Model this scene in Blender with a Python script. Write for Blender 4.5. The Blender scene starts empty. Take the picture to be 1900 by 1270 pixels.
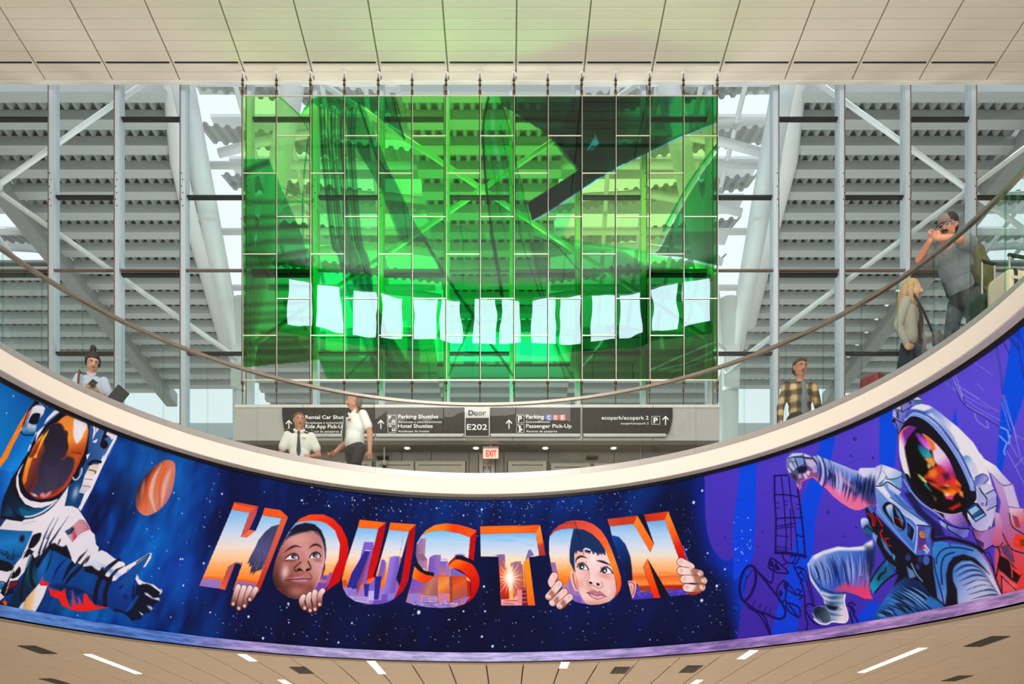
import bpy, bmesh, math, random
import numpy as np
from mathutils import Vector, Matrix
random.seed(7)
rng = np.random.default_rng(11)
SC = bpy.context.scene
COL = SC.collection
PI = math.pi

# ------------------------------------------------------------------ camera
EYE = 1.6                       # eye height over the lower floor
FPX, HOR, VPX = 1700.0, 1510.0, 940.0   # focal length, horizon row and vanishing column of the 1900 x 1270 frame
cam = bpy.data.objects.new('camera', bpy.data.cameras.new('camera'))
COL.objects.link(cam)
cam.location = (0, 0, EYE)
cam.rotation_euler = (PI / 2, 0, 0)
cam.data.sensor_fit = 'HORIZONTAL'
cam.data.sensor_width = 36
cam.data.lens = 36 * FPX / 1900
cam.data.shift_x = (950 - VPX) / 1900
cam.data.shift_y = (HOR - 635) / 1900
cam.data.clip_end = 400
SC.camera = cam

# ------------------------------------------------------------------ sky, sun, large lights, exposure
W = bpy.data.worlds.new('world'); SC.world = W
W.use_nodes = True
bg = W.node_tree.nodes['Background']
bg.inputs['Color'].default_value = (0.93, 0.97, 1.0, 1)
bg.inputs['Strength'].default_value = 1.25
def add_light(name, kind, loc, target, energy, color=(1, 1, 1), size=1.0, size_y=None):
    d = bpy.data.lights.new(name, kind)
    o = bpy.data.objects.new(name, d); COL.objects.link(o)
    o.location = loc
    o.rotation_euler = (Vector(target) - Vector(loc)).to_track_quat('-Z', 'Y').to_euler()
    d.energy = energy; d.color = color
    if kind == 'AREA':
        d.shape = 'RECTANGLE'; d.size = size; d.size_y = size_y or size
    return o
sun = add_light('sun', 'SUN', (20, 60, 60), (16, 48, 22), 3.0, (1.0, 0.97, 0.92)); sun.data.angle = 0.02
add_light('added_front_fill', 'AREA', (0, -9.4, 6.6), (0, 12, 7.6), 4800, (1.0, 0.965, 0.92), 22, 11.5)  # added fill behind the viewer; the back wall has no windows
add_light('added_overhead_fill', 'AREA', (-0.4, -3.0, 15.6), (-0.4, -3.0, 0), 1100, (1.0, 0.95, 0.88), 14, 8)  # unseen overhead fill, added to light floor and people; no fittings here
add_light('added_mural_fill', 'AREA', (0, 3.0, 0.25), (-0.2, 12.0, 5.4), 760, (1.0, 0.97, 0.95), 7, 1.2)  # invented source at floor height that brightens the mural
add_light('added_lower_ceiling_fill', 'AREA', (0, 15.6, 3.9), (0, 15.6, 0), 430, (1.0, 0.86, 0.70), 24, 4)  # extra fill: its floor bounce lifts the lower ceiling
add_light('added_green_glow_light', 'AREA', (-0.6, 21.6, 6.6), (-0.8, 19.2, 17), 820, (1.0, 1.0, 0.97), 9, 1.0)  # lamp added outside to throw green through the art and brighten the canopy
SC.view_settings.view_transform = 'Standard'
SC.view_settings.look = 'None'
SC.view_settings.gamma = 1.0
SC.view_settings.use_curve_mapping = False
SC.view_settings.exposure = 0.0
SC.cycles.transparent_max_bounces = 24
SC.cycles.max_bounces = 8

# ------------------------------------------------------------------ helpers
def at(px, py, D):              # a point of the photograph, taken at distance D, in metres
    return Vector(((px - VPX) * D / FPX, D, EYE + (HOR - py) * D / FPX))
def lin(c):
    out = []
    for v in c[:3]:
        v = v / 255.0
        out.append(v / 12.92 if v <= 0.04045 else ((v + 0.055) / 1.055) ** 2.4)
    return tuple(out)
MATS = {}
def mat(name, rgb=(200, 200, 200), rough=0.6, metal=0.0, emit=None, estr=0.0, noise=None, spec=0.5, coat=0.0):
    if name in MATS: return MATS[name]
    m = bpy.data.materials.new(name); m.use_nodes = True
    nt = m.node_tree; b = nt.nodes['Principled BSDF']
    c = lin(rgb)
    b.inputs['Base Color'].default_value = (*c, 1)
    b.inputs['Roughness'].default_value = rough
    b.inputs['Metallic'].default_value = metal
    b.inputs['Specular IOR Level'].default_value = spec
    if coat: b.inputs['Coat Weight'].default_value = coat; b.inputs['Coat Roughness'].default_value = 0.1
    if emit:
        b.inputs['Emission Color'].default_value = (*lin(emit), 1); b.inputs['Emission Strength'].default_value = estr
    if noise:
        sc, amt = noise
        tc = nt.nodes.new('ShaderNodeTexCoord'); nz = nt.nodes.new('ShaderNodeTexNoise'); rp = nt.nodes.new('ShaderNodeValToRGB')
        nz.inputs['Scale'].default_value = sc; nz.inputs['Detail'].default_value = 4
        rp.color_ramp.elements[0].position = .3; rp.color_ramp.elements[1].position = .7
        rp.color_ramp.elements[0].color = (*[v * (1 - amt) for v in c], 1)
        rp.color_ramp.elements[1].color = (*[min(1, v * (1 + amt)) for v in c], 1)
        nt.links.new(tc.outputs['Object'], nz.inputs['Vector'])
        nt.links.new(nz.outputs['Fac'], rp.inputs['Fac'])
        nt.links.new(rp.outputs['Color'], b.inputs['Base Color'])
    MATS[name] = m
    return m
def glass_mat(name, tint, gloss=(1, 1, 1), ior=1.5, boost=1.0, rough=0.0, attr=None, bump=None):
    """thin architectural sheet glass: tinted transmission plus a Fresnel reflection"""
    if name in MATS: return MATS[name]
    m = bpy.data.materials.new(name); m.use_nodes = True
    nt = m.node_tree
    for n in list(nt.nodes): nt.nodes.remove(n)
    out = nt.nodes.new('ShaderNodeOutputMaterial'); mx = nt.nodes.new('ShaderNodeMixShader')
    tr = nt.nodes.new('ShaderNodeBsdfTransparent'); gl = nt.nodes.new('ShaderNodeBsdfGlossy')
    fr = nt.nodes.new('ShaderNodeFresnel'); fr.inputs['IOR'].default_value = ior
    mu = nt.nodes.new('ShaderNodeMath'); mu.operation = 'MULTIPLY'; mu.inputs[1].default_value = boost; mu.use_clamp = True
    gm = nt.nodes.new('ShaderNodeNewGeometry'); iv = nt.nodes.new('ShaderNodeMath'); iv.operation = 'SUBTRACT'; iv.inputs[0].default_value = 1.0
    nt.links.new(gm.outputs['Backfacing'], iv.inputs[1])      # the sheet reflects on its entry face only
    m2 = nt.nodes.new('ShaderNodeMath'); m2.operation = 'MULTIPLY'
    nt.links.new(fr.outputs[0], m2.inputs[0]); nt.links.new(iv.outputs[0], m2.inputs[1]); nt.links.new(m2.outputs[0], mu.inputs[0])
    tr.inputs['Color'].default_value = (*tint, 1)
    gl.inputs['Color'].default_value = (*gloss, 1); gl.inputs['Roughness'].default_value = rough
    if attr:
        at_ = nt.nodes.new('ShaderNodeAttribute'); at_.attribute_name = attr
        nt.links.new(at_.outputs['Color'], tr.inputs['Color'])
    if bump:
        tc = nt.nodes.new('ShaderNodeTexCoord'); nz = nt.nodes.new('ShaderNodeTexNoise'); bp = nt.nodes.new('ShaderNodeBump')
        nz.inputs['Scale'].default_value = bump[0]; nz.inputs['Detail'].default_value = 1
        bp.inputs['Strength'].default_value = bump[1]; bp.inputs['Distance'].default_value = bump[2]
        nt.links.new(tc.outputs['Object'], nz.inputs['Vector']); nt.links.new(nz.outputs['Fac'], bp.inputs['Height'])
        nt.links.new(bp.outputs['Normal'], gl.inputs['Normal'])
    nt.links.new(mu.outputs[0], mx.inputs[0]); nt.links.new(tr.outputs[0], mx.inputs[1]); nt.links.new(gl.outputs[0], mx.inputs[2])
    nt.links.new(mx.outputs[0], out.inputs['Surface'])
    MATS[name] = m
    return m

def link(o, parent=None):
    COL.objects.link(o)
    if parent is not None: o.parent = parent
    return o
def tag(o, label=None, cat=None, group=None, kind=None):
    if label: o['label'] = label
    if cat: o['category'] = cat
    if group: o['group'] = group
    if kind: o['kind'] = kind
    return o
def empty(name, loc=(0, 0, 0), rz=0.0):
    o = bpy.data.objects.new(name, None); COL.objects.link(o)
    o.location = loc; o.rotation_euler = (0, 0, rz); o.empty_display_size = 0.2
    return o
class MB:                       # collects shapes, becomes one mesh object
    def __init__(s): s.v = []; s.f = []; s.mi = []; s.cur = 0
    def add(s, vs, fs):
        n = len(s.v); s.v += [tuple(p) for p in vs]; s.f += [tuple(i + n for i in f) for f in fs]; s.mi += [s.cur] * len(fs); return s
    def box(s, x0, x1, y0, y1, z0, z1):
        return s.add([(x0,y0,z0),(x1,y0,z0),(x1,y1,z0),(x0,y1,z0),(x0,y0,z1),(x1,y0,z1),(x1,y1,z1),(x0,y1,z1)],
                     [(0,3,2,1),(4,5,6,7),(0,1,5,4),(1,2,6,5),(2,3,7,6),(3,0,4,7)])
    def cbox(s, c, d):
        return s.box(c[0]-d[0]/2, c[0]+d[0]/2, c[1]-d[1]/2, c[1]+d[1]/2, c[2]-d[2]/2, c[2]+d[2]/2)
    def bevbox(s, c, d, b, mtx=None):
        # chamfered box
        hx, hy, hz = [q / 2 for q in d]; vs = []
        bm = bmesh.new(); bmesh.ops.create_cube(bm, size=1)
        for v in bm.verts: v.co = Vector((v.co.x * d[0], v.co.y * d[1], v.co.z * d[2]))
        bmesh.ops.bevel(bm, geom=bm.edges[:], offset=b, segments=2, affect='EDGES', profile=.5)
        M = Matrix.Translation(c) @ (mtx.to_4x4() if mtx else Matrix.Identity(4))
        bm.verts.index_update()
        s.add([M @ v.co for v in bm.verts], [[v.index for v in f.verts] for f in bm.faces]); bm.free(); return s
    def tube(s, p0, p1, r0, r1=None, n=12, cap=True):
        r1 = r0 if r1 is None else r1
        p0 = Vector(p0); p1 = Vector(p1); d = (p1 - p0).normalized()
        u = d.orthogonal().normalized(); w = d.cross(u)
        vs = []
        for p, r in ((p0, r0), (p1, r1)):
            for k in range(n):
                a = 2 * PI * k / n; vs.append(p + (u * math.cos(a) + w * math.sin(a)) * r)
        fs = [(k, (k + 1) % n, n + (k + 1) % n, n + k) for k in range(n)]
        if cap: fs += [tuple(range(n))[::-1], tuple(range(n, 2 * n))]
        return s.add(vs, fs)
    def path(s, pts, rad, n=10, cap=True):
        pts = [Vector(p) for p in pts]; vs = []; m = len(pts)
        rr = rad if isinstance(rad, (list, tuple)) else [rad] * m
        prev = None
        for i, p in enumerate(pts):
            d = (pts[min(i + 1, m - 1)] - pts[max(i - 1, 0)]).normalized()
            u = d.orthogonal().normalized() if prev is None else (prev - d * prev.dot(d)).normalized()
            prev = u; w = d.cross(u)
            for k in range(n):
                a = 2 * PI * k / n; vs.append(p + (u * math.cos(a) + w * math.sin(a)) * rr[i])
        fs = []
        for i in range(m - 1):
            for k in range(n):
                fs.append((i*n+k, i*n+(k+1)%n, (i+1)*n+(k+1)%n, (i+1)*n+k))
        if cap: fs += [tuple(range(n))[::-1], tuple(range((m-1)*n, m*n))]
        return s.add(vs, fs)
    def prism(s, poly, axis, a0, a1):
        """poly of 2-D points extruded along axis (0,1,2)"""
        n = len(poly); vs = []
        for a in (a0, a1):
            for (p, q) in poly:
                vs.append({0: (a, p, q), 1: (p, a, q), 2: (p, q, a)}[axis])
        fs = [tuple(range(n))[::-1], tuple(range(n, 2*n))] + [(k, (k+1) % n, n+(k+1) % n, n+k) for k in range(n)]
        return s.add(vs, fs)
    def sphere(s, c, r, n=12, m=8, sc=(1, 1, 1)):
        c = Vector(c); vs = [c + Vector((0, 0, r * sc[2]))]; fs = []
        for i in range(1, m):
            t = PI * i / m
            for k in range(n):
                a = 2*PI*k/n; vs.append(c + Vector((r*sc[0]*math.sin(t)*math.cos(a), r*sc[1]*math.sin(t)*math.sin(a), r*sc[2]*math.cos(t))))
        vs.append(c - Vector((0, 0, r * sc[2]))); L = len(vs) - 1
        for k in range(n): fs.append((0, 1+k, 1+(k+1) % n)); fs.append((L, L-n+(k+1) % n, L-n+k))
        for i in range(m-2):
            for k in range(n): fs.append((1+i*n+k, 1+(i+1)*n+k, 1+(i+1)*n+(k+1) % n, 1+i*n+(k+1) % n))
        return s.add(vs, fs)
    def mesh(s, name, mats, smooth=False, fix=True):
        me = bpy.data.meshes.new(name); me.from_pydata(s.v, [], s.f)
        for m in (mats if isinstance(mats, (list, tuple)) else [mats]): me.materials.append(m)
        if any(s.mi): me.polygons.foreach_set('material_index', s.mi)
        if fix:
            bm = bmesh.new(); bm.from_mesh(me); bmesh.ops.recalc_face_normals(bm, faces=bm.faces[:]); bm.to_mesh(me); bm.free()
        if smooth:
            me.polygons.foreach_set('use_smooth', [True] * len(me.polygons))
        me.update(); return me
    def build(s, name, mats, parent=None, smooth=False, fix=True):
        return link(bpy.data.objects.new(name, s.mesh(name, mats, smooth, fix)), parent)
def shared(name, me, parent=None, loc=(0, 0, 0), rz=0, scale=None):
    o = bpy.data.objects.new(name, me); o.location = loc; o.rotation_euler = (0, 0, rz)
    if scale: o.scale = scale
    return link(o, parent)

# the round opening: a ring of centre (CX, CY); angle 0 looks straight down the hall
CX, CY = -0.352, 7.715
def ring(R, deg, z):
    a = math.radians(deg); return Vector((CX + R * math.sin(a), CY + R * math.cos(a), z))
def ring_band(mb, prof, a0, a1, n, closed=True):
    """sweep a profile of (radius, z) points round the opening"""
    k = len(prof); vs = []; fs = []
    for i in range(n + 1):
        a = a0 + (a1 - a0) * i / n
        vs += [ring(R, a, z) for R, z in prof]
    for i in range(n):
        for j in range(k if closed else k - 1):
            b = (j + 1) % k; fs.append((i*k+j, (i+1)*k+j, (i+1)*k+b, i*k+b))
    if closed and abs(a1 - a0) < 359.9: fs += [tuple(range(k)), tuple(range(n*k, n*k+k))[::-1]]
    return mb.add(vs, fs)
R_BAND, R_RAIL = 4.789, 4.885
Z_BT, Z_BB = EYE + 4.570, EYE + 4.362          # top and bottom of the white band
R_MT, Z_MT = 4.94, EYE + 4.362                 # mural, upper edge
R_MB, Z_MB = 6.726, EYE + 2.531                # mural, lower edge
Z_FLOOR = EYE + 4.45
Z_RAIL = Z_BT + 1.07
Z_LC = EYE + 2.40                              # lower ceiling
Z_CEIL = EYE + 14.33                           # hall ceiling
D_WALL = 18.3                                  # glass wall
D_ART = 17.72                                  # hanging green glass
D_PORT = 17.0                                  # sign fascia of the exit portal
def rect_hit(ang, x0, x1, y0, y1):
    a = math.radians(ang); dx, dy = math.sin(a), math.cos(a); t = 1e9
    if dx > 1e-9: t = min(t, (x1 - CX) / dx)
    if dx < -1e-9: t = min(t, (x0 - CX) / dx)
    if dy > 1e-9: t = min(t, (y1 - CY) / dy)
    if dy < -1e-9: t = min(t, (y0 - CY) / dy)
    return t
# ------------------------------------------------------------------ the setting
M_CEIL = mat('ceiling_tile_cream', (242, 228, 210), .75)
M_GRID = mat('ceiling_grid_grey', (150, 140, 124), .7)
M_LCEIL = mat('lower_ceiling_tile', (224, 208, 186), .8)
M_LGRID = mat('lower_ceiling_joint', (60, 50, 40), .8)
M_WHITE = mat('warm_white_paint', (244, 236, 226), .5)
M_DARK = mat('dark_reveal', (16, 16, 26), .5)
M_STEEL = mat('brushed_steel', (190, 188, 188), .38, .7)
M_BLACK = mat('black_rubber', (14, 14, 14), .5)
M_FLOOR = mat('terrazzo_floor', (186, 178, 168), .25, noise=(30, .08))
M_WALLS = mat('plaster_wall', (206, 198, 186), .8)
XL, XR, YB = -16.0, 16.0, -10.5
def annulus_slab(name, R, z0, z1, m, x0, x1, y0, y1):
    angs = sorted(set([i * 3.0 for i in range(120)] + [math.degrees(math.atan2(cx - CX, cy - CY)) % 360 for cx in (x0, x1) for cy in (y0, y1)]))
    n = len(angs); vs = []
    for z in (z0, z1):
        for a in angs: vs.append(ring(R, a, z))
        for a in angs: vs.append(ring(rect_hit(a, x0, x1, y0, y1), a, z))
    fs = []
    for k in range(n):
        b = (k + 1) % n
        fs += [(k, b, n+b, n+k), (2*n+k, 3*n+k, 3*n+b, 2*n+b), (k, 2*n+k, 2*n+b, b), (n+k, n+b, 3*n+b, 3*n+k)]
    return tag(MB().add(vs, fs).build(name, m), kind='structure')
tag(MB().box(XL, XR, YB, D_WALL, -0.2, 0).build('floor', M_FLOOR), 'pale terrazzo floor of the lower hall', kind='structure')
fl = annulus_slab('floor', R_BAND + .02, Z_FLOOR - .09, Z_FLOOR, M_FLOOR, XL, XR, YB, D_WALL + .1)
tag(fl, 'upper level floor around the round opening')
tag(MB().box(XL, XR, YB - .2, YB, 0, Z_CEIL + .3).build('wall_back', M_WALLS), kind='structure')
tag(MB().box(XL - .2, XL, YB, D_WALL, 0, Z_CEIL + .3).build('wall_left', M_WALLS), kind='structure')
tag(MB().box(XR, XR + .2, YB, D_WALL, 0, Z_CEIL + .3).build('wall_right', M_WALLS), kind='structure')
tag(MB().box(XL, XR, D_WALL - .1, D_WALL + .1, 0, Z_FLOOR - .1).build('wall_far', M_WALLS), kind='structure')

# hall ceiling: a grid plane with single tiles hung just under it
C_END = 17.96
ceil = MB().box(XL, XR, YB, C_END + .02, Z_CEIL + .02, Z_CEIL + .3).build('ceiling', M_GRID); tag(ceil, 'cream tiled ceiling of the tall hall', kind='structure')
TW = 1.312; X0 = -9.005
rows = [15.82, 16.05, 16.28, 16.51, 16.745, 16.98, 17.22, 17.465, 17.695, 17.90]
tile_me = {}
for i in range(-2, 16):
    xa = X0 + i * TW
    for j in range(len(rows) - 1):
        d = rows[j + 1] - rows[j]
        key = (round(d, 3), j == 6)
        if key not in tile_me:
            g = .012 if j != 6 else .012
            tile_me[key] = MB().bevbox((TW / 2, d / 2 + (0.012 if j == 7 else 0), .012), (TW - .028, d - .011 - (.024 if j == 7 else 0), .03), .004).mesh('ceiling_tile', M_CEIL)
        shared('ceiling_tile', tile_me[key], ceil, (xa, rows[j], Z_CEIL - .004))
    # linear slot diffuser along the seventh joint
    if -1 <= i <= 13:
        s = tag(MB().box(xa + .05, xa + TW - .05, rows[7] - .02, rows[7] + .02, Z_CEIL - .010, Z_CEIL + .018).build('slot_diffuser', M_BLACK, ceil), 'black linear slot diffuser')
t = MB().box(XL, XR, 17.90, C_END + .03, Z_CEIL - .015, Z_CEIL + .3).build('trim_1', M_WHITE); tag(t, 'white edge trim of the hall ceiling', kind='structure')
# ceiling over the rest of the hall: plain tiles toward the viewer
for i in range(-6, 19, 1):
    xa = X0 + i * TW
    shared('ceiling_tile', MATS.setdefault('_bigtile', MB().box(.014, TW - .014, .0, 25.6, -.004, .02).mesh('ceiling_tile', M_CEIL)), ceil, (xa, -9.9, Z_CEIL)) if XL < xa and xa + TW < XR else None

# white band round the opening
mb = MB(); ring_band(mb, [(R_BAND, Z_BB), (R_BAND, Z_BT - .012), (R_BAND + .012, Z_BT), (R_BAND + .24, Z_BT), (R_BAND + .24, Z_FLOOR - .1), (R_BAND + .10, Z_BB)], -180, 180, 180)
tag(mb.build('trim_2', mat('cream_band', (224, 214, 202), .55), smooth=False), 'curved cream edge band above the mural', kind='structure')
mb = MB(); ring_band(mb, [(R_BAND + .02, Z_BB + .01), (R_MT + .02, Z_MT + .01), (R_MT + .02, Z_MT - .035), (R_MT - .012, Z_MT - .035), (R_MT - .03, Z_MT - .002), (R_BAND + .02, Z_BB - .0005)], -180, 180, 180)
tag(mb.build('trim_3', mat('reveal_navy', (10, 10, 24), .35, spec=.25), smooth=False), 'dark recessed reveal between band and mural', kind='structure')
# lip below the mural; the mural's reflection is put into the board's colour
def lip_mat():
    m = mat('reflection_tinted_board', (160, 152, 205), .35)
    nt = m.node_tree; b = nt.nodes['Principled BSDF']
    tc = nt.nodes.new('ShaderNodeTexCoord'); mp = nt.nodes.new('ShaderNodeMapping'); mp.inputs['Scale'].default_value = (1.6, 1.6, 12)
    nz = nt.nodes.new('ShaderNodeTexNoise'); nz.inputs['Scale'].default_value = 1.6; nz.inputs['Detail'].default_value = 7; nz.inputs['Roughness'].default_value = .65
    sx = nt.nodes.new('ShaderNodeSeparateXYZ'); mr = nt.nodes.new('ShaderNodeMapRange'); mr.inputs[1].default_value = -7.2; mr.inputs[2].default_value = 7.2
    rp = nt.nodes.new('ShaderNodeValToRGB'); e = rp.color_ramp.elements
    e[0].position = 0.0; e[0].color = (*lin((96, 146, 214)), 1); e[1].position = 1.0; e[1].color = (*lin((178, 52, 84)), 1)
    for p, c in ((.17, (70, 120, 205)), (.24, (150, 140, 200)), (.5, (150, 146, 205)), (.72, (146, 118, 190)), (.9, (168, 140, 196)), (.955, (180, 90, 130))):
        q = e.new(p); q.color = (*lin(c), 1)
    mx = nt.nodes.new('ShaderNodeMix'); mx.data_type = 'RGBA'; mx.blend_type = 'MULTIPLY'; mx.inputs[0].default_value = 1.0
    r2 = nt.nodes.new('ShaderNodeValToRGB'); r2.color_ramp.elements[0].position = .36; r2.color_ramp.elements[0].color = (.38, .38, .5, 1); r2.color_ramp.elements[1].position = .66; r2.color_ramp.elements[1].color = (1.5, 1.42, 1.35, 1)
    L = nt.links.new
    L(tc.outputs['Object'], mp.inputs[0]); L(mp.outputs[0], nz.inputs['Vector']); L(nz.outputs['Fac'], r2.inputs['Fac'])
    L(tc.outputs['Object'], sx.inputs[0]); L(sx.outputs['X'], mr.inputs[0]); L(mr.outputs[0], rp.inputs['Fac'])
    L(rp.outputs['Color'], mx.inputs[6]); L(r2.outputs['Color'], mx.inputs[7]); L(mx.outputs[2], b.inputs['Base Color'])
    return m
mb = MB(); ring_band(mb, [(R_MB - .015, Z_MB), (R_MB + .02, Z_MB - .135), (R_MB + .12, Z_MB - .135), (R_MB + .12, Z_MB + .02)], -180, 180, 180)
tag(mb.build('trim_4', lip_mat()), 'lavender board along the lower mural edge, coloured with mural reflections', kind='structure')
mb = MB(); ring_band(mb, [(R_MB + .02, Z_LC - .004), (R_MB + .30, Z_LC - .004), (R_MB + .30, Z_LC + .05), (R_MB + .02, Z_LC + .05)], -180, 180, 180)
tag(mb.build('trim_5', mat('taupe_rim', (168, 152, 132), .8)), 'taupe rim where lower ceiling meets the mural', kind='structure')

# lower ceiling under the upper floor
lc = annulus_slab('ceiling', R_MB + .05, Z_LC + .016, Z_LC + .12, M_LGRID, XL, XR, YB, D_WALL); tag(lc, 'tan tiled ceiling under the mural')
LW, LD, LX0, LY0 = 0.6, 0.815, -6.33, 10.84
def clip_half(poly, nx, ny, c):
    out = []
    for i in range(len(poly)):
        p, q = poly[i], poly[(i + 1) % len(poly)]
        dp = p[0]*nx + p[1]*ny - c; dq = q[0]*nx + q[1]*ny - c
        if dp >= 0: out.append(p)
        if dp * dq < 0:
            t = dp / (dp - dq); out.append((p[0] + (q[0]-p[0])*t, p[1] + (q[1]-p[1])*t))
    return out
holes = []     # (x0, x1, y0, y1) places taken by lamps and vents
ltile = MB().bevbox((LW/2, LD/2, .012), (LW - .024, LD - .012, .026), .004).mesh('ceiling_tile', M_LCEIL)
def lower_tiles():
    rest = MB()                                     # tiles beyond the picture, joined
    for i in range(-14, 36):
        for j in range(-11, 9):
            xa, ya = LX0 + i * LW, LY0 + j * LD
            if xa < XL + .1 or xa + LW > XR - .1 or ya + LD > D_WALL - .1: continue
            # only what lies within the frame
            D = ya + LD
            out = D < 9 or abs((xa + LW/2) / D) > .60
            far = [math.hypot(x - CX, y - CY) for x in (xa, xa+LW) for y in (ya, ya+LD)]
            RR = R_MB + .26
            if max(far) < RR: continue
            if out and min(far) > RR: rest.box(xa + .012, xa + LW - .012, ya + .006, ya + LD - .006, Z_LC, Z_LC + .024); continue
            if min(far) > RR:
                shared('ceiling_tile', ltile, lc, (xa, ya, Z_LC)); continue
            poly = [(xa+.007, ya+.004), (xa+LW-.007, ya+.004), (xa+LW-.007, ya+LD-.004), (xa+.007, ya+LD-.004)]
            an = math.atan2(xa + LW/2 - CX, ya + LD/2 - CY); nx, ny = math.sin(an), math.cos(an)
            poly = clip_half(poly, nx, ny, CX*nx + CY*ny + RR)
            if len(poly) >= 3:
                if out: rest.prism(poly, 2, Z_LC, Z_LC + .024)
                else: MB().prism(poly, 2, Z_LC, Z_LC + .024).build('ceiling_tile', M_LCEIL, lc)
    rest.build('ceiling_tile', M_LCEIL, lc)['kind'] = 'stuff'
lower_tiles()
M_LAMP = mat('lamp_diffuser', (255, 250, 240), .5, emit=(255, 246, 232), estr=6.0)
M_LFR = mat('lamp_frame', (235, 228, 214), .5)
def linear_light(x, y0, y1, label):
    r = empty('linear_light', (x, (y0+y1)/2, Z_LC)); tag(r, label, 'ceiling light', 'recessed linear lights of the lower ceiling')
    L = (y1 - y0) / 2
    m = MB(); m.box(-.075, .075, -L - .015, -L, -.010, .012).box(-.075, .075, L, L + .015, -.010, .012).box(-.075, -.062, -L, L, -.010, .012).box(.062, .075, -L, L, -.010, .012)
    m.build('frame', M_LFR, r)
    MB().box(-.062, .062, -L, L, -.007, .008).build('diffuser', M_LAMP, r)
for x, y0, y1, lb in ((-6.30, 13.78, 15.69, 'long recessed linear light under the gloved hand, leftmost'),
                      (-3.98, 13.78, 14.40, 'short bright linear light below the letter H, beside the lavender board'),
                      (-4.04, 16.42, 17.9, 'linear light cut by the lower edge, left of the centre'),
                      (-2.13, 14.40, 15.72, 'linear light below the letter U, second brightest of the left half'),
                      (.93, 14.5, 15.1, 'stubby linear light below the letter T'),
                      (3.63, 13.45, 14.2, 'linear light below the purple mural start, right of the centre'),
                      (3.46, 16.42, 17.9, 'linear light cut by the lower edge, right of the centre'),
                      (6.02, 13.25, 15.57, 'long recessed linear light below the crouching astronaut, rightmost')):
    linear_light(x, y0, y1, lb)
def vent(x, y0, y1, label):
    r = empty('air_vent', (x, (y0+y1)/2, Z_LC)); tag(r, label, 'air vent', 'slotted air vents of the lower ceiling')
    L = (y1 - y0) / 2
    MB().box(-.13, .13, -L, L, -.008, .010).build('vent_body', mat('vent_black', (30, 26, 22), .6), r)
    for k in range(3):
        xx = -.07 + k * .07
        MB().box(xx - .012, xx + .012, -L + .02, L - .02, -.014, -.006).build('slat', mat('vent_slat', (74, 64, 54), .6), r)
for x, y0, y1, lb in ((-6.87, 13.1, 13.75, 'dark slotted vent at the far left, beside the leftmost long light'), (-3.43, 15.0, 15.7, 'dark slotted vent below the letter O, left of the centre'),
                      (1.90, 15.0, 15.7, 'dark slotted vent right of the stubby light under the letter T'), (3.06, 14.85, 15.6, 'dark slotted vent left of the light under the mural start'),
                      (6.69, 12.4, 13.16, 'dark slotted vent at the far right, above the rightmost long light'), (-8.2, 16.3, 16.95, 'dark slotted vent cut by the lower left edge'),
                      (8.0, 15.95, 16.6, 'dark slotted vent cut by the lower right edge')):
    vent(x, y0, y1, lb)

# glass railing
railing = empty('glass_railing', ring(R_RAIL, 0, Z_BT)); tag(railing, 'curved frameless glass railing with steel handrail on the round opening', 'railing')
M_RGLASS = glass_mat('railing_glass', (.90, .945, .942), ior=1.5, boost=1.0, bump=(2.2, .15, .02))
M_GEDGE = glass_mat('glass_edge', (.62, .80, .76), ior=1.5)
JX = [3, 76, 152, 225, 302, 384, 477, 584, 695, 823, 957, 1080, 1190, 1292, 1382, 1459, 1529, 1600, 1667, 1735, 1803, 1868]
def azim(px, R=4.899):
    u = (px - VPX) / FPX; A = u*u + 1; B = -2*(u*CX + CY); C = CX*CX + CY*CY - R*R
    t = (-B + math.sqrt(B*B - 4*A*C)) / (2*A); return math.degrees(math.atan2(u*t - CX, t - CY))
JA = [azim(x) for x in JX]
JA = [JA[0] - 5.7 * k for k in range(4, 0, -1)] + JA + [JA[-1] + 5.7 * k for k in range(1, 5)]
inv = Matrix.Translation(-Vector(ring(R_RAIL, 0, Z_BT)))
def rb_part(name, prof, a0, a1, m, n=6):
    mb = MB(); ring_band(mb, prof, a0, a1, n); mb.v = [tuple(inv @ Vector(p)) for p in mb.v]; return mb.build(name, m, railing)
for k in range(len(JA) - 1):
    a0, a1 = JA[k] + .07, JA[k + 1] - .07
    g = rb_part('glass_panel', [(R_RAIL - .008, Z_BT - .02), (R_RAIL + .008, Z_BT - .02), (R_RAIL + .008, Z_RAIL - .02), (R_RAIL - .008, Z_RAIL - .02)], a0, a1, [M_RGLASS, M_GEDGE])
    for p in g.data.polygons:                       # green cut edges
        if len(p.vertices) == 4 and p.area < .05 and abs(p.normal.z) < .3 and p.index >= len(g.data.polygons) - 2: p.material_index = 1
    rb_part('handrail', [(R_RAIL - .024, Z_RAIL - .035), (R_RAIL + .024, Z_RAIL - .035), (R_RAIL + .024, Z_RAIL), (R_RAIL + .014, Z_RAIL + .006), (R_RAIL - .014, Z_RAIL + .006), (R_RAIL - .024, Z_RAIL)], JA[k] + .012, JA[k+1] - .012, mat('handrail_steel', (172, 164, 160), .3, 1.0))
    rb_part('base_shoe', [(R_RAIL - .045, Z_BT + .001), (R_RAIL + .045, Z_BT + .001), (R_RAIL + .045, Z_BT + .095), (R_RAIL - .045, Z_BT + .095)], JA[k] + .012, JA[k+1] - .012, M_STEEL)
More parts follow.
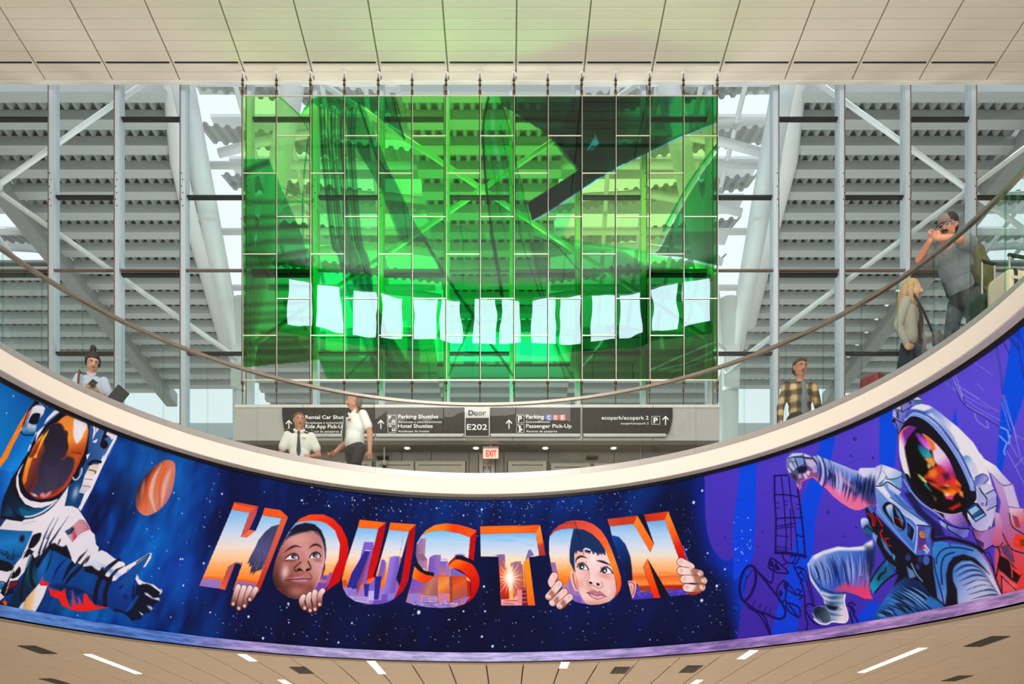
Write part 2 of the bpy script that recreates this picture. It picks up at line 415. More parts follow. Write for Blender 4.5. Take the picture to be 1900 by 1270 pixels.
# ------------------------------------------------------------------ glass wall
KW = FPX / D_WALL
def wx(px): return (px - VPX) / KW
def wz(py): return EYE + (HOR - py) / KW
win = MB().box(XL, XR, D_WALL - .12, D_WALL + .12, Z_FLOOR, Z_FLOOR + .12).build('window_1', mat('mullion_alu', (186, 198, 206), .4, .2)); tag(win, 'tall glass curtain wall behind the hall', kind='structure')
M_MULL = MATS['mullion_alu']; M_MEDGE = mat('mullion_bronze', (120, 104, 92), .4, .5); M_BAR = mat('black_transom', (14, 13, 12), .5)
M_WGLASS = glass_mat('wall_glass', (.875, .91, .905), ior=1.45, boost=.8, bump=(.8, .2, .03))
ZT = Z_CEIL + .6
MW = 121.55 / KW
mx0 = wx(343)
mull = MB(); mull.box(-.055, .035, -.13, .13, Z_FLOOR, ZT); mull.cur = 1; mull.box(.035, .06, -.13, .02, Z_FLOOR, ZT)
mull_l = mull.mesh('mullion', [M_MULL, M_MEDGE])
mull = MB(); mull.box(-.035, .055, -.13, .13, Z_FLOOR, ZT); mull.cur = 1; mull.box(-.06, -.035, -.13, .02, Z_FLOOR, ZT)
mull_r = mull.mesh('mullion', [M_MULL, M_MEDGE])
bolt_me = MB().tube((0, -.135, 0), (0, -.126, 0), .012, n=8).mesh('bolt', M_BAR)
nb = []
for k in range(-8, 19):
    x = mx0 + k * MW
    if not XL < x < XR: continue
    nb.append((k, x))
    m = shared('mullion', mull_r if x < 0 else mull_l, win, (x, D_WALL, 0))
    if -4 <= k <= 14:
        for q in range(6): shared('bolt', bolt_me, m, ((-.02 if x < 0 else .02) + (.024 if q % 2 else 0), 0, wz(330 + q * 12)))
TR = {0: (222, 511), 1: (367, 657)}
for (k, x) in nb[:-1]:
    cuts = [Z_FLOOR + .12] + [wz(p) for p in sorted(TR[(k + 1) % 2], reverse=True)] + [ZT]
    for a, b in zip(cuts[:-1], cuts[1:]):
        MB().box(x + .06, x + MW - .06, D_WALL - .012, D_WALL + .012, a + .02, b - .02).build('window_pane', M_WGLASS, win)
    for c in cuts[1:-1]:
        MB().box(x + .06, x + MW - .06, D_WALL - .05, D_WALL + .05, c - .022, c + .022).build('transom', M_BAR, win)
    z = wz(508)
    MB().box(x + .06, x + MW - .06, D_WALL - .14, D_WALL - .06, z - .012, z + .012).build('rail_transom', M_MEDGE, win)

# ------------------------------------------------------------------ the roof and frame outside
M_DECK = mat('white_deck', (164, 168, 167), .6); M_BEAM = mat('white_steel', (194, 199, 200), .5); M_PIPE = mat('white_pipe', (238, 240, 242), .4)
H_B = 15.25                                      # underside of the roof beams above the eye
ZB = EYE + H_B; PS = .78
M_GROUND = mat('road_concrete', (164, 160, 152), .9, noise=(.6, .1))
gr = MB().box(-40, 40, D_WALL + .15, 70, Z_FLOOR - .4, Z_FLOOR - .3).build('floor', M_GROUND); tag(gr, 'pale concrete roadway outside the glass wall', kind='structure')
def corrugated(x0, x1, ya, yb, z, pitch=.24, dep=.12):
    """trapezoid deck between two cross-sections; x0/x1 are (near, far) pairs"""
    mb = MB(); n = int((max(x1) - min(x0)) / pitch); vs = []; fs = []
    prof = []
    for i in range(n):
        b = min(x0) + i * pitch; prof += [(b, 0), (b + pitch*.30, 0), (b + pitch*.5, dep), (b + pitch*.80, dep)]
    for (y, s) in ((ya, 0), (yb, 1)):
        for (x, h) in prof:
            vs.append((min(max(x, x0[s]), x1[s]), y, z + h))
    m = len(prof)
    for i in range(m - 1): fs.append((i, i+1, m+i+1, m+i))
    return mb.add(vs, fs)
def roof_wing(label, e0, e1, d0=19.35, d1=33.2):
    """e0(D), e1(D): left and right limits"""
    r = empty('roof_wing', ((e0(d0) + e1(d0)) / 2, d0, ZB)); tag(r, label, 'roof canopy', 'canopy roof wings outside the glass wall')
    o = Vector(r.location)
    def put(mb, name, m):
        mb.v = [tuple(Vector(p) - o) for p in mb.v]; return mb.build(name, m, r)
    n = int((d1 - d0) / PS)
    for k in range(n + 1):
        y = d0 + k * PS
        xa, xb = e0(y), e1(y)
        put(MB().box(xa, xb, y, y + .30, ZB, ZB + .22), 'roof_beam', M_BEAM)
        if k < n:
            put(corrugated((e0(y + .28), e0(y + PS + .02)), (e1(y + .28), e1(y + PS + .02)), y + .28, y + PS + .02, ZB + .20), 'roof_deck', M_DECK)
            put(MB().box(e0(y), e1(y), y, y + PS, ZB + .34, ZB + .40), 'roof_skin', M_DECK)
    return r
wl = roof_wing('left canopy roof of grey corrugated deck and cross beams outside the glass', lambda D: -12.1, lambda D: -6.95 - (D - 19.07) * .2)
wr = roof_wing('right canopy roof of grey corrugated deck and cross beams outside the glass', lambda D: 6.1 + (D - 19.07) * .155, lambda D: 11.6)
wf = roof_wing('far canopy roof strip left of the open middle, seen low through the green glass', lambda D: -8.9, lambda D: -2.4, 29.8, 36.6)
wf3 = roof_wing('far canopy roof strip in the middle, just above the portal', lambda D: -2.4, lambda D: 2.2, 31.7, 36.6)
wo1 = roof_wing('outer far canopy roof at the left, behind the woman with the phone', lambda D: -21.0, lambda D: -12.6, 25.9, 33.2)
wo2 = roof_wing('outer far canopy roof at the right, behind the plaid shirt man', lambda D: 12.1, lambda D: 20.0, 25.9, 33.2)
wf2 = roof_wing('far canopy roof strip right of the open middle, seen low through the green glass', lambda D: 2.2, lambda D: 7.9, 29.8, 36.6)
wc = roof_wing('middle canopy roof of corrugated deck seen through the green glass', lambda D: -2.25 + (D - 19) * .05, lambda D: 1.35 - (D - 19) * .02, 19.35, 29.4)
# curved edge pipes
for sgn, lb, pts in ((-1, 'thick white curved edge pipe at the left canopy', [(308, 110, 18.9), (318, 155, 19.35), (330, 300, 21.4), (352, 400, 23.3), (418, 636, 29.6)]), (1, 'thick white curved edge pipe at the right canopy', [(1486, 110, 18.9), (1480, 155, 19.35), (1465, 300, 21.4), (1440, 400, 23.3), (1392, 600, 28.4)])):
    P = [at(a, b, d) for a, b, d in pts]
    m = MB().path(P, .19, 14).build('edge_pipe', M_PIPE, smooth=True); tag(m, lb, 'pipe', 'edge pipes of the canopy')
# far fascia beams below the roof, with daylight between
for z, lb in ((800, 'far white fascia beam, upper of the two beyond the canopy'), (846, 'far white fascia beam, lower of the two beyond the canopy')):
    c = at(940, z, 36)
    tag(MB().bevbox((0, 36.2, c.z), (60, .5, .62), .04).build('fascia_beam', M_BEAM), lb, 'beam', 'far fascia beams')
# fork columns and cross braces
DC = 19.1
def column(px, outer, inner, lb):
    b = at(px, 700, DC)
    r = empty('fork_column', (b.x, DC, Z_FLOOR - .3)); tag(r, lb, 'column', 'white fork columns outside the glass wall')
    o = Vector(r.location)
    MB().tube((0, 0, 0), (0, 0, b.z - o.z + 1.6), .20, n=20).build('post', M_PIPE, r, smooth=True)
    for q, y in ((outer, DC - .15), (inner, DC + .4)):
        tp = at(q, 145, y); tp = Vector((tp.x, y, tp.z))
        MB().tube(Vector((.0, 0, b.z - o.z - .15)), tp - o, .16, .25, n=18).build('arm', M_PIPE, r, smooth=True)
    MB().bevbox((0, -.05, b.z - o.z + .1), (.34, .5, .9), .05).build('joint_plate', M_PIPE, r)
column(450, 337, 545, 'white forked column left of the green glass artwork')
column(1352, 1456, 1236, 'white forked column right of the green glass artwork')
def brace(lb, a, b, c, d):
    r = empty('cross_brace', at((a[0]+b[0])/2, 350, 18.8)); tag(r, lb, 'brace', 'slender X braces outside the glass wall'); o = Vector(r.location)
    MB().tube(at(a[0], a[1], 18.66) - o, at(b[0], b[1], 18.66) - o, .052, n=10).build('rod', M_PIPE, r, smooth=True)
    MB().tube(at(c[0], c[1], 18.77) - o, at(d[0], d[1], 18.77) - o, .052, n=10).build('rod', M_PIPE, r, smooth=True)
    MB().tube(at((a[0]+b[0])/2, (a[1]+b[1])/2, 18.6) - o, at((a[0]+b[0])/2, (a[1]+b[1])/2, 18.84) - o, .10, n=14).build('hub', M_PIPE, r, smooth=True)
brace('slender white X brace behind the green glass artwork', (455, 650), (1330, 55), (440, 50), (1345, 650))
brace('slender white X brace at the left edge', (-455, 660), (445, 30), (-455, 40), (440, 665))
brace('slender white X brace at the right edge', (1345, 690), (2245, 18), (1345, 30), (2245, 672))
# bright trusses between the wings: pipes under open sky, with deck strips
def truss(lb, xa, xb, flip):
    r = empty('roof_truss', ((xa + xb) / 2, 22, ZB)); tag(r, lb, 'roof truss', 'pipe trusses between the canopy wings'); o = Vector(r.location)
    s = -1 if flip else 1
    for k, D in enumerate((19.4, 21.9, 24.4, 27.0, 29.6)):
        fl_ = (D - 19.4) * .2
        p0 = Vector((xa - (0 if flip else fl_) , D, ZB + .25)); p1 = Vector((xb + (fl_ if flip else 0), D, ZB + .25))
        MB().tube(p0 - o, p1 - o, .085, n=12).build('chord_pipe', M_PIPE, r, smooth=True)
    for k in range(6):                               # fanned rafters from the outer node
        f0 = Vector(((xa if not flip else xb) + s * .2, 19.2 + k * 2.1, ZB + .1)); f1 = Vector(((xb if not flip else xa), 20.0 + k * 2.3, ZB + 1.2))
        mid = (f0 + f1) / 2 + Vector((0, 0, .35))
        MB().path([f0 - o, (f0*.6 + mid*.4) + Vector((0,0,.05)) - o, mid - o, (f1*.6 + mid*.4) + Vector((0,0,.05)) - o, f1 - o], .10, 10).build('rafter_pipe', M_PIPE, r, smooth=True)
    for k in range(6):                               # short sloping deck strips with sky between
        y = 19.3 + k * 1.75
        d = corrugated((xa - .6, xa - .6), (xb + .6, xb + .6), 0, 1.25, 0, .26, .07)
        ca, sa = math.cos(.32), math.sin(.32)
        d.v = [(p[0] - o.x, y + p[1]*ca - p[2]*sa - o.y + (p[0] - (xa+xb)/2) * .18 * s, ZB + 1.5 + p[1]*sa + p[2]*ca - o.z) for p in d.v]
        d.build('deck_strip', M_DECK, r)
    for k in range(7):                               # white roof panels over the truss, slots of sky between
        y = 19.0 + k * 1.6
        MB().box(xa - .8 - o.x, xb + .8 - o.x, y - o.y, y + .8 - o.y, ZB + 2.7 + .05*k - o.z, ZB + 2.78 + .05*k - o.z).build('roof_panel', M_PIPE, r)
    for k in range(4):
        p0 = Vector((xa + (xb - xa) * (.2 + .2 * k), 19.2, ZB + .9)); p1 = Vector((xa + (xb - xa) * (.2 + .2 * k) - s * .8, 31, ZB + .9))
        MB().tube(p0 - o, p1 - o, .06, n=8).build('purlin', M_PIPE, r, smooth=True)
for bx, lb in ((-12.3, 'grey longitudinal roof beam at the left edge of the canopy'), (11.8, 'grey longitudinal roof beam at the right edge of the canopy')):
    tag(MB().bevbox((bx, 26.5, ZB - .05), (.42, 14.4, .5), .04).build('edge_beam', mat('roof_beam_grey', (150, 154, 154), .5)), lb, 'beam', 'longitudinal canopy edge beams')
truss('bright white pipe truss at the far left, beyond the canopy edge', -17.4, -12.9, False)
truss('bright white pipe truss at the far right, beyond the canopy edge', 12.4, 16.9, True)
truss('white pipe truss under open sky, left of the middle canopy', -6.9, -2.1, False)
truss('white pipe truss under open sky, right of the middle canopy', 1.3, 6.2, True)
# ------------------------------------------------------------------ the mural: a painting on the flared wall of the opening
NU, NV = 2200, 380
A0, A1 = -84.0, 96.0
_a = np.radians(np.linspace(A0, A1, NU))[None, :]
_t = np.linspace(0, 1, NV)[:, None]                      # 0 upper edge .. 1 lower edge
_R = R_MT + (R_MB - R_MT) * _t; _Z = Z_MT + (Z_MB - Z_MT) * _t
MX = CX + _R * np.sin(_a); MY = CY + _R * np.cos(_a); MZ = np.broadcast_to(_Z, MX.shape)
GX = VPX + FPX * MX / MY; GY = HOR - FPX * (MZ - EYE) / MY   # sketch coordinates: the painting is drawn on a squared-up sketch of the wall
CAN = np.zeros((NV, NU, 3))
_cmin, _cmax = GX.min(0), GX.max(0)
def region(x0, x1, y0, y1):
    c = np.nonzero((_cmax >= x0) & (_cmin <= x1))[0]
    if len(c) == 0: return None
    s = slice(c[0], c[-1] + 1)
    yy = GY[:, s]; r = np.nonzero((yy.max(1) >= y0) & (yy.min(1) <= y1))[0]
    if len(r) == 0: return None
    return slice(r[0], r[-1] + 1), s
def smooth_pts(pts, closed=True, sub=5):
    P = [np.array(p, float) for p in pts]; n = len(P); out = []
    rngk = range(n) if closed else range(n - 1)
    for i in rngk:
        p0, p1, p2, p3 = (P[(i-1) % n], P[i], P[(i+1) % n], P[(i+2) % n]) if closed else (P[max(i-1, 0)], P[i], P[i+1], P[min(i+2, n-1)])
        for k in range(sub):
            t = k / sub
            out.append(.5*((2*p1) + (-p0+p2)*t + (2*p0-5*p1+4*p2-p3)*t*t + (-p0+3*p1-3*p2+p3)*t**3))
    if not closed: out.append(P[-1])
    return out
def colour(col, x, y):
    if isinstance(col, tuple) and len(col) == 3 and not isinstance(col[0], str): return np.array(col, float)
    kind = col[0]
    if kind == 'g':                                      # linear gradient
        _, p, q, stops = col
        d = np.array(q, float) - np.array(p, float); t = ((x - p[0]) * d[0] + (y - p[1]) * d[1]) / (d @ d)
    else:                                                # radial
        _, p, rad, stops = col
        t = np.hypot(x - p[0], y - p[1]) / rad
    ts = [s[0] for s in stops]; cs = np.array([s[1] for s in stops], float)
    return np.stack([np.interp(t, ts, cs[:, k]) for k in range(3)], -1)
def sdist(x, y, P, closed=True):
    d2 = np.full(x.shape, 1e18); ins = np.zeros(x.shape, bool)
    n = len(P)
    for i in range(n if closed else n - 1):
        ax, ay = P[i]; bx, by = P[(i + 1) % n]
        ex, ey = bx - ax, by - ay; L = ex*ex + ey*ey
        if L < 1e-12: continue
        px, py = x - ax, y - ay
        t = np.clip((px*ex + py*ey) / L, 0, 1)
        d2 = np.minimum(d2, (px - ex*t)**2 + (py - ey*t)**2)
        if closed and ay != by:
            c = ((ay > y) != (by > y)) & (x < ex * (y - ay) / ey + ax)
            ins ^= c
    d = np.sqrt(d2)
    return np.where(ins, -d, d) if closed else d
CLIP = [None]
def _blend(rs, cov, col):
    if CLIP[0] is not None: cov = cov * CLIP[0][rs]
    x, y = GX[rs], GY[rs]
    CAN[rs] += (colour(col, x, y) - CAN[rs]) * cov[..., None]
def fill(pts, col, feather=1.0, smooth=False, alpha=1.0):
    P = smooth_pts(pts) if smooth else pts
    a = np.array(P, float); x0, y0 = a.min(0) - feather - 1; x1, y1 = a.max(0) + feather + 1
    rs = region(x0, x1, y0, y1)
    if rs is None: return
    d = sdist(GX[rs], GY[rs], P)
    _blend(rs, np.clip(.5 - d / feather, 0, 1) * alpha, col)
def cover(pts, smooth=False):
    P = smooth_pts(pts) if smooth else pts
    out = np.zeros(GX.shape); a = np.array(P, float); x0, y0 = a.min(0) - 2; x1, y1 = a.max(0) + 2
    rs = region(x0, x1, y0, y1)
    if rs is not None: out[rs] = np.clip(.5 - sdist(GX[rs], GY[rs], P), 0, 1)
    return out
def stroke(pts, w, col, feather=1.0, smooth=True, alpha=1.0, taper=False):
    P = smooth_pts(pts, False, 4) if smooth and len(pts) > 2 else [np.array(p, float) for p in pts]
    a = np.array(P, float); m = w / 2 + feather + 1
    rs = region(a[:, 0].min() - m, a[:, 0].max() + m, a[:, 1].min() - m, a[:, 1].max() + m)
    if rs is None: return
    x, y = GX[rs], GY[rs]
    if not taper:
        d = sdist(x, y, P, False) - w / 2
    else:
        d = np.full(x.shape, 1e9); n = len(P)
        for i in range(n - 1):
            ax, ay = P[i]; ex, ey = P[i+1] - P[i]; L = ex*ex + ey*ey + 1e-9
            t = np.clip(((x-ax)*ex + (y-ay)*ey) / L, 0, 1)
            g = (i + t) / (n - 1); wd = w / 2 * (np.sin(np.pi * np.clip(g, .03, .97)) if taper == 2 else (1 - g * .92))
            d = np.minimum(d, np.hypot(x - ax - ex*t, y - ay - ey*t) - wd)
    _blend(rs, np.clip(.5 - d / feather, 0, 1) * alpha, col)
def ell(cx, cy, rx, ry, rot, col, feather=1.0, alpha=1.0):
    n = 28; c, s = math.cos(rot), math.sin(rot)
    fill([(cx + rx*math.cos(t)*c - ry*math.sin(t)*s, cy + rx*math.cos(t)*s + ry*math.sin(t)*c) for t in [2*PI*k/n for k in range(n)]], col, feather, False, alpha)
def blob(cx, cy, rx, ry, rot, col, alpha=1.0):           # airbrush
    m = 2.4 * max(rx, ry); rs = region(cx - m, cx + m, cy - m, cy + m)
    if rs is None: return
    x, y = GX[rs] - cx, GY[rs] - cy; c, s = math.cos(rot), math.sin(rot)
    u = (x*c + y*s) / rx; v = (-x*s + y*c) / ry
    _blend(rs, np.exp(-(u*u + v*v) * 1.2) * alpha, col)
def noise2(sx, sy, seed, ang=0.0):
    """value noise over the sketch, cells of sx by sy"""
    g = np.random.default_rng(seed).random((256, 256))
    c, s = math.cos(ang), math.sin(ang)
    u = (GX*c + GY*s) / sx + 60; v = (-GX*s + GY*c) / sy + 60
    i, j = np.floor(u).astype(int), np.floor(v).astype(int); fu, fv = u - i, v - j
    fu = fu*fu*(3-2*fu); fv = fv*fv*(3-2*fv)
    G = lambda a, b: g[a % 256, b % 256]
    return (G(i,j)*(1-fu)+G(i+1,j)*fu)*(1-fv) + (G(i,j+1)*(1-fu)+G(i+1,j+1)*fu)*fv
def fr(ox, oy, s):
    return lambda *p: [(ox + p[k] / s, oy + p[k+1] / s) for k in range(0, len(p), 2)]
fA = fr(0, 690, 7.936); fB = fr(0, 840, 7.936); fC = fr(0, 980, 7.473); fD = fr(150, 1000, 6.686)
fH = fr(360, 920, 6.68); fG = fr(440, 960, 6.683); fU = fr(630, 950, 6.68); fS = fr(750, 960, 7.053)
fT = fr(880, 960, 7.056); fY = fr(1010, 960, 7.056); fN = fr(1120, 940, 6.686); fP = fr(0, 650, 4.7025)
f1 = fr(1440, 820, 7.054); f2 = fr(1640, 720, 6.685); f3 = fr(1580, 880, 5.772); f4 = fr(1440, 980, 5.9375)
f5 = fr(1340, 840, 3.627); f6 = fr(1700, 570, 7.47); f7 = fr(1640, 780, 6.35)
WH = (236, 234, 250); INK = (22, 20, 36); NAVY = (10, 16, 52)

# --- night sky
n1 = noise2(60, 150, 1, .35); n2 = noise2(22, 60, 2, .35); n3 = noise2(9, 26, 3, .35)
neb = n1*.5 + n2*.3 + n3*.2
wt = np.interp(GX, [-150, 0, 200, 340, 430, 600, 900, 1100, 1300, 1420], [.74, .66, .70, .52, .26, .20, .21, .30, .20, .2])
low = np.interp(GY - np.interp(GX, [0, 950, 1900], [690, 917, 600]), [0, 50, 130, 300, 450], [.20, .10, -.04, -.10, -.12])
low = np.where(GX < 360, low * np.interp(GX, [100, 360], [.3, 1]), low)
amp = np.interp(GX, [0, 250, 420, 600], [1.5, 1.4, .6, .42])
v = np.clip((neb - .5) * amp + wt + low, 0, 1.25)[..., None]
st = np.array([0, .25, .5, .8, 1.05, 1.25]); cs = np.array([(11, 13, 44), (10, 24, 80), (8, 52, 140), (6, 90, 190), (20, 132, 226), (70, 180, 245)], float)
CAN[:] = np.concatenate([np.interp(v, st, cs[:, k]) for k in range(3)], -1)
blob(285, 880, 70, 90, .3, (30, 140, 215), .35); blob(40, 800, 26, 130, .5, (10, 110, 205), .45); blob(-20, 740, 40, 60, .5, (10, 30, 100), .5); blob(330, 1060, 60, 40, 0, (30, 60, 190), .35); blob(140, 1120, 60, 30, 0, (10, 120, 150), .4)
def stars(n, x0, x1, f, r0, r1, seed, a=1.0):
    g = np.random.default_rng(seed)
    for _ in range(n):
        x = g.uniform(x0, x1); y = f(g, x); r = g.uniform(r0, r1) * (1 if g.random() < .9 else 1.6)
        ell(x, y, r, r * 1.15, 0, (210, 226, 255), .9, a * g.uniform(.55, 1))
top = lambda x: float(np.interp(x, [0, 300, 640, 950, 1150, 1300], [700, 832, 912, 926, 902, 882]))
bot = lambda x: float(np.interp(x, [0, 250, 500, 780, 1140, 1400], [1120, 1160, 1188, 1202, 1200, 1176]))
stars(60, 140, 420, lambda g, x: g.uniform(top(x), bot(x)), .5, 1.2, 5)
stars(230, 560, 1180, lambda g, x: top(x) + abs(g.normal(0, 26)) + 3, .35, .9, 6)
stars(170, 400, 1370, lambda g, x: g.uniform(1120, bot(x)), .4, 1.0, 7)
stars(60, 380, 1330, lambda g, x: g.uniform(top(x), 1120), .5, 1.1, 8)
stars(110, 1240, 1360, lambda g, x: g.normal(1010, 55), .4, .9, 9)

# --- purple and blue rays at the right
fill([(1265, 860), (1330, 850), (1420, 830), (1420, 1190), (1372, 1190), (1352, 1080), (1310, 1040), (1285, 960)], ('g', (1270, 1000), (1400, 1000), [(0, (10, 22, 92)), (.45, (10, 40, 165)), (1, (0, 66, 225))]), 34)
PU = ('g', (1700, 700), (1500, 1180), [(0, (92, 76, 228)), (.5, (74, 56, 202)), (1, (60, 40, 170))]); BL = ('g', (1700, 650), (1500, 1180), [(0, (0, 80, 240)), (1, (12, 62, 226))])
fill([(1311, 860), (1379, 850), (1366, 931), (1359, 997), (1361, 1033), (1346, 1041), (1331, 1031), (1316, 1003), (1309, 962), (1308, 900)], PU, 1.6, True)
fill([(1404, 830), (1403, 950), (1399, 1019), (1390, 1060), (1376, 1127), (1366, 1196), (3600, 1500), (3600, -900), (2100, 250), (1800, 560), (1500, 800)], PU, 1.2)
fill([(1376, 840), (1404, 838), (1403, 950), (1399, 1019), (1392, 1052), (1361, 1080), (1361, 1033), (1359, 997), (1366, 931)], BL, 1.4)
fill(f1(590,-60, 770,-60, 770,0, 715,230, 700,420, 620,600, 560,820, 510,1050, 500,1270) + [(1508, 1030), (1492, 1090), (1483, 1143), (1477, 1190), (1429, 1190), (1439, 1143), (1472, 1019)] + f1(250,1270, 270,1100, 350,700, 440,500, 545,170), BL, 1.2)
fill([(1632, 700), (1670, 680), (1668, 760), (1660, 868), (1632, 868)], BL, 1.2)
fill([(1773, 756), (1777, 792), (1767, 783)], BL)
fill([(1900, 560), (2050, 380), (2060, 640), (1900, 736), (1864, 849), (1859, 880), (1848, 880), (1849, 864), (1855, 780), (1861, 720), (1872, 657), (1878, 614), (1885, 590)], BL, 1.2)
fill([(1560, 1185), (1610, 1120), (1632, 1115), (1616, 1180)], BL); fill([(1890, 1060), (1960, 1000), (1960, 1100), (1884, 1090)], BL)
for x, y in f1(980,183, 1265,210, 1045,1120, 895,1240): ell(x, y, 1.6, 2.2, -.6, (30, 24, 120))
for x, y in f1(680, 925) + [(1586, 815)]: ell(x, y, 3.6, 3.4, 0, (28, 22, 110)); ell(x + .4, y, 1.9, 1.7, 0, (74, 56, 205))
for x, y in f5(20,573, 270,533, 240,636): ell(x, y, 1.6, 1.5, 0, (26, 20, 90))
stars(26, 1362, 1396, lambda g, x: g.uniform(960, 1045), .5, 1.0, 12)
stroke([(1340, 932), (1440, 912), (1600, 850)], .7, (50, 36, 150), .8, True, .6); stroke(f1(300,920, 620,1300), .7, (50, 36, 150), .8, True, .6)

# --- black line drawing of the lunar module
DI = (22, 14, 92)
def ink(f, w, *p, sm=True): stroke(f(*p), w, DI, 1.0, sm)
ink(f5, 3.4, 352,158, 352,300, 362,450, 360,560, 358,680, sm=False); ink(f5, 3.0, 350,158, 440,152, sm=False); ink(f5, 3.4, 508,240, 530,400, 548,560, 558,710); ink(f5, 5.5, 358,675, 450,680, 560,700)
ink(f5, 2.2, 398,165, 415,330, 425,480, 432,560, 425,680); ink(f5, 2.2, 448,160, 465,330, 490,480, 510,680); ink(f5, 2.6, 352,285, 430,285, 520,300); ink(f5, 2.6, 362,445, 440,440, 535,440)
ink(f5, 2.2, 362,500, 420,490, 490,478); ink(f5, 2.0, 362,515, 420,505, 480,500); ink(f5, 2.4, 500,555, 545,570); ink(f5, 1.8, 365,560, 445,568); ink(f5, 1.6, 362,635, 445,645); ink(f5, 1.6, 362,655, 440,660); ink(f5, 2, 460,380, 465,660)
for q in ((362,340,385,338), (362,378,388,372), (418,330,440,326), (420,355,442,350), (500,350,522,352), (500,378,524,380)): ink(f5, 1.4, *q, sm=False)
ink(f5, 2.6, 405,690, 415,720, 435,740, 400,760, 380,740); ink(f5, 2.6, 435,740, 470,745, 495,700, 460,700); ink(f5, 2.6, 520,705, 495,750, 470,742)
ink(f5, 3.4, 325,715, 312,770, 345,790, 365,735, 330,712); ink(f5, 3.0, 365,740, 350,800, 430,815, 440,800, 370,735); ink(f5, 3, 345,795, 330,880, 260,820)
fill(f5(325,725, 345,735, 345,780, 318,765), DI); fill(f5(365,745, 395,790, 360,795), DI)
ink(f5, 5, 215,770, 175,765, 135,820, 118,900, 125,970, 150,1000, 190,960, 225,870, 222,790, 205,768)
ink(f5, 4, 215,775, 270,840, 340,930, 400,1010, 425,1070, 415,1110, 370,1120, 300,1090, 225,1060, 150,1005); ink(f5, 3.4, 150,1010, 200,1050, 280,1100, 315,1190, 330,1240); ink(f5, 3, 175,1045, 240,1085, 280,1140, 325,1235)
for q in ((205,1030,222,1000), (245,1050,262,1020), (280,1075,298,1040), (315,1090,330,1045)): ink(f5, 1.6, *q)
ink(f5, 1.6, 165,830, 145,930); ink(f5, 1.6, 205,790, 165,850)
ink(f5, 3, 415,865, 380,895, 368,950, 395,1010, 425,985, 430,930, 440,880, 410,862); fill(f5(418,870, 445,890, 430,935, 412,905), DI); fill(f5(385,925, 410,940, 400,975, 380,960), DI)
ink(f5, 2.6, 440,880, 500,960, 440,925, 430,930); ink(f5, 3, 430,1000, 440,1060, 515,1110, 520,1050, 470,1020, 435,1015); ink(f5, 3, 500,920, 530,935, 510,960, 540,965, 520,990); ink(f5, 3, 440,1010, 515,1115)
ink(f5, 2.8, 480,765, 515,830, 545,920, 555,990, 560,1100, 575,1150, 565,1200); ink(f5, 2.2, 515,770, 560,800, 600,930, 620,1030); ink(f5, 2.2, 525,800, 560,850, 590,950, 608,1030); ink(f5, 3, 555,1050, 580,1020, 620,1035); ink(f5, 3, 560,1060, 600,1130, 650,1165)
ink(f5, 2.4, 485,770, 540,790, 510,830, 545,860, 525,880)
for q in ((800,840, 830,820, 870,850), (770,860, 810,870, 860,960, 910,1060), (810,930, 830,1000, 850,1065), (830,860, 870,930)): ink(f4, 3, *q)

# --- pale sketch lines of the module, upper right
SK = (150, 150, 235); SD = (48, 36, 150)
def sk(f, w, col, *p, al=.8, sm=True): stroke(f(*p), w, col, 1.2, sm, al)
for q in ((1150,340, 1320,470, 1430,620), (1180,320, 1330,440, 1420,580), (1250,290, 1400,420), (1330,250, 1400,330, 1430,600, 1494,1000), (1280,280, 1370,380), (1110,390, 1200,470, 1290,660), (1400,300, 1494,560)): sk(f6, 2.2, SD, *q)
sk(f6, 5.5, (70, 70, 190), 1090,430, 1130,650, 1170,900, 1190,1080); sk(f6, 3.5, (60, 60, 190), 1180,1080, 1210,1270); sk(f6, 6, (98, 104, 205), 370,920, 420,1060, 520,1140, al=.55); sk(f6, 1.6, SK, 470,870, 560,1100, 640,1270); sk(f6, 1.6, SK, 510,860, 590,1080, 640,1250)
sk(f6, 1.4, SK, 700,710, 850,800, 1010,910, 1050,945, al=.6); sk(f6, 1.2, SK, 845,1060, 935,1160, al=.7); sk(f6, 1.4, SK, 520,1040, 640,1130, 870,1270)
for q in ((860,0, 950,130, 1060,240, 1260,350, 1440,480), (930,0, 990,110, 1010,200), (985,20, 1100,90, 1250,190, 1420,300), (960,70, 1150,180, 1300,250), (1010,140, 1160,250, 1300,330, 1450,410), (1060,240, 1260,370)): sk(f2, 1.6, SK, *q, al=.6)
sk(f2, 2.4, SD, 900,40, 980,190, 1100,280, 1290,390, 1430,480, al=.75); sk(f2, 2, SD, 990,110, 1010,210)
for q in ((1470,100, 1530,300, 1600,480, 1640,640), (1490,90, 1560,330, 1610,520), (1460,180, 1500,310, 1565,530), (1610,480, 1660,720, 1700,880, 1738,950), (1560,680, 1660,860), (1520,780, 1630,980, 1738,1190), (1630,980, 1738,860), (1640,590, 1738,640)): sk(f2, 1.6, SK, *q, al=.75)
sk(f2, 3.2, (150, 180, 255), 1450,490, 1530,530, 1550,600, 1570,600); sk(f2, 3.2, (150, 180, 255), 1440,600, 1500,660, 1550,690, 1555,600); sk(f2, 3, (150, 180, 255), 1520,700, 1490,790, 1505,830); sk(f2, 2, SK, 1130,320, 1160,410, 1290,500, 1275,410)
# --- astronaut at the left
DB = (14, 60, 120); MBL = (16, 92, 168); OR = (246, 122, 26)
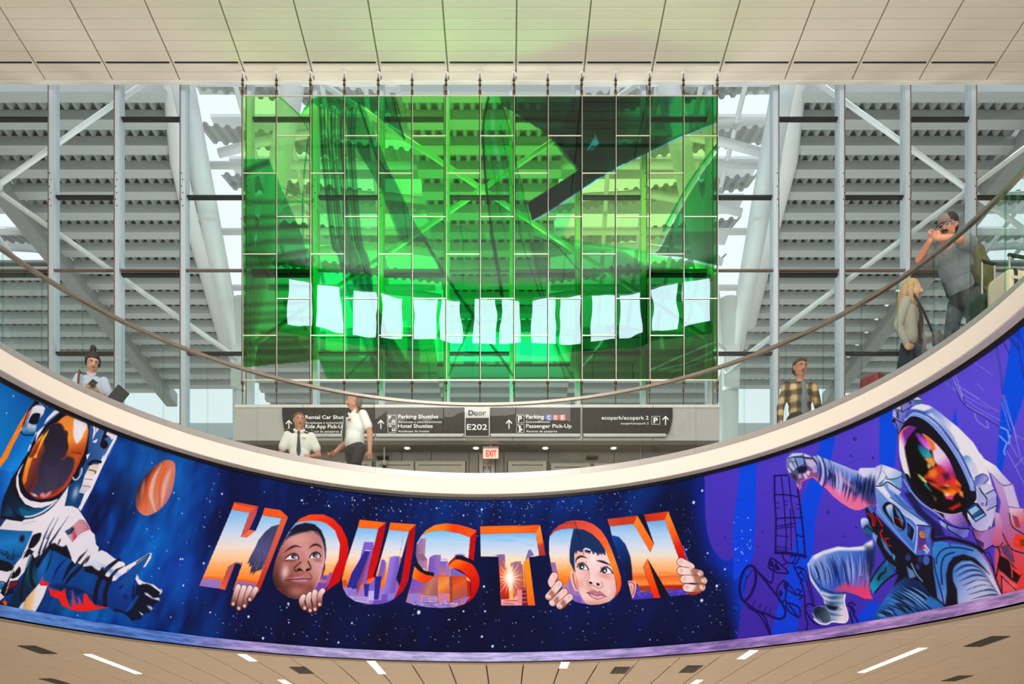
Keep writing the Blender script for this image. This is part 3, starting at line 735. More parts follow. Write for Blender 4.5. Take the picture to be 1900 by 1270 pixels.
# life-support pack sides
fill([(-150, 640), (72, 735)] + fA(575,345, 620,380, 860,490, 960,560, 720,800, 520,930, 300,950, 180,1130, 100,1270) + fB(20,230, 0,260) + [(-150, 900)], ('g', (0, 800), (90, 780), [(0, (12, 120, 205)), (.6, (10, 96, 180)), (1, (12, 74, 150))]), 1.2)
fill(fA(300,900, 520,940, 460,1080, 420,1270) + fB(340,120, 300,220, 160,300, 60,250, 10,250) + fA(110,1270, 200,1060), ('g', (20, 840), (50, 870), [(0, (10, 110, 205)), (.6, (20, 140, 235)), (1, (8, 70, 150))]), 1.2)
fill([(-150, 870)] + fB(0,260, 60,260, 180,310, 300,250, 240,340, 120,560, 0,880) + [(-150, 960)], ('g', (0, 900), (35, 900), [(0, (10, 90, 190)), (.6, (22, 130, 230)), (1, (10, 60, 130))]), 1.5)
fill(fA(575,345, 290,900, 180,1110, 110,1270) + fB(0,220) + [(-14, 880), (-14, 870)] + fB(0,90) + fA(20,1270, 100,1110, 300,740, 420,560), ('g', (60, 740), (5, 860), [(0, (250, 96, 30)), (.5, (255, 136, 20)), (1, (255, 140, 20))]), 1.2)
fill(fA(575,345, 620,375, 560,490, 480,520, 420,600, 350,780, 300,860, 420,560), INK)
fill(fA(620,375, 700,430, 720,450, 860,485, 800,520, 770,500, 690,520, 680,440, 600,410), WH)
fill(fA(600,420, 710,440, 690,515, 575,480), (90, 150, 210)); stroke(fA(600,440, 620,480, 650,450, 660,500, 690,455), 1.6, INK)
fill(fA(480,530, 530,495, 620,500, 665,535, 640,620, 560,720, 500,790, 340,910, 330,840, 420,680), ('g', (62, 755), (48, 800), [(0, (232, 238, 250)), (.55, (170, 200, 230)), (.8, (60, 120, 180)), (1, (120, 160, 200))]), 1.2)
fill(fA(460,650, 500,615, 560,610, 595,630, 580,690, 540,770, 470,775, 420,745), INK, 1.2, True)
fill(fA(420,760, 480,790, 540,780, 520,890, 400,910, 340,900), ('g', (55, 790), (50, 805), [(0, (190, 205, 225)), (1, (30, 100, 170))]), 3)
stroke(fA(300,850, 320,910, 400,940, 520,930), 2.4, INK); stroke(fA(320,830, 300,870), 2, WH)
# dark helmet ring and collar
fill([(-150, 990)] + fB(0,980, 40,760, 100,560, 170,380, 260,260, 330,120) + fA(420,1180, 470,1060, 600,860, 740,700, 880,580, 980,545, 1180,630, 1330,700, 1420,760, 1400,900, 1380,1060, 1300,1270) + fB(1300,80, 1180,260, 1060,440, 900,700, 700,900, 480,960, 340,1020, 70,980), INK, 1.4)
fill(fA(970,535, 890,540, 760,640, 680,740, 670,790, 720,740, 860,620), (66, 110, 180)); fill(fA(900,510, 960,530, 860,600, 740,690, 640,790, 690,690, 780,590), WH)
fill(fA(660,795, 560,960, 520,1040, 545,900, 590,850), WH); fill(fA(560,880, 470,1010, 460,1060, 520,900), (170, 190, 225)); stroke(fA(450,1085, 420,1160), 3, WH); stroke(fA(440,1130, 430,1170), 2, (60, 140, 220))
# teal glow in the collar
fill(fB(140,500, 120,640, 180,840, 330,950, 480,930, 700,850, 830,720, 600,820, 400,800, 280,700), ('g', (20, 900), (90, 960), [(0, (20, 24, 44)), (.35, (14, 44, 70)), (.7, (10, 92, 140)), (1, (10, 110, 160))]), 5, True, .85)
fill(fB(60,640, 130,560, 140,760, 220,920, 330,980, 60,930, 10,880), ('g', (5, 940), (35, 960), [(0, (20, 24, 44)), (.5, (16, 70, 110)), (1, (24, 22, 40))]), 4, True)
fill(fB(290,820, 480,880, 700,840, 800,760, 700,850, 480,940, 340,940), (12, 98, 150), 3, True)
# visor
VIS = fA(850,740, 930,670, 1040,625, 1150,630, 1230,680, 1290,780, 1305,900, 1270,1080, 1210,1270) + fB(1210,60, 1120,260, 1000,480, 850,620, 700,680, 540,680, 430,610, 350,500, 325,400, 350,260, 420,60) + fA(440,1230, 540,1020, 680,850, 720,800)
fill(VIS, ('g', (60, 880), (165, 800), [(0, (120, 40, 30)), (.35, (160, 60, 30)), (.7, (200, 90, 30)), (1, (150, 50, 50))]), 1.2, True)
CLIP[0] = cover(VIS, True)
fill(fA(850,740, 950,660, 1060,625, 1160,640, 1250,720, 1300,860, 1260,1100, 1190,1220, 1050,1200, 970,1240, 1000,1060, 960,860, 920,780), ('g', (120, 780), (140, 850), [(0, (238, 140, 60)), (.5, (246, 150, 50)), (.8, (190, 84, 34)), (1, (120, 40, 30))]), 3)
fill(fA(1100,665, 1170,670, 1250,720, 1285,810, 1240,900, 1200,990, 1130,1060, 1090,980, 1080,860), (240, 238, 250), 4, True)
fill(fA(720,790, 860,760, 920,800, 960,900, 990,1010, 990,1120, 960,1270) + fB(900,100, 1000,60, 1090,100, 1080,240, 1000,400, 900,520, 700,580, 560,620, 470,580, 540,400, 560,220, 600,60) + fA(640,1180, 640,1040, 620,940), ('g', (80, 820), (100, 920), [(0, (38, 34, 52)), (.5, (50, 46, 72)), (1, (62, 60, 86))]), 4, True)
for k in range(9): stroke(fB(640 + k*6,200 + k*36, 760,220 + k*36, 880 - k*8,215 + k*34), 1.6, (84, 82, 110), 2, True, .35)
fill(fA(960,870, 1000,900, 990,1020, 1010,1100, 980,1180, 960,1000), (40, 34, 48), 3, True)
fill(fB(600,60, 560,220, 500,420, 430,600, 350,520, 400,360, 440,160, 520,0) + fA(560,1180, 650,1130, 665,1160), ('g', (50, 870), (70, 880), [(0, (150, 70, 40)), (.5, (110, 50, 50)), (1, (80, 36, 46))]), 3)
fill(fA(720,850, 690,930, 620,1060, 560,1180, 540,1270, 420,1270, 500,1120, 560,1000, 640,910) + fB(540,0, 470,100, 420,260, 390,420, 350,480, 330,400, 370,200, 430,0), ('g', (75, 800), (45, 900), [(0, (250, 180, 60)), (.5, (255, 170, 50)), (1, (230, 120, 30))]), 2)
fill(fB(1150,120, 1210,0, 1180,160, 1080,340, 960,540, 820,640, 640,690, 500,670, 640,665, 820,600, 960,460, 1060,300), (190, 60, 34), 4)
fill(fB(450,600, 520,610, 560,650, 500,650), (200, 190, 215), 3); fill(fB(590,610, 640,590, 670,620, 720,580, 760,570, 740,620, 700,650, 640,670, 590,650), (190, 140, 160), 3)
stroke(fA(650,1020, 800,1080, 970,1130), .9, (28, 24, 34), .8); stroke(fA(1050,1180, 1230,1230), .9, (90, 30, 30), .8)
CLIP[0] = None
# right side of the pack
fill(fA(1330,700, 1560,800, 1745,860, 1720,1000, 1600,1270) + fB(1610,20, 1480,280, 1330,600, 1190,860, 1150,830, 950,790, 1000,480, 1080,430, 1180,270, 1290,80), ('g', (150, 870), (200, 860), [(0, (12, 64, 120)), (.5, (40, 84, 150)), (1, (60, 104, 170))]), 1.2)
fill(fA(1340,705, 1400,730, 1410,900, 1360,1010, 1380,860), WH); fill(fA(1420,740, 1465,760, 1450,860, 1415,900), WH); fill(fA(1360,1030, 1440,990, 1420,1040, 1390,1050), WH)
fill(fA(1560,810, 1640,820, 1680,850, 1660,920, 1590,960, 1520,1010, 1480,1100, 1500,980, 1540,880), INK); fill(fA(1580,880, 1640,870, 1680,900, 1720,860, 1740,870, 1700,980, 1640,1000, 1620,960, 1560,930), WH)
ell(193, 825, 7.5, 8.5, 0, INK); fill(fA(1600,820, 1640,830, 1630,850), WH)
fill(fA(1745,865, 1720,980, 1600,1200, 1560,1270) + fB(1610,0, 1500,230, 1360,540, 1190,860, 1155,830, 1230,640, 1330,420, 1460,160, 1545,0) + fA(1520,1270, 1600,1130, 1690,950), WH, 1.0)
fill(fB(1270,40, 1330,10, 1280,110), WH)
stroke(fB(1310,170, 1380,130, 1480,140), 5.5, INK); fill(fB(1320,200, 1380,175, 1465,180, 1420,300, 1340,420, 1330,520, 1240,610, 1160,590, 1200,500, 1250,330), ('g', (165, 870), (155, 915), [(0, (228, 208, 190)), (.4, (236, 234, 246)), (.7, (225, 215, 215)), (1, (190, 200, 230))]), 1.2)
stroke(fB(1310,255, 1410,280, 1395,310), 1.8, INK); stroke(fB(1250,390, 1360,402), 1.2, (90, 80, 90)); stroke(fB(1210,490, 1330,505), 1.2, (90, 80, 90))
fill(fB(1170,620, 1230,640, 1180,780, 1080,740), DB, 2); blob(140, 915, 6, 14, .3, (190, 205, 240), .8)
fill(fB(1110,300, 1170,240, 1215,240, 1200,320, 1150,390, 1080,380, 1060,350), INK, 1, True); stroke(fB(1205,235, 1195,310, 1140,390, 1090,400, 1075,365), 2.6, (180, 205, 245)); stroke(fB(1185,250, 1170,330), 1.5, (50, 130, 210))
# white collar and suit
fill(fB(340,175, 270,330, 275,470, 300,580, 360,660, 440,710, 600,740, 760,720, 860,680, 760,760, 620,815, 500,815, 370,760, 290,650, 240,500, 240,370, 280,260), WH, 1.0)
SUIT = fB(0,1080, 70,980, 170,1000, 320,1020, 360,990, 480,975, 640,910, 800,780, 930,590, 1010,490, 990,620, 950,790, 1060,790, 1150,830, 1250,980, 1320,1100, 1340,1160, 1395,1210, 1400,1290) + fC(1320,120, 1330,230, 1370,270, 1360,330, 1410,310, 1480,340, 1580,420) + fD(470,270, 540,300, 555,330, 460,420, 390,530, 440,520, 350,480, 300,460, 270,380, 240,410, 130,340, 100,380, 40,360) + fC(1400,620, 1270,530, 1160,540, 1000,440, 960,330, 920,240, 880,300, 690,220, 620,340, 500,420, 380,560, 260,700, 160,860, 60,960, 0,1010) + [(-120, 1120), (-120, 1000)]
fill(SUIT, ('g', (0, 1000), (180, 1000), [(0, (226, 226, 240)), (.5, (238, 236, 248)), (1, (228, 228, 246))]), 1.2)
stroke(fB(370,948, 470,940, 620,880, 760,780, 850,700), 2.6, WH); stroke(fB(370,968, 480,960, 640,900, 780,790, 960,560, 1010,470), 1.6, (20, 60, 110)); stroke(fB(0,1090, 80,980), 2.2, INK); stroke(fB(340,1060, 420,1030, 520,1015), 1.6, (190, 196, 226), 2)
for q in ((640,1270, 720,1100, 800,960), (690,1270, 780,1120, 860,960), (790,1270, 900,1100, 1010,940)): stroke(fB(*q), 3.2, (56, 78, 140), 2.2, True, .8, True)
for q in ((540,350, 590,200, 660,40), (600,330, 660,180, 730,0), (690,220, 770,100, 830,0)): stroke(fC(*q), 4.2, (24, 30, 56), 1.5, True, 1, True)
# flag on the shoulder
FL = fB(950,1160, 1060,1095, 1160,995, 1225,985, 1290,1050, 1335,1150, 1250,1200, 1150,1270) + fC(1080,120, 1000,205, 960,140, 900,50)
CLIP[0] = cover(FL)
fill(FL, (226, 220, 236))
for k in range(8):
    o = 22 * k
    stroke(fB(1030 + o*.30,1085 + o*1.35, 1120 + o*.25,1010 + o*1.25, 1200 + o*.2,1000 + o*1.05, 1330,1010 + o*.75), 1.6, (178, 30, 56), .9)
    stroke(fB(950 + o*.5,1170 + o*1.3, 1010 + o*.4,1140 + o*1.3, 1080 + o*.35,1080 + o*1.3), 1.5, (178, 30, 56), .9)
fill(fB(945,1165, 1065,1095, 1095,1130, 1060,1190, 985,1230), (24, 46, 96))
for x, y in fB(980,1170, 1010,1150, 1040,1130, 1000,1195, 1035,1170): ell(x, y, .7, .7, 0, (220, 226, 245))
CLIP[0] = None
# chest pack
fill([(-120, 985)] + fC(0,20, 250,40, 455,45, 430,120, 300,400, 200,520) + fC(0,450) + [(-120, 1040)], ('g', (0, 985), (10, 1045), [(0, (20, 90, 160)), (.4, (26, 130, 214)), (1, (16, 80, 150))]), 1.2)
ell(41, 1000, 6.5, 8.5, .2, (50, 70, 120)); ell(41, 1000, 3, 5.5, .2, INK)
for k, ch in enumerate(((10,300,0,360,30,330), (40,310,25,380,60,350), (75,320,60,390,110,330), (100,330,90,420,130,380), (120,350,110,440,160,400), (170,360,150,440,190,430), (205,370,190,450), (215,385,265,390))): stroke(fC(*ch), 1.3, INK, .8, False)
stroke(fC(195,300, 175,430), 1.2, INK, .8)
fill([(-120, 1036)] + fC(0,440, 100,470, 190,520, 170,590, 90,610, 0,590) + [(-120, 1060)], INK, 1.5)
fill([(-120, 1062)] + fC(0,605, 130,640, 90,760, 0,740), WH); fill([(-120, 1082)] + fC(0,760, 70,770, 0,870), (24, 120, 200)); stroke(fC(-10,745, 75,765, 20,850), 2.2, INK)
fill(fC(0,900, 60,960, 200,500, 480,330, 380,290, 200,540, 100,740), INK); fill(fC(440,130, 480,90, 570,70, 555,160, 500,240, 450,280, 390,275), INK, 1.2, True); fill(fC(330,370, 380,300, 430,300, 420,350, 370,410), INK, 1.2, True)
fill(fC(260,535, 290,580, 270,650, 200,700, 150,690, 200,580), INK, 1.2, True); fill(fC(140,740, 240,725, 260,760, 240,810, 180,850, 190,900, 60,960, 100,860), INK, 1.4); fill(fC(130,770, 240,740, 250,790, 160,830, 110,860), (120, 24, 36), 3)
fill(fC(0,1040, 40,985, 100,1010, 120,1060, 90,1100, 0,1100), INK); fill(fC(20,1040, 60,1000, 100,1030, 90,1080, 60,1100, 50,1040), (226, 96, 30), 3)
fill(fC(200,520, 300,410, 380,290, 260,540, 200,620), WH)
# side panel, dark teal
fill(fC(440,350, 480,420, 510,400, 560,340, 520,560, 510,720, 545,770, 360,960, 320,1100, 240,1120, 150,1090, 180,920, 280,780, 340,640, 380,520), ('g', (40, 1080), (75, 1050), [(0, (16, 40, 70)), (.5, (10, 84, 110)), (1, (18, 20, 34))]), 2)
stroke(fC(470,450, 430,580, 440,740, 480,820), 6, INK, 3); stroke(fC(440,360, 380,520, 330,700, 290,900, 300,1010), 3.2, INK, 2); stroke(fC(435,380, 400,480, 370,540), 2, (70, 160, 230), 1.5)
fill(fC(545,770, 660,800, 600,960, 480,1185, 400,1170, 320,1140, 360,980), ('g', (52, 1100), (80, 1105), [(0, (232, 180, 120)), (.4, (240, 205, 160)), (.52, (232, 230, 240)), (1, (236, 234, 248))]), 1.4); fill(fC(300,1050, 350,1010, 320,1140, 250,1130), (210, 215, 235), 2)
# sleeve, blue shadow side
fill(fC(690,225, 860,260, 960,330, 990,440, 1160,540, 1400,620, 1560,720) + fD(200,470, 330,480, 440,520, 560,420, 760,250, 860,190, 840,270, 760,360, 690,440, 690,540, 720,600, 650,760, 560,900, 420,920, 340,850) + fC(1500,1100, 1200,1120, 1000,1000, 700,900, 680,790, 540,760, 510,640, 530,480), ('g', (80, 1010), (190, 1120), [(0, (14, 80, 150)), (.3, (16, 84, 170)), (.6, (12, 60, 140)), (1, (14, 50, 130))]), 2)
blob(80, 1045, 10, 24, .2, (24, 120, 214), .7); blob(108, 1060, 8, 30, .2, (10, 60, 170), .6); blob(165, 1075, 16, 22, .2, (14, 90, 180), .5); blob(230, 1095, 22, 22, 0, (20, 80, 190), .6)
fill(fC(690,225, 760,210, 800,240, 860,270, 920,240, 960,340, 990,440, 900,400, 780,330, 690,300, 600,440, 530,560, 480,520, 600,330), INK, 3); fill(fC(830,150, 845,160, 810,240, 795,230), INK); fill(fC(1160,545, 1270,525, 1330,580, 1400,610, 1560,720, 1480,740, 1300,640, 1180,610), INK, 3)
for q, w in (((1215,300, 1080,440, 960,560, 860,760), 9), ((1220,390, 1100,560, 960,700, 880,830), 7), ((930,420, 800,560, 720,760), 3), ((1250,380, 1180,500), 4), ((740,280, 680,500, 620,640), 2.5)): stroke(fC(*q), w, INK, 2, True, .95, 2)
fill(fC(990,440, 1100,330, 1220,300, 1100,400, 1040,500), WH, 1.5)
for q, w in (((470,270, 330,370, 240,500, 190,640, 170,800), 8), ((550,340, 430,400, 340,560, 300,700, 300,830), 8), ((270,370, 240,420), 5), ((370,400, 330,470), 5)): stroke(fD(*q), w, INK, 1.6, True, .97)
fill(fD(470,280, 545,310, 550,335, 430,380, 340,480, 300,460, 370,370), WH, 1.2); fill(fD(540,345, 620,330, 560,420, 480,470, 430,520, 385,530, 400,470, 470,390), WH, 1.2)
# red rim light
fill(fC(545,770, 590,660, 600,730, 690,770, 665,805, 560,800), ('g', (74, 1070), (90, 1088), [(0, (130, 90, 210)), (.5, (230, 40, 50)), (1, (236, 30, 30))]), 1.2)
fill(fC(675,830, 730,860, 850,880, 905,840, 915,950, 960,1080, 1000,1110, 1000,870, 1030,1000, 1080,1090, 1090,950, 1150,1080, 1160,930, 1200,900, 1240,1000, 1330,1080, 1500,1105, 1300,1140, 1180,1160, 1010,1145, 860,1080, 820,990, 700,940), (240, 34, 30), 1.4)
for q in ((1000,870, 1030,1000, 1060,1090), (1060,960, 1100,1010, 1160,1110), (1240,980, 1300,1070)): stroke(fC(*q), 3.4, (110, 84, 200), 3, True, .7, 2)
fill(fC(680,790, 850,880, 910,830, 930,980, 980,1080, 960,870, 1010,850, 1060,940, 1180,890, 1290,1000, 1420,1080, 1380,1000, 1100,840, 800,780), (20, 18, 44), 5, False, .6)
# glove
fill(fD(700,560, 760,540, 900,570, 990,630, 1000,680, 960,780, 880,860, 890,890, 780,940, 740,1000, 640,1020, 560,930, 620,860, 650,760, 680,650), (14, 24, 52), 1.8)
fill(fD(555,345, 700,270, 850,180, 880,180, 870,240, 800,350, 770,360, 860,200, 640,350, 560,430, 600,380), WH, 1.2); fill(fD(860,195, 770,350, 690,450, 640,560, 540,640, 480,560, 570,430, 680,330), ('g', (240, 1060), (270, 1035), [(0, (16, 76, 160)), (1, (18, 90, 160))]), 3)
stroke(fD(690,300, 760,250, 850,195), 2.2, INK); fill(fD(700,440, 720,500, 780,540, 900,570, 990,640, 1000,680, 960,650, 820,560, 720,575, 675,500), WH, 2); fill(fD(790,670, 830,680, 900,740, 970,730, 980,770, 880,750, 800,700), (200, 214, 245), 2.4); fill(fD(820,830, 870,840, 890,870, 870,900, 830,860), (180, 205, 240), 3); fill(fD(720,905, 775,940, 760,955), WH, 1.5)
fill(fD(760,560, 860,570, 960,650, 1000,690, 960,730, 880,690, 800,650, 730,640), INK, 3, False, .8); fill(fD(800,700, 900,750, 960,775, 920,810, 800,780, 750,720), INK, 3, False, .75); fill(fD(700,780, 780,800, 880,890, 850,930, 780,910, 700,860), INK, 4, False, .6)
stroke(fD(660,600, 640,740, 690,700), 4, (14, 20, 50), 3, True, .8); stroke(fD(700,720, 640,820, 600,870), 5, (24, 80, 170), 4, True, .8); stroke(fD(420,880, 560,930, 640,1010), 4, INK, 3); blob(205, 1060, 20, 5, .5, (18, 90, 190), .5); blob(233, 1108, 5, 5, 0, (16, 24, 60), .8); stroke(fD(480,620, 520,580), 3, (16, 24, 60), 3)
for q in ((980,690, 1005,650, 990,630),): stroke(fD(*q), 1.6, WH)
# striped planet
PL = fP(1530,1040, 1525,990, 1495,965, 1440,962, 1370,1000, 1290,1070, 1220,1170, 1190,1260) + [(252, 925), (253, 942), (262, 954), (275, 957), (295, 947), (312, 928), (321, 905), (325, 880)]
fill(PL, ('g', (262, 885), (318, 915), [(0, (40, 26, 40)), (.2, (120, 60, 50)), (.45, (214, 110, 70)), (.75, (206, 130, 110)), (1, (190, 110, 110))]), 1.6, True)
CLIP[0] = cover(PL, True)
for q, w, c in (((300,862, 285,890, 280,920, 290,955), 9, (228, 190, 180)), ((318,868, 306,900, 300,940), 8, (220, 176, 168)), ((290,868, 275,900, 270,950), 5, (226, 80, 30)), ((310,862, 297,900, 296,950), 3.5, (224, 84, 34)), ((268,885, 262,930), 6, (190, 120, 100)), ((324,862, 316,900), 3, (220, 110, 80))): stroke(fr(0, 0, 1)(*q), w, c, 4, True, .8, 2)
blob(262, 880, 10, 34, .55, (26, 18, 40), .9)
CLIP[0] = None
# --- the word and the city
SKY = [(0, (120, 180, 238)), (.12, (150, 200, 244)), (.3, (206, 220, 246)), (.45, (238, 226, 220)), (.58, (250, 205, 160)), (.72, (252, 166, 90)), (.86, (250, 130, 40)), (.93, (244, 110, 30)), (1, (160, 120, 210))]
def sky_fill(P, y0, y1, seed, dx=0, sm=False, stops=SKY):
    m = cover(P, sm); CLIP[0] = m
    fill(P, ('g', (500, y0), (500 + dx, y1), stops), 1.2, sm)
    g = np.random.default_rng(seed); a = np.array(P); xa, xb = a[:, 0].min(), a[:, 0].max()
    for _ in range(46):
        t = g.random(); y = y0 + (y1 - y0) * t * .9; x = g.uniform(xa - 10, xb); L = g.uniform(14, 46)
        c = colour(('g', (500, y0), (500, y1), stops), np.array([500.]), np.array([y + g.uniform(-14, 10)]))[0]
        stroke([(x, y), (x + L/2, y + g.uniform(-1.5, 1.5) + dx * .02), (x + L, y + g.uniform(-2, 2))], g.uniform(1.5, 3.4), tuple(c), 2.2, True, .55, 2)
    return m
RED = (226, 40, 14); ORG = (244, 104, 24); OR2 = (250, 140, 40); CRIM = (170, 10, 20)
# H
HH = fH(465,175, 690,210, 580,510, 655,520, 765,435, 845,245, 1069,275) + [(520.5, 962)] + fG(550,15, 240,870) + fH(770,1120, 480,1175, 600,840, 515,830, 320,1155, 70,1120)
HH = fH(465,175, 690,212, 580,512, 655,520, 765,435, 845,245) + fG(550,15, 240,860) + fH(480,1175, 600,838, 515,830, 425,885, 320,1155, 65,1120)
mH = sky_fill(HH, 946, 1100, 21, 0)
fill(fH(60,1130, 110,1030, 340,1045, 320,1165), (150, 120, 205), 5); fill(fH(490,1170, 540,1050, 790,1085, 770,1150), (150, 110, 190), 5)
stroke(fH(110,1030, 200,1015, 340,1040), 3, (238, 96, 40), 3, True, .7); stroke(fH(535,1045, 650,1060, 800,1085), 4, (238, 90, 30), 3, True, .8)
# hair behind the letter
fill(fH(1050,360, 960,385, 880,450, 800,550, 760,640, 700,750, 655,855, 690,830, 680,890, 715,865, 690,975, 735,940, 720,990, 770,940, 840,920, 910,760, 1000,520, 1062,360), ('g', (500, 990), (470, 1060), [(0, (60, 64, 110)), (.5, (82, 84, 140)), (1, (58, 52, 80))]), 1.2)
for k in range(12): stroke(fH(1040 - k*10,380 + k*14, 900 - k*12,560 + k*24, 780 - k*4 + (k % 3)*20,860 + (k % 4)*18), 1.2, (110, 112, 165) if k % 2 else (40, 40, 70), 1.2, True, .5)
CLIP[0] = None
fill(fH(500,80, 795,135, 690,215, 465,175), ('g', (430, 935), (475, 945), [(0, (240, 96, 50)), (1, (236, 90, 50))])); fill(fH(795,140, 770,235, 685,420, 580,512, 690,212), ('g', (470, 945), (450, 995), [(0, (190, 78, 80)), (1, (214, 80, 80))])); fill(fH(685,425, 765,438, 655,520, 580,512), (240, 110, 60))
stroke(fH(530,95, 600,115, 790,150), 2.2, (206, 40, 20), 1.5, True, .8)
fill(fH(875,152, 1069,180) + fG(630,-2, 548,12) + fH(1069,275, 845,247), (246, 86, 30)); fill(fG(630,0, 620,30, 265,945, 235,865, 550,15), ('g', (530, 965), (480, 1095), [(0, (222, 96, 60)), (.5, (204, 84, 66)), (1, (180, 40, 26))])); fill(fH(515,832, 600,840, 595,850, 510,842, 425,885), (170, 120, 150)); fill(fH(512,838, 425,890, 318,1158, 385,1170), ('g', (430, 1050), (415, 1095), [(0, (180, 90, 100)), (.5, (206, 76, 76)), (1, (244, 96, 44))]))
# first O with the girl's face
OO = [(548, 972)] + fG(720,80, 800,50, 920,40, 1040,50, 1140,90) + [(622, 985), (631, 1010), (630, 1035), (620, 1065), (603, 1096)] + fG(1100,900, 940,930, 780,1000, 640,1000, 500,900, 450,760, 470,560, 540,380, 640,180)
mO = sky_fill(OO, 968, 1100, 22)
fill([(622, 1070), (600, 1068), (590, 1076), (580, 1100), (606, 1100)], (110, 70, 180), 3); fill([(606, 1074), (612, 1062), (618, 1064), (606, 1095)], (150, 90, 170), 1.5); fill([(592, 1075), (607, 1077), (604, 1083), (590, 1082)], (190, 110, 130), 2)
CLIP[0] = None
fill([(548, 972)] + fG(780,20, 900,-30) + [(600, 955), (618, 963), (633, 978), (644, 1000), (647, 1020), (642, 1050), (630, 1080), (603, 1099)] + fG(1105,915, 1195,660) + [(628, 1040), (631, 1010), (622, 985), (606, 972), (592, 967)] + fG(900,42, 800,52), ('g', (555, 965), (640, 1050), [(0, (244, 80, 20)), (.4, (226, 36, 20)), (1, (196, 10, 20))]), 1.2)
SKN = [(0, (58, 30, 34)), (.2, (120, 66, 60)), (.5, (176, 110, 104)), (.75, (206, 150, 150)), (1, (186, 124, 120))]
fill(fG(640,180, 730,100, 850,70, 960,90, 1040,160, 1090,280, 1105,400, 1100,500, 1085,560, 1090,640, 1060,720, 1040,750, 1000,500, 900,200), (30, 26, 40), 2.2)
FACE = fG(600,260, 700,220, 800,190, 900,165, 960,190, 1030,260, 1070,380, 1085,500, 1060,660, 1010,800, 940,930, 880,990, 780,1020, 680,1010, 560,950, 470,850, 440,740, 460,600, 520,420)
fill(FACE, ('g', (505, 1080), (590, 1010), SKN), 1.4, True)
CLIP[0] = cover(FACE, True)
blob(556, 1000, 26, 10, -.1, (210, 156, 150), .8); blob(529, 1062, 8, 16, .1, (238, 206, 206), .85); blob(596, 1050, 12, 18, .2, (214, 160, 166), .7); blob(562, 1034, 6, 14, 0, (190, 130, 120), .6); blob(550, 1098, 16, 9, 0, (190, 124, 112), .7)
blob(520, 1100, 10, 14, -.5, (110, 54, 44), .6); blob(575, 1092, 10, 12, .6, (120, 62, 54), .7); blob(536, 1040, 18, 5, .1, (140, 80, 70), .6); blob(590, 1040, 8, 4, .1, (130, 74, 70), .6); blob(512, 1010, 8, 22, .35, (70, 38, 44), .8); blob(545, 1062, 5, 12, .3, (150, 90, 84), .5)
blob(565, 1056, 8, 5, .2, (200, 140, 128), .7)
CLIP[0] = None
fill(fG(560,340, 640,200, 760,110, 900,90, 1000,150, 940,170, 800,190, 660,240, 590,290), (26, 26, 44), 5); stroke(fG(905,170, 1000,200, 1060,330, 1080,480, 1050,680, 990,830, 950,900), 3, (206, 180, 220), 2.6, True, .75, 2)
stroke(fG(585,440, 650,390, 720,360, 800,375), 4.2, (54, 28, 34), 2.2, True, .95, 2); stroke(fG(890,390, 940,350, 1000,345, 1055,385), 4.2, (50, 26, 34), 2.2, True, .95, 2)
for ex in (fG(595,525, 650,480, 700,465, 740,480, 760,518, 690,524), fG(905,510, 920,470, 970,450, 1015,465, 1022,495, 960,505)): fill(ex, (236, 236, 246), 1)
for c in (fG(703,490)[0], fG(968,474)[0]): ell(c[0], c[1], 5.2, 4.2, 0, (44, 40, 60)); ell(c[0] + 2, c[1] + 1, 2.6, 2.2, 0, (120, 160, 220)); 
stroke(fG(600,510, 650,470, 705,450, 750,475, 765,520), 2.2, (30, 18, 26), 1.2); stroke(fG(900,500, 925,460, 975,435, 1020,455, 1035,490), 2.4, (30, 18, 26), 1.2); stroke(fG(580,540, 680,545, 760,515), 1.2, (110, 60, 56), 1.6)
stroke(fG(790,560, 720,620, 710,655, 740,675, 770,640, 800,655, 810,670), 2, (54, 24, 28), 1.6); stroke(fG(860,665, 880,640, 900,655, 912,620, 880,550), 2.4, (54, 24, 28), 1.8); ell(*fG(770,655)[0], 4.5, 2, .2, (34, 12, 18), 1.5); ell(*fG(872,658)[0], 3.6, 2, -.2, (34, 12, 18), 1.5); blob(*fG(830,610)[0], 5, 6, 0, (206, 150, 140), .7)
fill(fG(640,775, 720,740, 780,735, 830,735, 900,770, 860,800, 780,808, 700,795), (190, 130, 156), 2.4); stroke(fG(600,790, 660,775, 760,770, 830,765, 905,772), 1.8, (70, 30, 36), 1.4); stroke(fG(600,800, 615,750, 690,710), 2.4, (130, 74, 68), 3, True, .8); stroke(fG(905,775, 925,740, 890,700), 2.2, (110, 60, 56), 3, True, .8); stroke(fG(690,705, 760,725, 830,690, 880,690), 2, (150, 90, 84), 3, True, .7); blob(*fG(780,850)[0], 11, 4, 0, (120, 66, 62), .7)
fill(fG(1085,570, 1092,620, 1060,730, 1045,750, 1060,650), (90, 44, 44), 1.4)
def fingers(P, w, c0=(208, 160, 160), c1=(96, 50, 48), nails=None):
    for q in P:
        stroke(q, w + 1.8, (60, 26, 30), 1.6)
        stroke(q, w, ('g', q[0], q[-1], [(0, (236, 214, 220)), (.4, c0), (1, c1)]), 1.4)
        x, y = q[-1]; ell(x, y - .2, w * .3, w * .34, 0, (232, 190, 186), 1.2)
fingers([fH(550,1130, 525,1200, 500,1290, 485,1345), fH(620,1140, 600,1200, 575,1290, 555,1400), fH(695,1145, 670,1210, 640,1300, 625,1370), fH(765,1160, 745,1200, 710,1260, 690,1290)], 9.5)
fingers([fG(825,990, 800,1040, 815,1100, 838,1130), fG(905,960, 880,1020, 895,1110, 905,1160), fG(965,930, 955,1000, 970,1080, 965,1145), fG(1060,915, 1030,960, 1020,1030, 1022,1085)], 9.5)
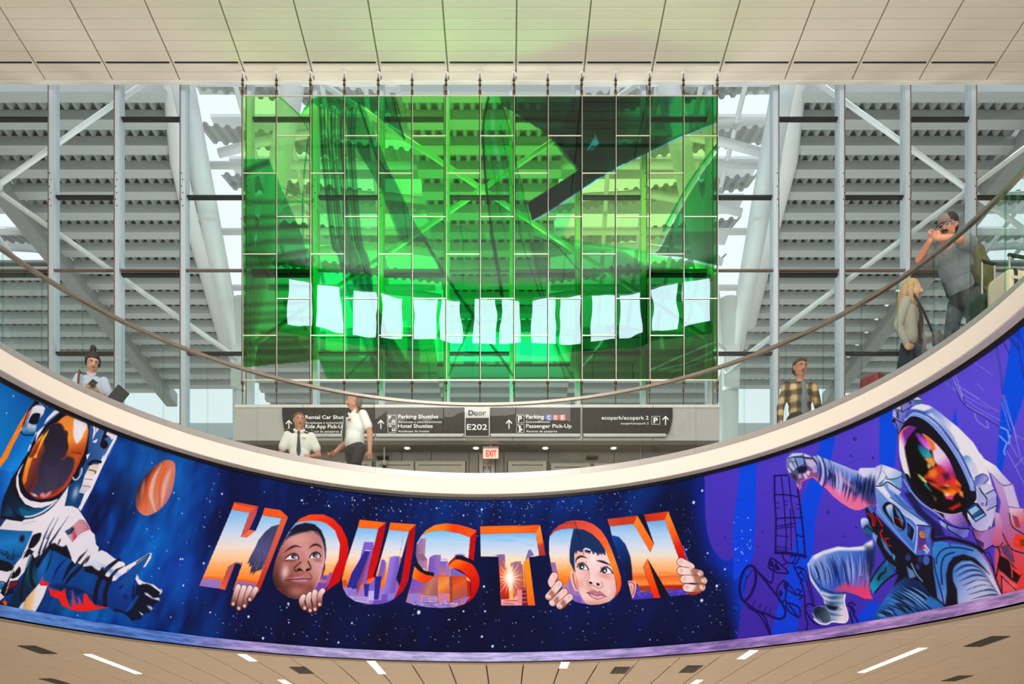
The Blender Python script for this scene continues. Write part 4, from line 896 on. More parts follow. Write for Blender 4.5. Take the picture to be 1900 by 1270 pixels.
# city
VIO = (112, 92, 205); LAV = (150, 132, 224)
UU = fU(225,195, 480,213, 330,880, 440,825, 610,225, 862,245, 700,830) + fU(760,960, 690,1070, 600,1125, 480,1150, 340,1150, 200,1115, 90,1040, 40,940, 30,830, 80,640)
mU = sky_fill(UU, 978, 1095, 23)
fill(fU(305,375, 425,380, 420,480, 380,640, 340,900, 210,900, 250,600), (124, 96, 206)); fill(fU(310,490, 380,485, 320,660, 220,1000, 90,940, 150,760, 240,610), (44, 40, 150)); fill(fU(380,480, 370,560, 300,800, 215,1030, 215,900, 330,640), (120, 70, 120), 3); stroke(fU(330,640, 290,800, 220,1010), 2, (180, 60, 50), 2)
stroke(fU(320,480, 380,484), 1.6, (220, 214, 240)); fill(fU(520,590, 560,600, 578,650, 560,800, 480,900, 470,830), (112, 92, 206)); fill(fU(575,650, 570,740, 545,850, 520,830), (196, 110, 80), 3)
fill(fU(625,565, 680,550, 745,555, 740,700, 690,1010, 535,1030, 580,820), ('g', (715, 1040), (740, 1045), [(0, (150, 132, 226)), (.6, (138, 110, 218)), (1, (110, 86, 196))])); fill(fU(750,565, 790,570, 760,760, 715,1000, 700,1000, 740,720), (150, 90, 110)); fill(fU(780,680, 830,640, 760,960, 700,1010), (130, 104, 212))
fill(fU(440,800, 525,805, 480,1090, 420,1090), (36, 40, 150)); fill(fU(300,900, 380,890, 350,1050, 310,1050), (40, 44, 160)); fill(fU(370,900, 440,830, 430,980, 360,1000), (124, 100, 214))
for q, c in (((40,945,150,940,150,1000,60,1040), LAV), ((110,960,215,955,210,1040,90,1045), (140, 118, 216)), ((360,985,430,980,425,1100,355,1100), (190, 180, 240)), ((520,1030,600,1020,590,1110,520,1110), (110, 84, 200)), ((600,1020,720,1010,680,1110,600,1110), (140, 120, 222)), ((90,1050,340,1060,370,1130,180,1110), (180, 176, 240)), ((430,1100,640,1095,560,1140,400,1150), (100, 80, 196))): fill(fU(*q), c)
for k in range(2):
    for j in range(8): ell(*fU(180 + j*22,1066 + k*22 + j*2)[0], 1.1, .8, 0, (90, 70, 170), .8)
ell(*fU(65,890)[0], 4.5, 7, 0, (200, 80, 50), 2); stroke(fU(785,310, 750,550), .6, (90, 70, 90), .7, False, .6)
CLIP[0] = None
fill(fU(250,98, 578,135, 480,213, 225,195), ORG); fill(fU(578,135, 545,320, 470,640, 420,790, 440,825, 380,840, 330,870, 360,690, 480,213), ('g', (700, 980), (690, 1070), [(0, (170, 10, 24)), (1, (206, 14, 22))])); fill(fU(418,815, 440,825, 385,870, 345,895, 325,880, 350,840), (244, 96, 20), 1.5)
fill(fU(630,135, 948,158, 862,245, 608,225), ORG); fill(fU(948,158, 910,480, 850,860, 790,980, 665,1095, 730,960, 770,830, 862,245), ('g', (770, 980), (735, 1110), [(0, (160, 10, 22)), (.5, (196, 14, 20)), (1, (180, 10, 24))]))
# S
SS = fS(225,240, 300,205, 400,182, 520,178, 720,212, 865,268, 840,545, 760,500, 680,500, 580,600, 585,640, 800,760, 865,830, 860,1050, 790,1140, 660,1180, 480,1192, 300,1180, 130,1150, 20,1115, 110,790, 290,860, 388,775, 388,730, 260,700, 180,600, 150,480, 165,340)
mS = sky_fill(SS, 984, 1085, 24, stops=[(0, (110, 186, 242)), (.2, (170, 212, 246)), (.45, (214, 224, 246)), (.6, (246, 226, 190)), (.75, (250, 190, 120)), (1, (240, 120, 40))])
fill(fS(215,280, 285,280, 270,500, 305,560, 300,700, 160,620, 145,400), ('g', (770, 1010), (792, 1010), [(0, (96, 70, 120)), (.3, (150, 110, 160)), (1, (176, 136, 178))])); fill(fS(150,490, 240,480, 300,555, 260,580, 160,540), (140, 100, 130)); fill(fS(330,530, 390,495, 480,495, 470,775, 400,770, 310,710), ('g', (800, 1040), (820, 1040), [(0, (120, 84, 196)), (.6, (140, 110, 200)), (1, (150, 110, 150))]))
fill(fS(475,545, 570,550, 570,775, 460,775), ('g', (820, 1040), (820, 1070), [(0, (110, 90, 206)), (1, (200, 120, 120))])); fill(fS(475,550, 570,552, 570,580, 475,580), (210, 200, 240), 1); fill(fS(545,580, 600,650, 600,775, 540,775), (150, 116, 196)); fill(fS(655,490, 720,480, 795,490, 795,505, 660,505), LAV); fill(fS(625,670, 700,680, 820,770, 610,775, 600,680), (120, 100, 190)); fill(fS(815,770, 868,825, 820,825), (244, 232, 214))
fill(fS(100,800, 250,860, 240,1010, 60,1010), ('g', (765, 1080), (785, 1100), [(0, (112, 80, 206)), (1, (160, 90, 160))])); fill(fS(240,850, 290,860, 388,775, 450,775, 440,1060, 240,1020), ('g', (785, 1080), (812, 1090), [(0, (130, 90, 130)), (.5, (190, 120, 100)), (1, (150, 90, 110))])); fill(fS(440,775, 600,775, 590,1000, 440,1000), ('g', (813, 1070), (834, 1100), [(0, (214, 110, 60)), (.5, (240, 150, 70)), (1, (200, 90, 50))])); fill(fS(600,775, 820,775, 860,1050, 700,1080, 600,1130), ('g', (840, 1070), (865, 1110), [(0, (196, 60, 24)), (.4, (220, 90, 40)), (1, (150, 80, 90))])); fill(fS(590,775, 630,775, 630,1120, 600,1120), (130, 70, 80), 1.5); fill(fS(820,830, 870,850, 860,1040, 830,1040), (180, 30, 20), 2)
stroke(fS(388,775, 820,775), 1.2, (226, 60, 20), 1, False)
for q, c in (((60,1000,215,995,205,1150,30,1110), (150, 126, 214)), ((225,1030,320,1035,315,1160,215,1150), (170, 150, 226)), ((330,1035,425,1035,420,1160,325,1160), (180, 160, 226)), ((445,1000,580,1000,580,1120,440,1120), (196, 126, 170)), ((660,1085,750,1085,740,1150,650,1160), (130, 104, 214)), ((760,1050,850,1045,800,1130,750,1120), (150, 110, 206)), ((30,1100,700,1130,600,1190,300,1185,100,1150), (150, 130, 214))): fill(fS(*q), c, 1.4)
for k in range(3):
    for j in range(3): ell(*fS(250 + j*24,1055 + k*32)[0], 1.2, 1.2, 0, (100, 80, 170), .8); ell(*fS(355 + j*22,1055 + k*32)[0], 1.1, 1.1, 0, (110, 84, 150), .8)
g = np.random.default_rng(4)
for _ in range(40): ell(*fS(g.uniform(40, 720), g.uniform(1100, 1185))[0], g.uniform(1.5, 4), g.uniform(.8, 1.8), 0, tuple(g.choice([(90, 70, 170), (200, 190, 240), (120, 96, 196)])), 1.2, .7)
CLIP[0] = None
fill(fS(225,240, 290,170, 400,105, 550,82, 700,98, 820,130, 948,175, 865,268, 720,212, 520,178, 400,182, 300,205), ('g', (785, 985), (880, 985), [(0, (246, 140, 30)), (.4, (246, 120, 24)), (.6, (240, 60, 14)), (1, (246, 90, 26))])); fill(fS(948,175, 910,575, 840,530, 865,268), (186, 12, 22)); fill(fS(680,503, 780,515, 880,565, 915,605, 800,580, 680,555), INK); fill(fS(680,505, 675,560, 590,640, 580,600), (160, 20, 20)); fill(fS(675,558, 800,580, 900,630, 970,750, 985,860, 960,960, 900,1060, 790,1140, 860,1050, 870,850, 820,770, 720,690, 585,650), ('g', (840, 1050), (880, 1100), [(0, (246, 110, 20)), (.25, (238, 50, 10)), (1, (190, 10, 18))]), 1.3, True)
fill(fS(135,640, 150,600, 220,680, 300,715, 390,728, 388,775, 280,755, 190,705), INK); fill(fS(135,645, 190,705, 280,755, 385,775, 290,862, 190,840, 103,790), ('g', (768, 1060), (800, 1078), [(0, (246, 130, 24)), (.5, (240, 70, 14)), (1, (240, 50, 10))]))
# T
TT = fT(78,222, 805,205, 850,505, 780,520, 720,520, 645,600, 690,1158, 352,1158, 318,518, 84,518)
mT = sky_fill(TT, 990, 1068, 25, stops=[(0, (110, 180, 240)), (.15, (160, 205, 246)), (.4, (204, 218, 246)), (.6, (234, 226, 206)), (.8, (250, 220, 170)), (1, (250, 190, 120))])
fill(fT(265,500, 345,488, 400,490, 410,660, 430,660, 430,800, 318,800, 318,518), ('g', (925, 1030), (937, 1075), [(0, (120, 100, 180)), (.5, (180, 90, 90)), (1, (200, 60, 40))])); fill(fT(478,605, 530,585, 612,580, 612,615, 635,620, 660,930, 500,1080, 470,800), ('g', (955, 1045), (965, 1110), [(0, (150, 100, 140)), (.4, (190, 90, 70)), (1, (196, 80, 70))])); fill(fT(670,555, 690,490, 710,430, 740,428, 785,500, 720,518, 680,560), (120, 100, 190))
fill(fT(325,660, 440,700, 460,1080, 350,1080), ('g', (930, 1060), (935, 1115), [(0, (230, 90, 40)), (.5, (206, 40, 20)), (1, (170, 30, 24))])); fill(fT(430,700, 500,640, 500,960, 455,980), (250, 220, 190), 3); fill(fT(455,960, 510,960, 510,1090, 480,1090), (246, 180, 100)); fill(fT(610,930, 690,930, 690,1160, 620,1160), (110, 30, 56)); fill(fT(350,1075, 620,1080, 620,1158, 352,1158), (232, 160, 166), 2); fill(fT(560,960, 625,950, 625,1150, 560,1130), (230, 140, 150), 2)
for k in range(4): stroke(fT(615,950 + k*54, 690,950 + k*54), 1.3, (226, 140, 150), .9, False)
for q in ((350,1075,420,1072), (400,1100,560,1095), (380,1130,520,1140)): stroke(fT(*q), 1.2, (150, 40, 50), 1, False)
c0 = fT(462, 800)[0]; blob(c0[0], c0[1], 16, 18, 0, (255, 230, 190), .8)
for a_ in range(18):
    an = a_ * PI / 9 + .13; L = (30, 20, 26)[a_ % 3]; stroke([c0, (c0[0] + L*math.cos(an), c0[1] + L*1.2*math.sin(an))], 2.0, (255, 244, 232), .8, False, .95, True)
ell(c0[0], c0[1], 4.6, 7.5, 0, (255, 252, 248), 3); blob(c0[0], c0[1], 8, 9, 0, (255, 250, 244), .9)
CLIP[0] = None
fill(fT(76,122, 862,103, 805,205, 78,222), ('g', (890, 980), (1000, 975), [(0, (246, 104, 24)), (.6, (244, 110, 24)), (1, (240, 80, 20))])); fill(fT(862,103, 935,505, 852,505, 805,205), ('g', (998, 980), (1010, 1030), [(0, (250, 150, 50)), (.55, (244, 110, 30)), (.62, (190, 70, 56)), (1, (170, 44, 44))])); fill(fT(715,522, 797,1158, 700,1158, 645,605), ('g', (975, 1040), (992, 1120), [(0, (248, 150, 30)), (.5, (246, 130, 26)), (1, (244, 100, 24))]))
# second O with the boy's face
O2 = fY(60,330, 70,250, 130,190, 220,160, 330,147, 400,147, 520,165, 620,215, 720,310, 800,430, 870,620, 930,830, 945,960, 920,1050, 850,1110, 720,1145, 600,1150, 480,1130, 390,1100, 200,900, 100,700, 62,480)
mO2 = sky_fill(O2, 982, 1090, 26)
fill(fY(80,595, 145,595, 185,800, 200,850, 110,750), (150, 110, 170)); fill(fY(310,810, 350,805, 440,960, 500,1130, 400,1110, 330,1000), (150, 116, 190)); fill(fY(230,890, 300,870, 350,1040, 400,1120, 300,1100), (180, 130, 170)); fill(fY(380,1030, 470,1040, 510,1140, 400,1120), (120, 90, 200), 2)
fill(fY(385,150, 520,165, 640,225, 740,330, 800,440, 800,500, 700,500, 640,490, 600,420, 540,400, 470,450, 400,460, 405,740, 375,680, 330,580, 330,440, 350,300), (24, 46, 96), 1.6)
FB = fY(400,470, 470,440, 560,430, 680,470, 790,480, 830,530, 880,660, 930,830, 942,960, 915,1050, 840,1110, 720,1145, 600,1150, 540,1120, 490,1050, 450,960, 440,850, 410,740, 395,600)
fill(FB, ('g', (1070, 1040), (1140, 1110), [(0, (238, 196, 180)), (.3, (240, 210, 214)), (.7, (236, 200, 200)), (1, (222, 166, 160))]), 1.4, True)
CLIP[0] = cover(FB, True) * mO2
blob(1069, 1024, 6, 8, 0, (238, 150, 110), .7); blob(1100, 1035, 10, 16, 0, (246, 230, 240), .8); blob(1077, 1084, 10, 14, .3, (226, 160, 150), .7); blob(1122, 1070, 14, 5, .3, (222, 140, 136), .8); blob(1100, 1120, 24, 5, .05, (222, 150, 130), .8); blob(1088, 1070, 4, 9, .2, (206, 140, 136), .6); blob(1129, 1098, 8, 14, 0, (244, 214, 216), .7); blob(1083, 1064, 10, 4, .1, (226, 176, 170), .6); blob(1096, 1076, 7, 9, .3, (246, 222, 220), .8); blob(1095, 1093, 10, 5, .3, (216, 150, 140), .7)
fill(fY(330,150, 520,160, 640,225, 740,330, 815,460, 800,500, 775,490, 755,420, 760,500, 730,480, 700,510, 670,450, 640,495, 620,440, 590,480, 560,462, 540,470, 520,420, 500,455, 470,460, 440,430, 420,480, 400,470, 340,460), ('g', (1060, 985), (1095, 1028), [(0, (20, 70, 140)), (.5, (26, 50, 104)), (1, (28, 40, 84))]), 1.4)
for k in range(13): stroke(fY(400 + k*30,170 + k*14, 410 + k*32,320 + k*10, 430 + k*28,420 + (k % 3)*24), 1.6, (20, 34, 76) if k % 2 else (40, 90, 160), 1.4, True, .6, True)
CLIP[0] = mO2
fill(fY(345,720, 375,715, 410,740, 420,860, 440,970, 410,965, 380,920, 355,830), (236, 180, 170), 1.2, True); stroke(fY(375,745, 385,830, 420,940), 2, (150, 80, 76), 1.8); stroke(fY(345,720, 355,830, 400,960), 1.2, (246, 220, 216), 1)
stroke(fY(405,600, 430,540, 490,515, 560,540), 4, (40, 36, 60), 1.8, True, 1, 2); stroke(fY(680,570, 740,580, 800,600, 865,630), 4.4, (36, 34, 60), 1.8, True, 1, 2)
for ex in (fY(430,650, 450,620, 500,610, 545,640, 575,690, 520,692, 460,675), fY(738,715, 760,680, 810,660, 860,690, 892,738, 830,742, 770,730)): fill(ex, (238, 240, 248), 1)
for c in (fY(488,650)[0], fY(785,697)[0]): ell(c[0], c[1], 5.4, 5.6, 0, (26, 34, 60)); ell(c[0], c[1], 5.4, 5.6, 0, (60, 84, 130), 1, .3); ell(c[0] + 1.2, c[1] + 1, 1.7, 1.8, 0, (240, 244, 252), .8)
stroke(fY(430,655, 455,615, 505,603, 550,640, 580,690), 2.2, (30, 22, 34), 1.1); stroke(fY(735,720, 760,672, 815,655, 865,690, 895,738), 2.2, (30, 22, 34), 1.1); stroke(fY(455,680, 520,697, 575,690), 1, (150, 90, 96), 1); stroke(fY(770,735, 830,748, 893,740), 1, (150, 90, 96), 1)
for k in range(5): stroke(fY(435 + k*28,620 - k*6, 425 + k*30,600 - k*4), .8, (40, 30, 40), .8, False); stroke(fY(745 + k*28,675 - k*8, 738 + k*30,650 - k*6), .8, (40, 30, 40), .8, False)
ell(*fY(605,862)[0], 3.6, 2.2, .4, (50, 16, 26), 1.2); ell(*fY(703,882)[0], 3.4, 2.4, .5, (50, 16, 26), 1.2); stroke(fY(575,700, 590,790, 560,840, 575,895, 640,895, 720,935, 765,900, 745,850), 1.6, (170, 96, 96), 1.8, True, .7)
fill(fY(560,990, 620,960, 670,960, 700,975, 730,970, 800,1040, 730,1075, 680,1078, 610,1040), (186, 120, 140), 1.4, True); fill(fY(600,1010, 660,1005, 700,1025, 740,1020, 790,1040, 720,1065, 650,1060), (226, 176, 200), 2, True); stroke(fY(555,992, 640,1010, 690,1030, 740,1020, 810,1045), 1.6, (120, 50, 64), 1.1); stroke(fY(560,985, 620,1045, 700,1080), 1.2, (160, 84, 84), 1.4)
CLIP[0] = None
fill(fY(70,250, 110,180, 190,110, 290,60, 400,40, 520,48, 640,90, 740,170, 820,290, 890,450, 950,620, 1000,780, 1010,880, 990,960, 930,1045, 945,960, 940,850, 870,620, 800,430, 720,310, 620,215, 520,165, 400,147, 330,147, 220,160, 130,190), ('g', (1020, 985), (1145, 1100), [(0, (180, 60, 50)), (.3, (226, 80, 60)), (.55, (244, 100, 40)), (.75, (248, 140, 44)), (1, (240, 74, 20))]), 1.2)
fill(fY(880,250, 930,255, 985,300, 1060,380, 1110,470, 1135,560, 1150,700, 1155,830, 1090,850, 1050,700, 960,450), ('g', (1140, 1000), (1170, 1050), [(0, (10, 60, 140)), (.5, (12, 40, 100)), (1, (16, 20, 60))]), 2.2, True)
fingers([fY(105,880, 95,840, 130,770), fY(60,1040, 130,960, 190,880), fY(110,1120, 190,1050, 260,980), fY(205,1160, 270,1100, 330,1050)], 13, (236, 196, 196), (240, 210, 212))
for q in ((40,1060, 90,960, 140,1020, 90,1090), (100,1130, 170,1040, 190,1090, 140,1150), (180,1180, 250,1080, 290,1160, 230,1200)): fill(fY(*q), (140, 76, 52), 4, True, .7)
for c in fY(95,875, 65,1042, 115,1122, 210,1165): ell(c[0], c[1], 3, 4, -.6, (240, 200, 190), 1)
# N
NN = fN(75,248, 372,218, 578,568, 625,465, 530,192, 760,168, 940,665, 1040,800, 1080,1090, 820,1118, 545,655, 490,750, 600,1080, 620,1140, 355,1160, 300,930, 100,360)
mN = sky_fill(NN, 968, 1112, 27, 0, False, [(0, (110, 170, 236)), (.16, (170, 205, 244)), (.32, (206, 222, 246)), (.44, (232, 226, 214)), (.54, (244, 196, 150)), (.66, (246, 160, 90)), (.72, (232, 100, 40)), (.8, (250, 150, 60)), (.9, (246, 100, 20)), (1, (236, 70, 20))])
fill(fN(100,360, 190,380, 270,470, 330,620, 350,760, 360,920, 290,940), ('g', (1140, 1000), (1172, 1050), [(0, (10, 64, 150)), (.5, (12, 44, 110)), (1, (16, 22, 64))]), 2.2)
fill(fN(400,990, 600,1000, 620,1150, 350,1165), (70, 54, 190), 2); fill(fN(780,1030, 1090,1010, 1090,1100, 800,1120), (76, 60, 196), 2); fill(fN(430,990, 600,985, 600,1060, 440,1070), (160, 60, 40), 3); fill(fN(740,980, 1010,975, 1010,1030, 760,1030), (170, 34, 26), 4)
g = np.random.default_rng(5)
for _ in range(44): x = g.choice([g.uniform(370, 610), g.uniform(800, 1070)]); y = g.uniform(1050, 1130); stroke(fN(x, y, x + g.uniform(14, 40), y - 2), 1.2, tuple(g.choice([(140, 130, 230), (44, 34, 140), (110, 90, 214)])), .9, False, .8)
fill(fN(400,960, 430,970, 445,1060, 400,1070), (70, 60, 180)); fill(fN(300,940, 340,925, 385,940, 405,990, 395,1060, 360,1140, 330,1040), (236, 180, 170), 1.2, True); stroke(fN(310,950, 350,945, 380,980, 375,1060, 352,1110), 1.8, (150, 70, 60), 1.6); stroke(fN(340,990, 350,1060), 3, (214, 140, 130), 2.4)
CLIP[0] = None
fill(fN(45,160, 420,115, 372,218, 75,248), ('g', (1130, 970), (1178, 962), [(0, (206, 70, 44)), (.5, (196, 56, 30)), (1, (206, 60, 20))])); fill(fN(420,115, 625,465, 578,568, 372,218), ('g', (1180, 965), (1208, 1020), [(0, (250, 130, 40)), (1, (244, 104, 26))])); fill(fN(498,105, 800,63, 760,168, 528,192), ('g', (1196, 958), (1235, 955), [(0, (190, 44, 30)), (1, (216, 60, 20))]))
fill(fN(800,63, 1060,705, 1010,690, 940,665, 760,168), ('g', (1238, 955), (1275, 1040), [(0, (250, 140, 44)), (.45, (240, 90, 24)), (.7, (216, 30, 10)), (1, (190, 16, 14))])); fill(fN(545,655, 705,1135, 622,1140, 492,750), ('g', (1200, 1050), (1218, 1105), [(0, (244, 110, 40)), (.6, (240, 70, 14)), (1, (240, 40, 10))])); fill(fN(545,652, 822,1118, 705,1135), INK); fill(fN(420,115, 498,105, 620,465), NAVY)
for q in ((985,490, 1010,560, 1000,600), (1015,590, 1030,640), (1030,640, 1065,700)): stroke(fN(*q), 1.5, (110, 110, 235), 1, True, .9)
fingers([fN(1080,755, 1040,730, 960,690), fN(1190,840, 1100,820, 960,800), fN(1235,925, 1130,905, 1000,905), fN(1215,1005, 1130,1020, 1030,1010)], 14, (240, 206, 206), (244, 224, 226))
fill(fN(1080,790, 1160,780, 1230,850, 1260,950, 1230,1040, 1150,1080, 1080,1085, 1140,1000, 1120,900), (120, 60, 36), 5, True, .62); stroke(fN(1040,1075, 1120,1090, 1200,1060), 3, (214, 50, 20), 3)
for c in fN(1078,757, 1187,840, 1232,925, 1213,1005): ell(c[0], c[1], 3, 4.4, -.5, (240, 196, 180), 1)
# larger foreground stars
for x, y, r in [fP(195,376)[0] + (1.2,), (25, 735, 1.6), (12, 767, 1.4), (28, 805, 1.2)] + [(a_, b_, c_) for a_, b_, c_ in ((536, 1156, 1.6), (461, 1145, 2.6), (535, 1121, 2.4), (412, 917, 2), (579, 903, 3.2), (560, 929, 2), (610, 939, 1.8), (777, 1137, 4), (860, 1135, 2), (900, 1135, 2), (898, 1089, 2.4), (894, 946, 2.2), (860, 957, 1.8), (378, 1046, 2.2), (390, 1137, 2), (488, 1185, 2.6), (653, 1157, 2), (628, 1193, 2.2), (894, 1182, 2.4), (914, 1200, 2.8), (1287, 933, 3), (1303, 911, 2.4), (1302, 1115, 3.2), (1330, 1088, 2.8), (1345, 1057, 2), (339, 1038, 1.6), (340, 1087, 2), (335, 1038, 2), (1313, 1027, 1.8))]: ell(x, y, r * .8, r, .3, (178, 206, 250), 1.2); ell(x, y, r * .35, r * .45, .3, (240, 246, 255), .8)
"end middle"
for q in (((1051, 917), (1060, 945), (1075, 1000), (1083, 1030)), ((1108, 1123), (1112, 1150), (1118, 1195))): stroke(q, .9, (8, 10, 34), .8, True, .9)
for q in (((960, 977), (1010, 973), (1070, 971)), ((380, 921), (410, 928), (440, 934)), ((380, 922), (350, 1010))): stroke(q, .8, (8, 10, 34), .8, True, .7)
# --- crouching astronaut at the right
LB = (196, 208, 246); MB2 = (96, 140, 222); DK = (16, 16, 40)
def folds(f, pairs, n, w, c_dark, c_light, seed, al=.85):
    """strokes that run from one contour to the other"""
    g = np.random.default_rng(seed); (Ta, Ba) = pairs
    T = np.array(f(*Ta)); B = np.array(f(*Ba))
    for k in range(n):
        t = (k + g.uniform(.1, .9)) / n
        def on(P, t):
            u = t * (len(P) - 1); i = min(int(u), len(P) - 2); return P[i] + (P[i+1] - P[i]) * (u - i)
        a, b = on(T, t), on(B, min(1, max(0, t + g.uniform(-.05, .05)))); m = (a + b) / 2 + np.array([g.uniform(-2, 2) + 2.5, g.uniform(-2, 2)])
        s0, s1 = g.uniform(0, .35), g.uniform(.6, 1.0)
        p = [a + (b - a) * s0, m, a + (b - a) * s1]
        stroke(p, g.uniform(.6, 1.3) * w, c_dark if g.random() < .6 else c_light, 1.6, True, al * g.uniform(.6, 1), 2)
# back-pack at the far right, red light
fill(f3(1490,0, 1560,20, 1730,110, 1800,360, 1847,420, 2400,700, 2400,1300, 1560,1300, 1530,900, 1560,560, 1600,300), ('g', (1860, 920), (1890, 1080), [(0, (190, 150, 214)), (.35, (176, 110, 176)), (.6, (206, 80, 110)), (1, (226, 60, 60))]), 1.4)
fill(f2(1190,800, 1240,880, 1390,970, 1460,1060, 1590,1200, 1620,1290) + f3(1800,360, 1760,372, 1690,360, 1620,130, 1500,20) + f2(1310,1060, 1220,900), ('g', (1840, 860), (1880, 930), [(0, (240, 240, 250)), (.5, (200, 196, 240)), (1, (206, 190, 236))]), 1.2); stroke(f2(1320,1060, 1380,1120, 1480,1210, 1590,1190), 1.6, (100, 100, 180)); stroke(f3(1630,130, 1720,110), 1.6, (100, 90, 170)); stroke(f3(1690,350, 1800,370), 1.4, (110, 70, 130))
fill(f3(1690,370, 1840,370, 1860,520, 1800,560, 1740,590, 1700,500), ('g', (1875, 945), (1895, 980), [(0, (226, 206, 232)), (.4, (214, 150, 180)), (1, (220, 80, 70))]), 1.4); fill(f3(1720,440, 1780,460, 1810,580, 1760,570), (150, 60, 84), 2); stroke(f3(1690,420, 1720,560, 1800,620, 1847,650), 2, DK); fill(f3(1760,640, 1847,660, 1900,820, 1790,800, 1720,760), (236, 60, 40), 3); fill(f3(1800,700, 1860,700, 1860,780, 1810,770), (140, 50, 30), 3)
stroke(f3(1600,600, 1680,760, 1740,820, 1847,850), 2, DK, 1.4); stroke(f3(1560,780, 1590,850, 1570,1000, 1550,1100), 3, DK, 1.4); fill(f3(1590,860, 1700,920, 1740,990, 1820,1080, 1770,1180, 1680,1120, 1590,1040, 1560,980), (36, 12, 24), 2); fill(f3(1700,980, 1830,1060, 1800,1090, 1720,1020), (240, 60, 40), 2); stroke(f3(1600,870, 1700,940, 1720,1110), 2, (220, 90, 90), 2); fill(f3(1600,1040, 1700,1130, 1780,1200, 1740,1260, 1600,1260), (226, 90, 110), 3); stroke(f3(1605,1090, 1610,1260), 2.4, DK); stroke(f3(1605,1090, 1680,1170, 1760,1240), 1.8, DK); blob(1880, 1086, 8, 6, 0, (250, 100, 80), .7)
fill(f3(1600,790, 1680,770, 1740,950, 1700,930, 1620,850), (90, 60, 110), 2); stroke(f3(1600,790, 1690,770, 1740,940), 1.4, DK)
# helmet shell
SH = f2(330,260, 390,205, 480,195, 590,230, 700,310, 830,420, 920,490, 1010,580, 1110,680, 1180,800, 1240,900, 1300,1060, 1360,1270) + f3(1550,230, 1555,350, 1500,560, 1460,600, 1380,620, 1300,560, 1230,520, 1200,430) + f2(1060,1270, 1080,1100, 1000,880, 800,600, 560,400, 300,380)
fill(SH, ('g', (1700, 790), (1800, 830), [(0, (90, 124, 214)), (.35, (160, 182, 240)), (.6, (236, 236, 250)), (1, (236, 234, 250))]), 1.2)
fill(f2(350,270, 440,270, 540,300, 490,350, 430,330, 310,310), (60, 100, 190), 2.5); fill(f2(330,260, 400,210, 470,200, 560,220, 600,250, 500,290, 400,265), (232, 234, 250), 2.5); fill(f2(490,350, 590,310, 720,420, 860,590, 940,760, 920,800, 800,620, 640,450), ('g', (1730, 775), (1775, 830), [(0, (190, 205, 246)), (.5, (150, 176, 236)), (1, (176, 190, 240))]), 2); stroke(f2(500,355, 640,455, 800,625, 925,805), 1.6, (30, 40, 100)); stroke(f2(930,770, 915,800, 960,860, 990,860), 1.8, (110, 130, 200))
fill(f2(980,870, 1040,840, 1100,900, 1160,1010, 1160,1100, 1130,1120, 1060,1000), ('g', (1790, 850), (1812, 880), [(0, (110, 160, 214)), (.4, (200, 212, 246)), (1, (214, 214, 246))]), 2, True); fill(f2(1130,1120, 1210,1070, 1270,1090, 1290,1140, 1230,1200, 1160,1230, 1130,1200), ('g', (1812, 890), (1830, 900), [(0, (90, 110, 200)), (.6, (160, 160, 230)), (1, (120, 120, 206))]), 1.6, True); stroke(f2(1130,1115, 1210,1070, 1275,1090, 1290,1150, 1170,1235), 1.6, (40, 44, 110))
# helmet camera blocks
fill(f2(115,240, 160,185, 210,190, 300,190, 300,130, 380,85, 470,150, 470,190, 360,220, 300,270, 240,400, 240,460, 180,580, 150,500, 105,420, 105,370), ('g', (1655, 750), (1690, 780), [(0, (190, 194, 240)), (.5, (120, 130, 214)), (1, (80, 90, 180))]), 1.2)
fill(f2(300,100, 380,85, 470,150, 390,150, 310,130), (214, 216, 246)); fill(f2(380,155, 475,155, 470,195, 380,215), (70, 110, 170), 2); fill(f2(120,215, 190,180, 215,220, 220,270, 120,250), (206, 208, 244), 2); fill(f2(120,260, 235,300, 235,460, 105,370), ('g', (1656, 765), (1675, 780), [(0, (150, 150, 226)), (1, (100, 104, 200))])); fill(f2(150,290, 185,290, 185,380, 155,370), (40, 60, 110)); stroke(f2(125,300, 148,310, 148,355, 125,350, 125,300), 1.2, (226, 228, 246), .8, False); ell(*f2(125, 410)[0], 3, 3.6, 0, DK); ell(*f2(325, 185)[0], 2.6, 3.2, 0, (50, 50, 110)); stroke(f2(110,370, 240,445), 1.6, DK); stroke(f2(118,255, 240,300), 1.4, DK); stroke(f2(215,190, 225,290, 300,260, 340,230), 2, (40, 50, 120)); stroke(f2(300,130, 380,155, 475,155), 1.2, (50, 60, 130)); stroke(f2(110,420, 150,450, 180,580), 1.6, DK)
# rings and dark frame round the visor
RING = f2(250,440, 290,380, 340,345, 420,350, 540,420, 680,560, 820,740, 940,930, 1030,1130, 1080,1270) + f3(1320,120, 1340,260, 1290,330, 1240,420, 1270,560, 1180,540, 1060,500, 900,420, 760,320, 640,180, 560,60) + f2(220,1060, 190,800, 180,600)
fill(RING, INK, 1.2, True)
for off, w, c in ((0, 4.2, (124, 160, 236)), (26, 3.4, (150, 180, 240)), (52, 3.0, (60, 90, 180))):
    stroke(f2(265 + off*.2,400 - off*.6, 330 + off*.4,345 - off*.9, 430 + off*.5,350 - off*.9, 560 + off,425 - off*.6, 700 + off,570 - off*.6, 850 + off,770 - off*.4, 970 + off,980 - off*.3, 1060 + off,1180 - off*.2, 1090 + off,1270), w, c, 1.2)
for off, w, c in ((0, 3, (70, 110, 210)), (28, 2.4, (40, 60, 140)), (56, 2.6, (60, 90, 190))):
    stroke(f2(230 + off*.3,1050, 260 + off*.2,1130, 330,1270) + f3(600 - off*.8,130 + off*.4, 700 - off*.8,260 + off*.6, 830 - off*.6,370 + off*.8, 950 - off*.4,450 + off), w, c, 1.4)
stroke(f3(560,60, 640,190, 760,320, 900,410, 980,480), 2.2, (150, 170, 230), 1.4)
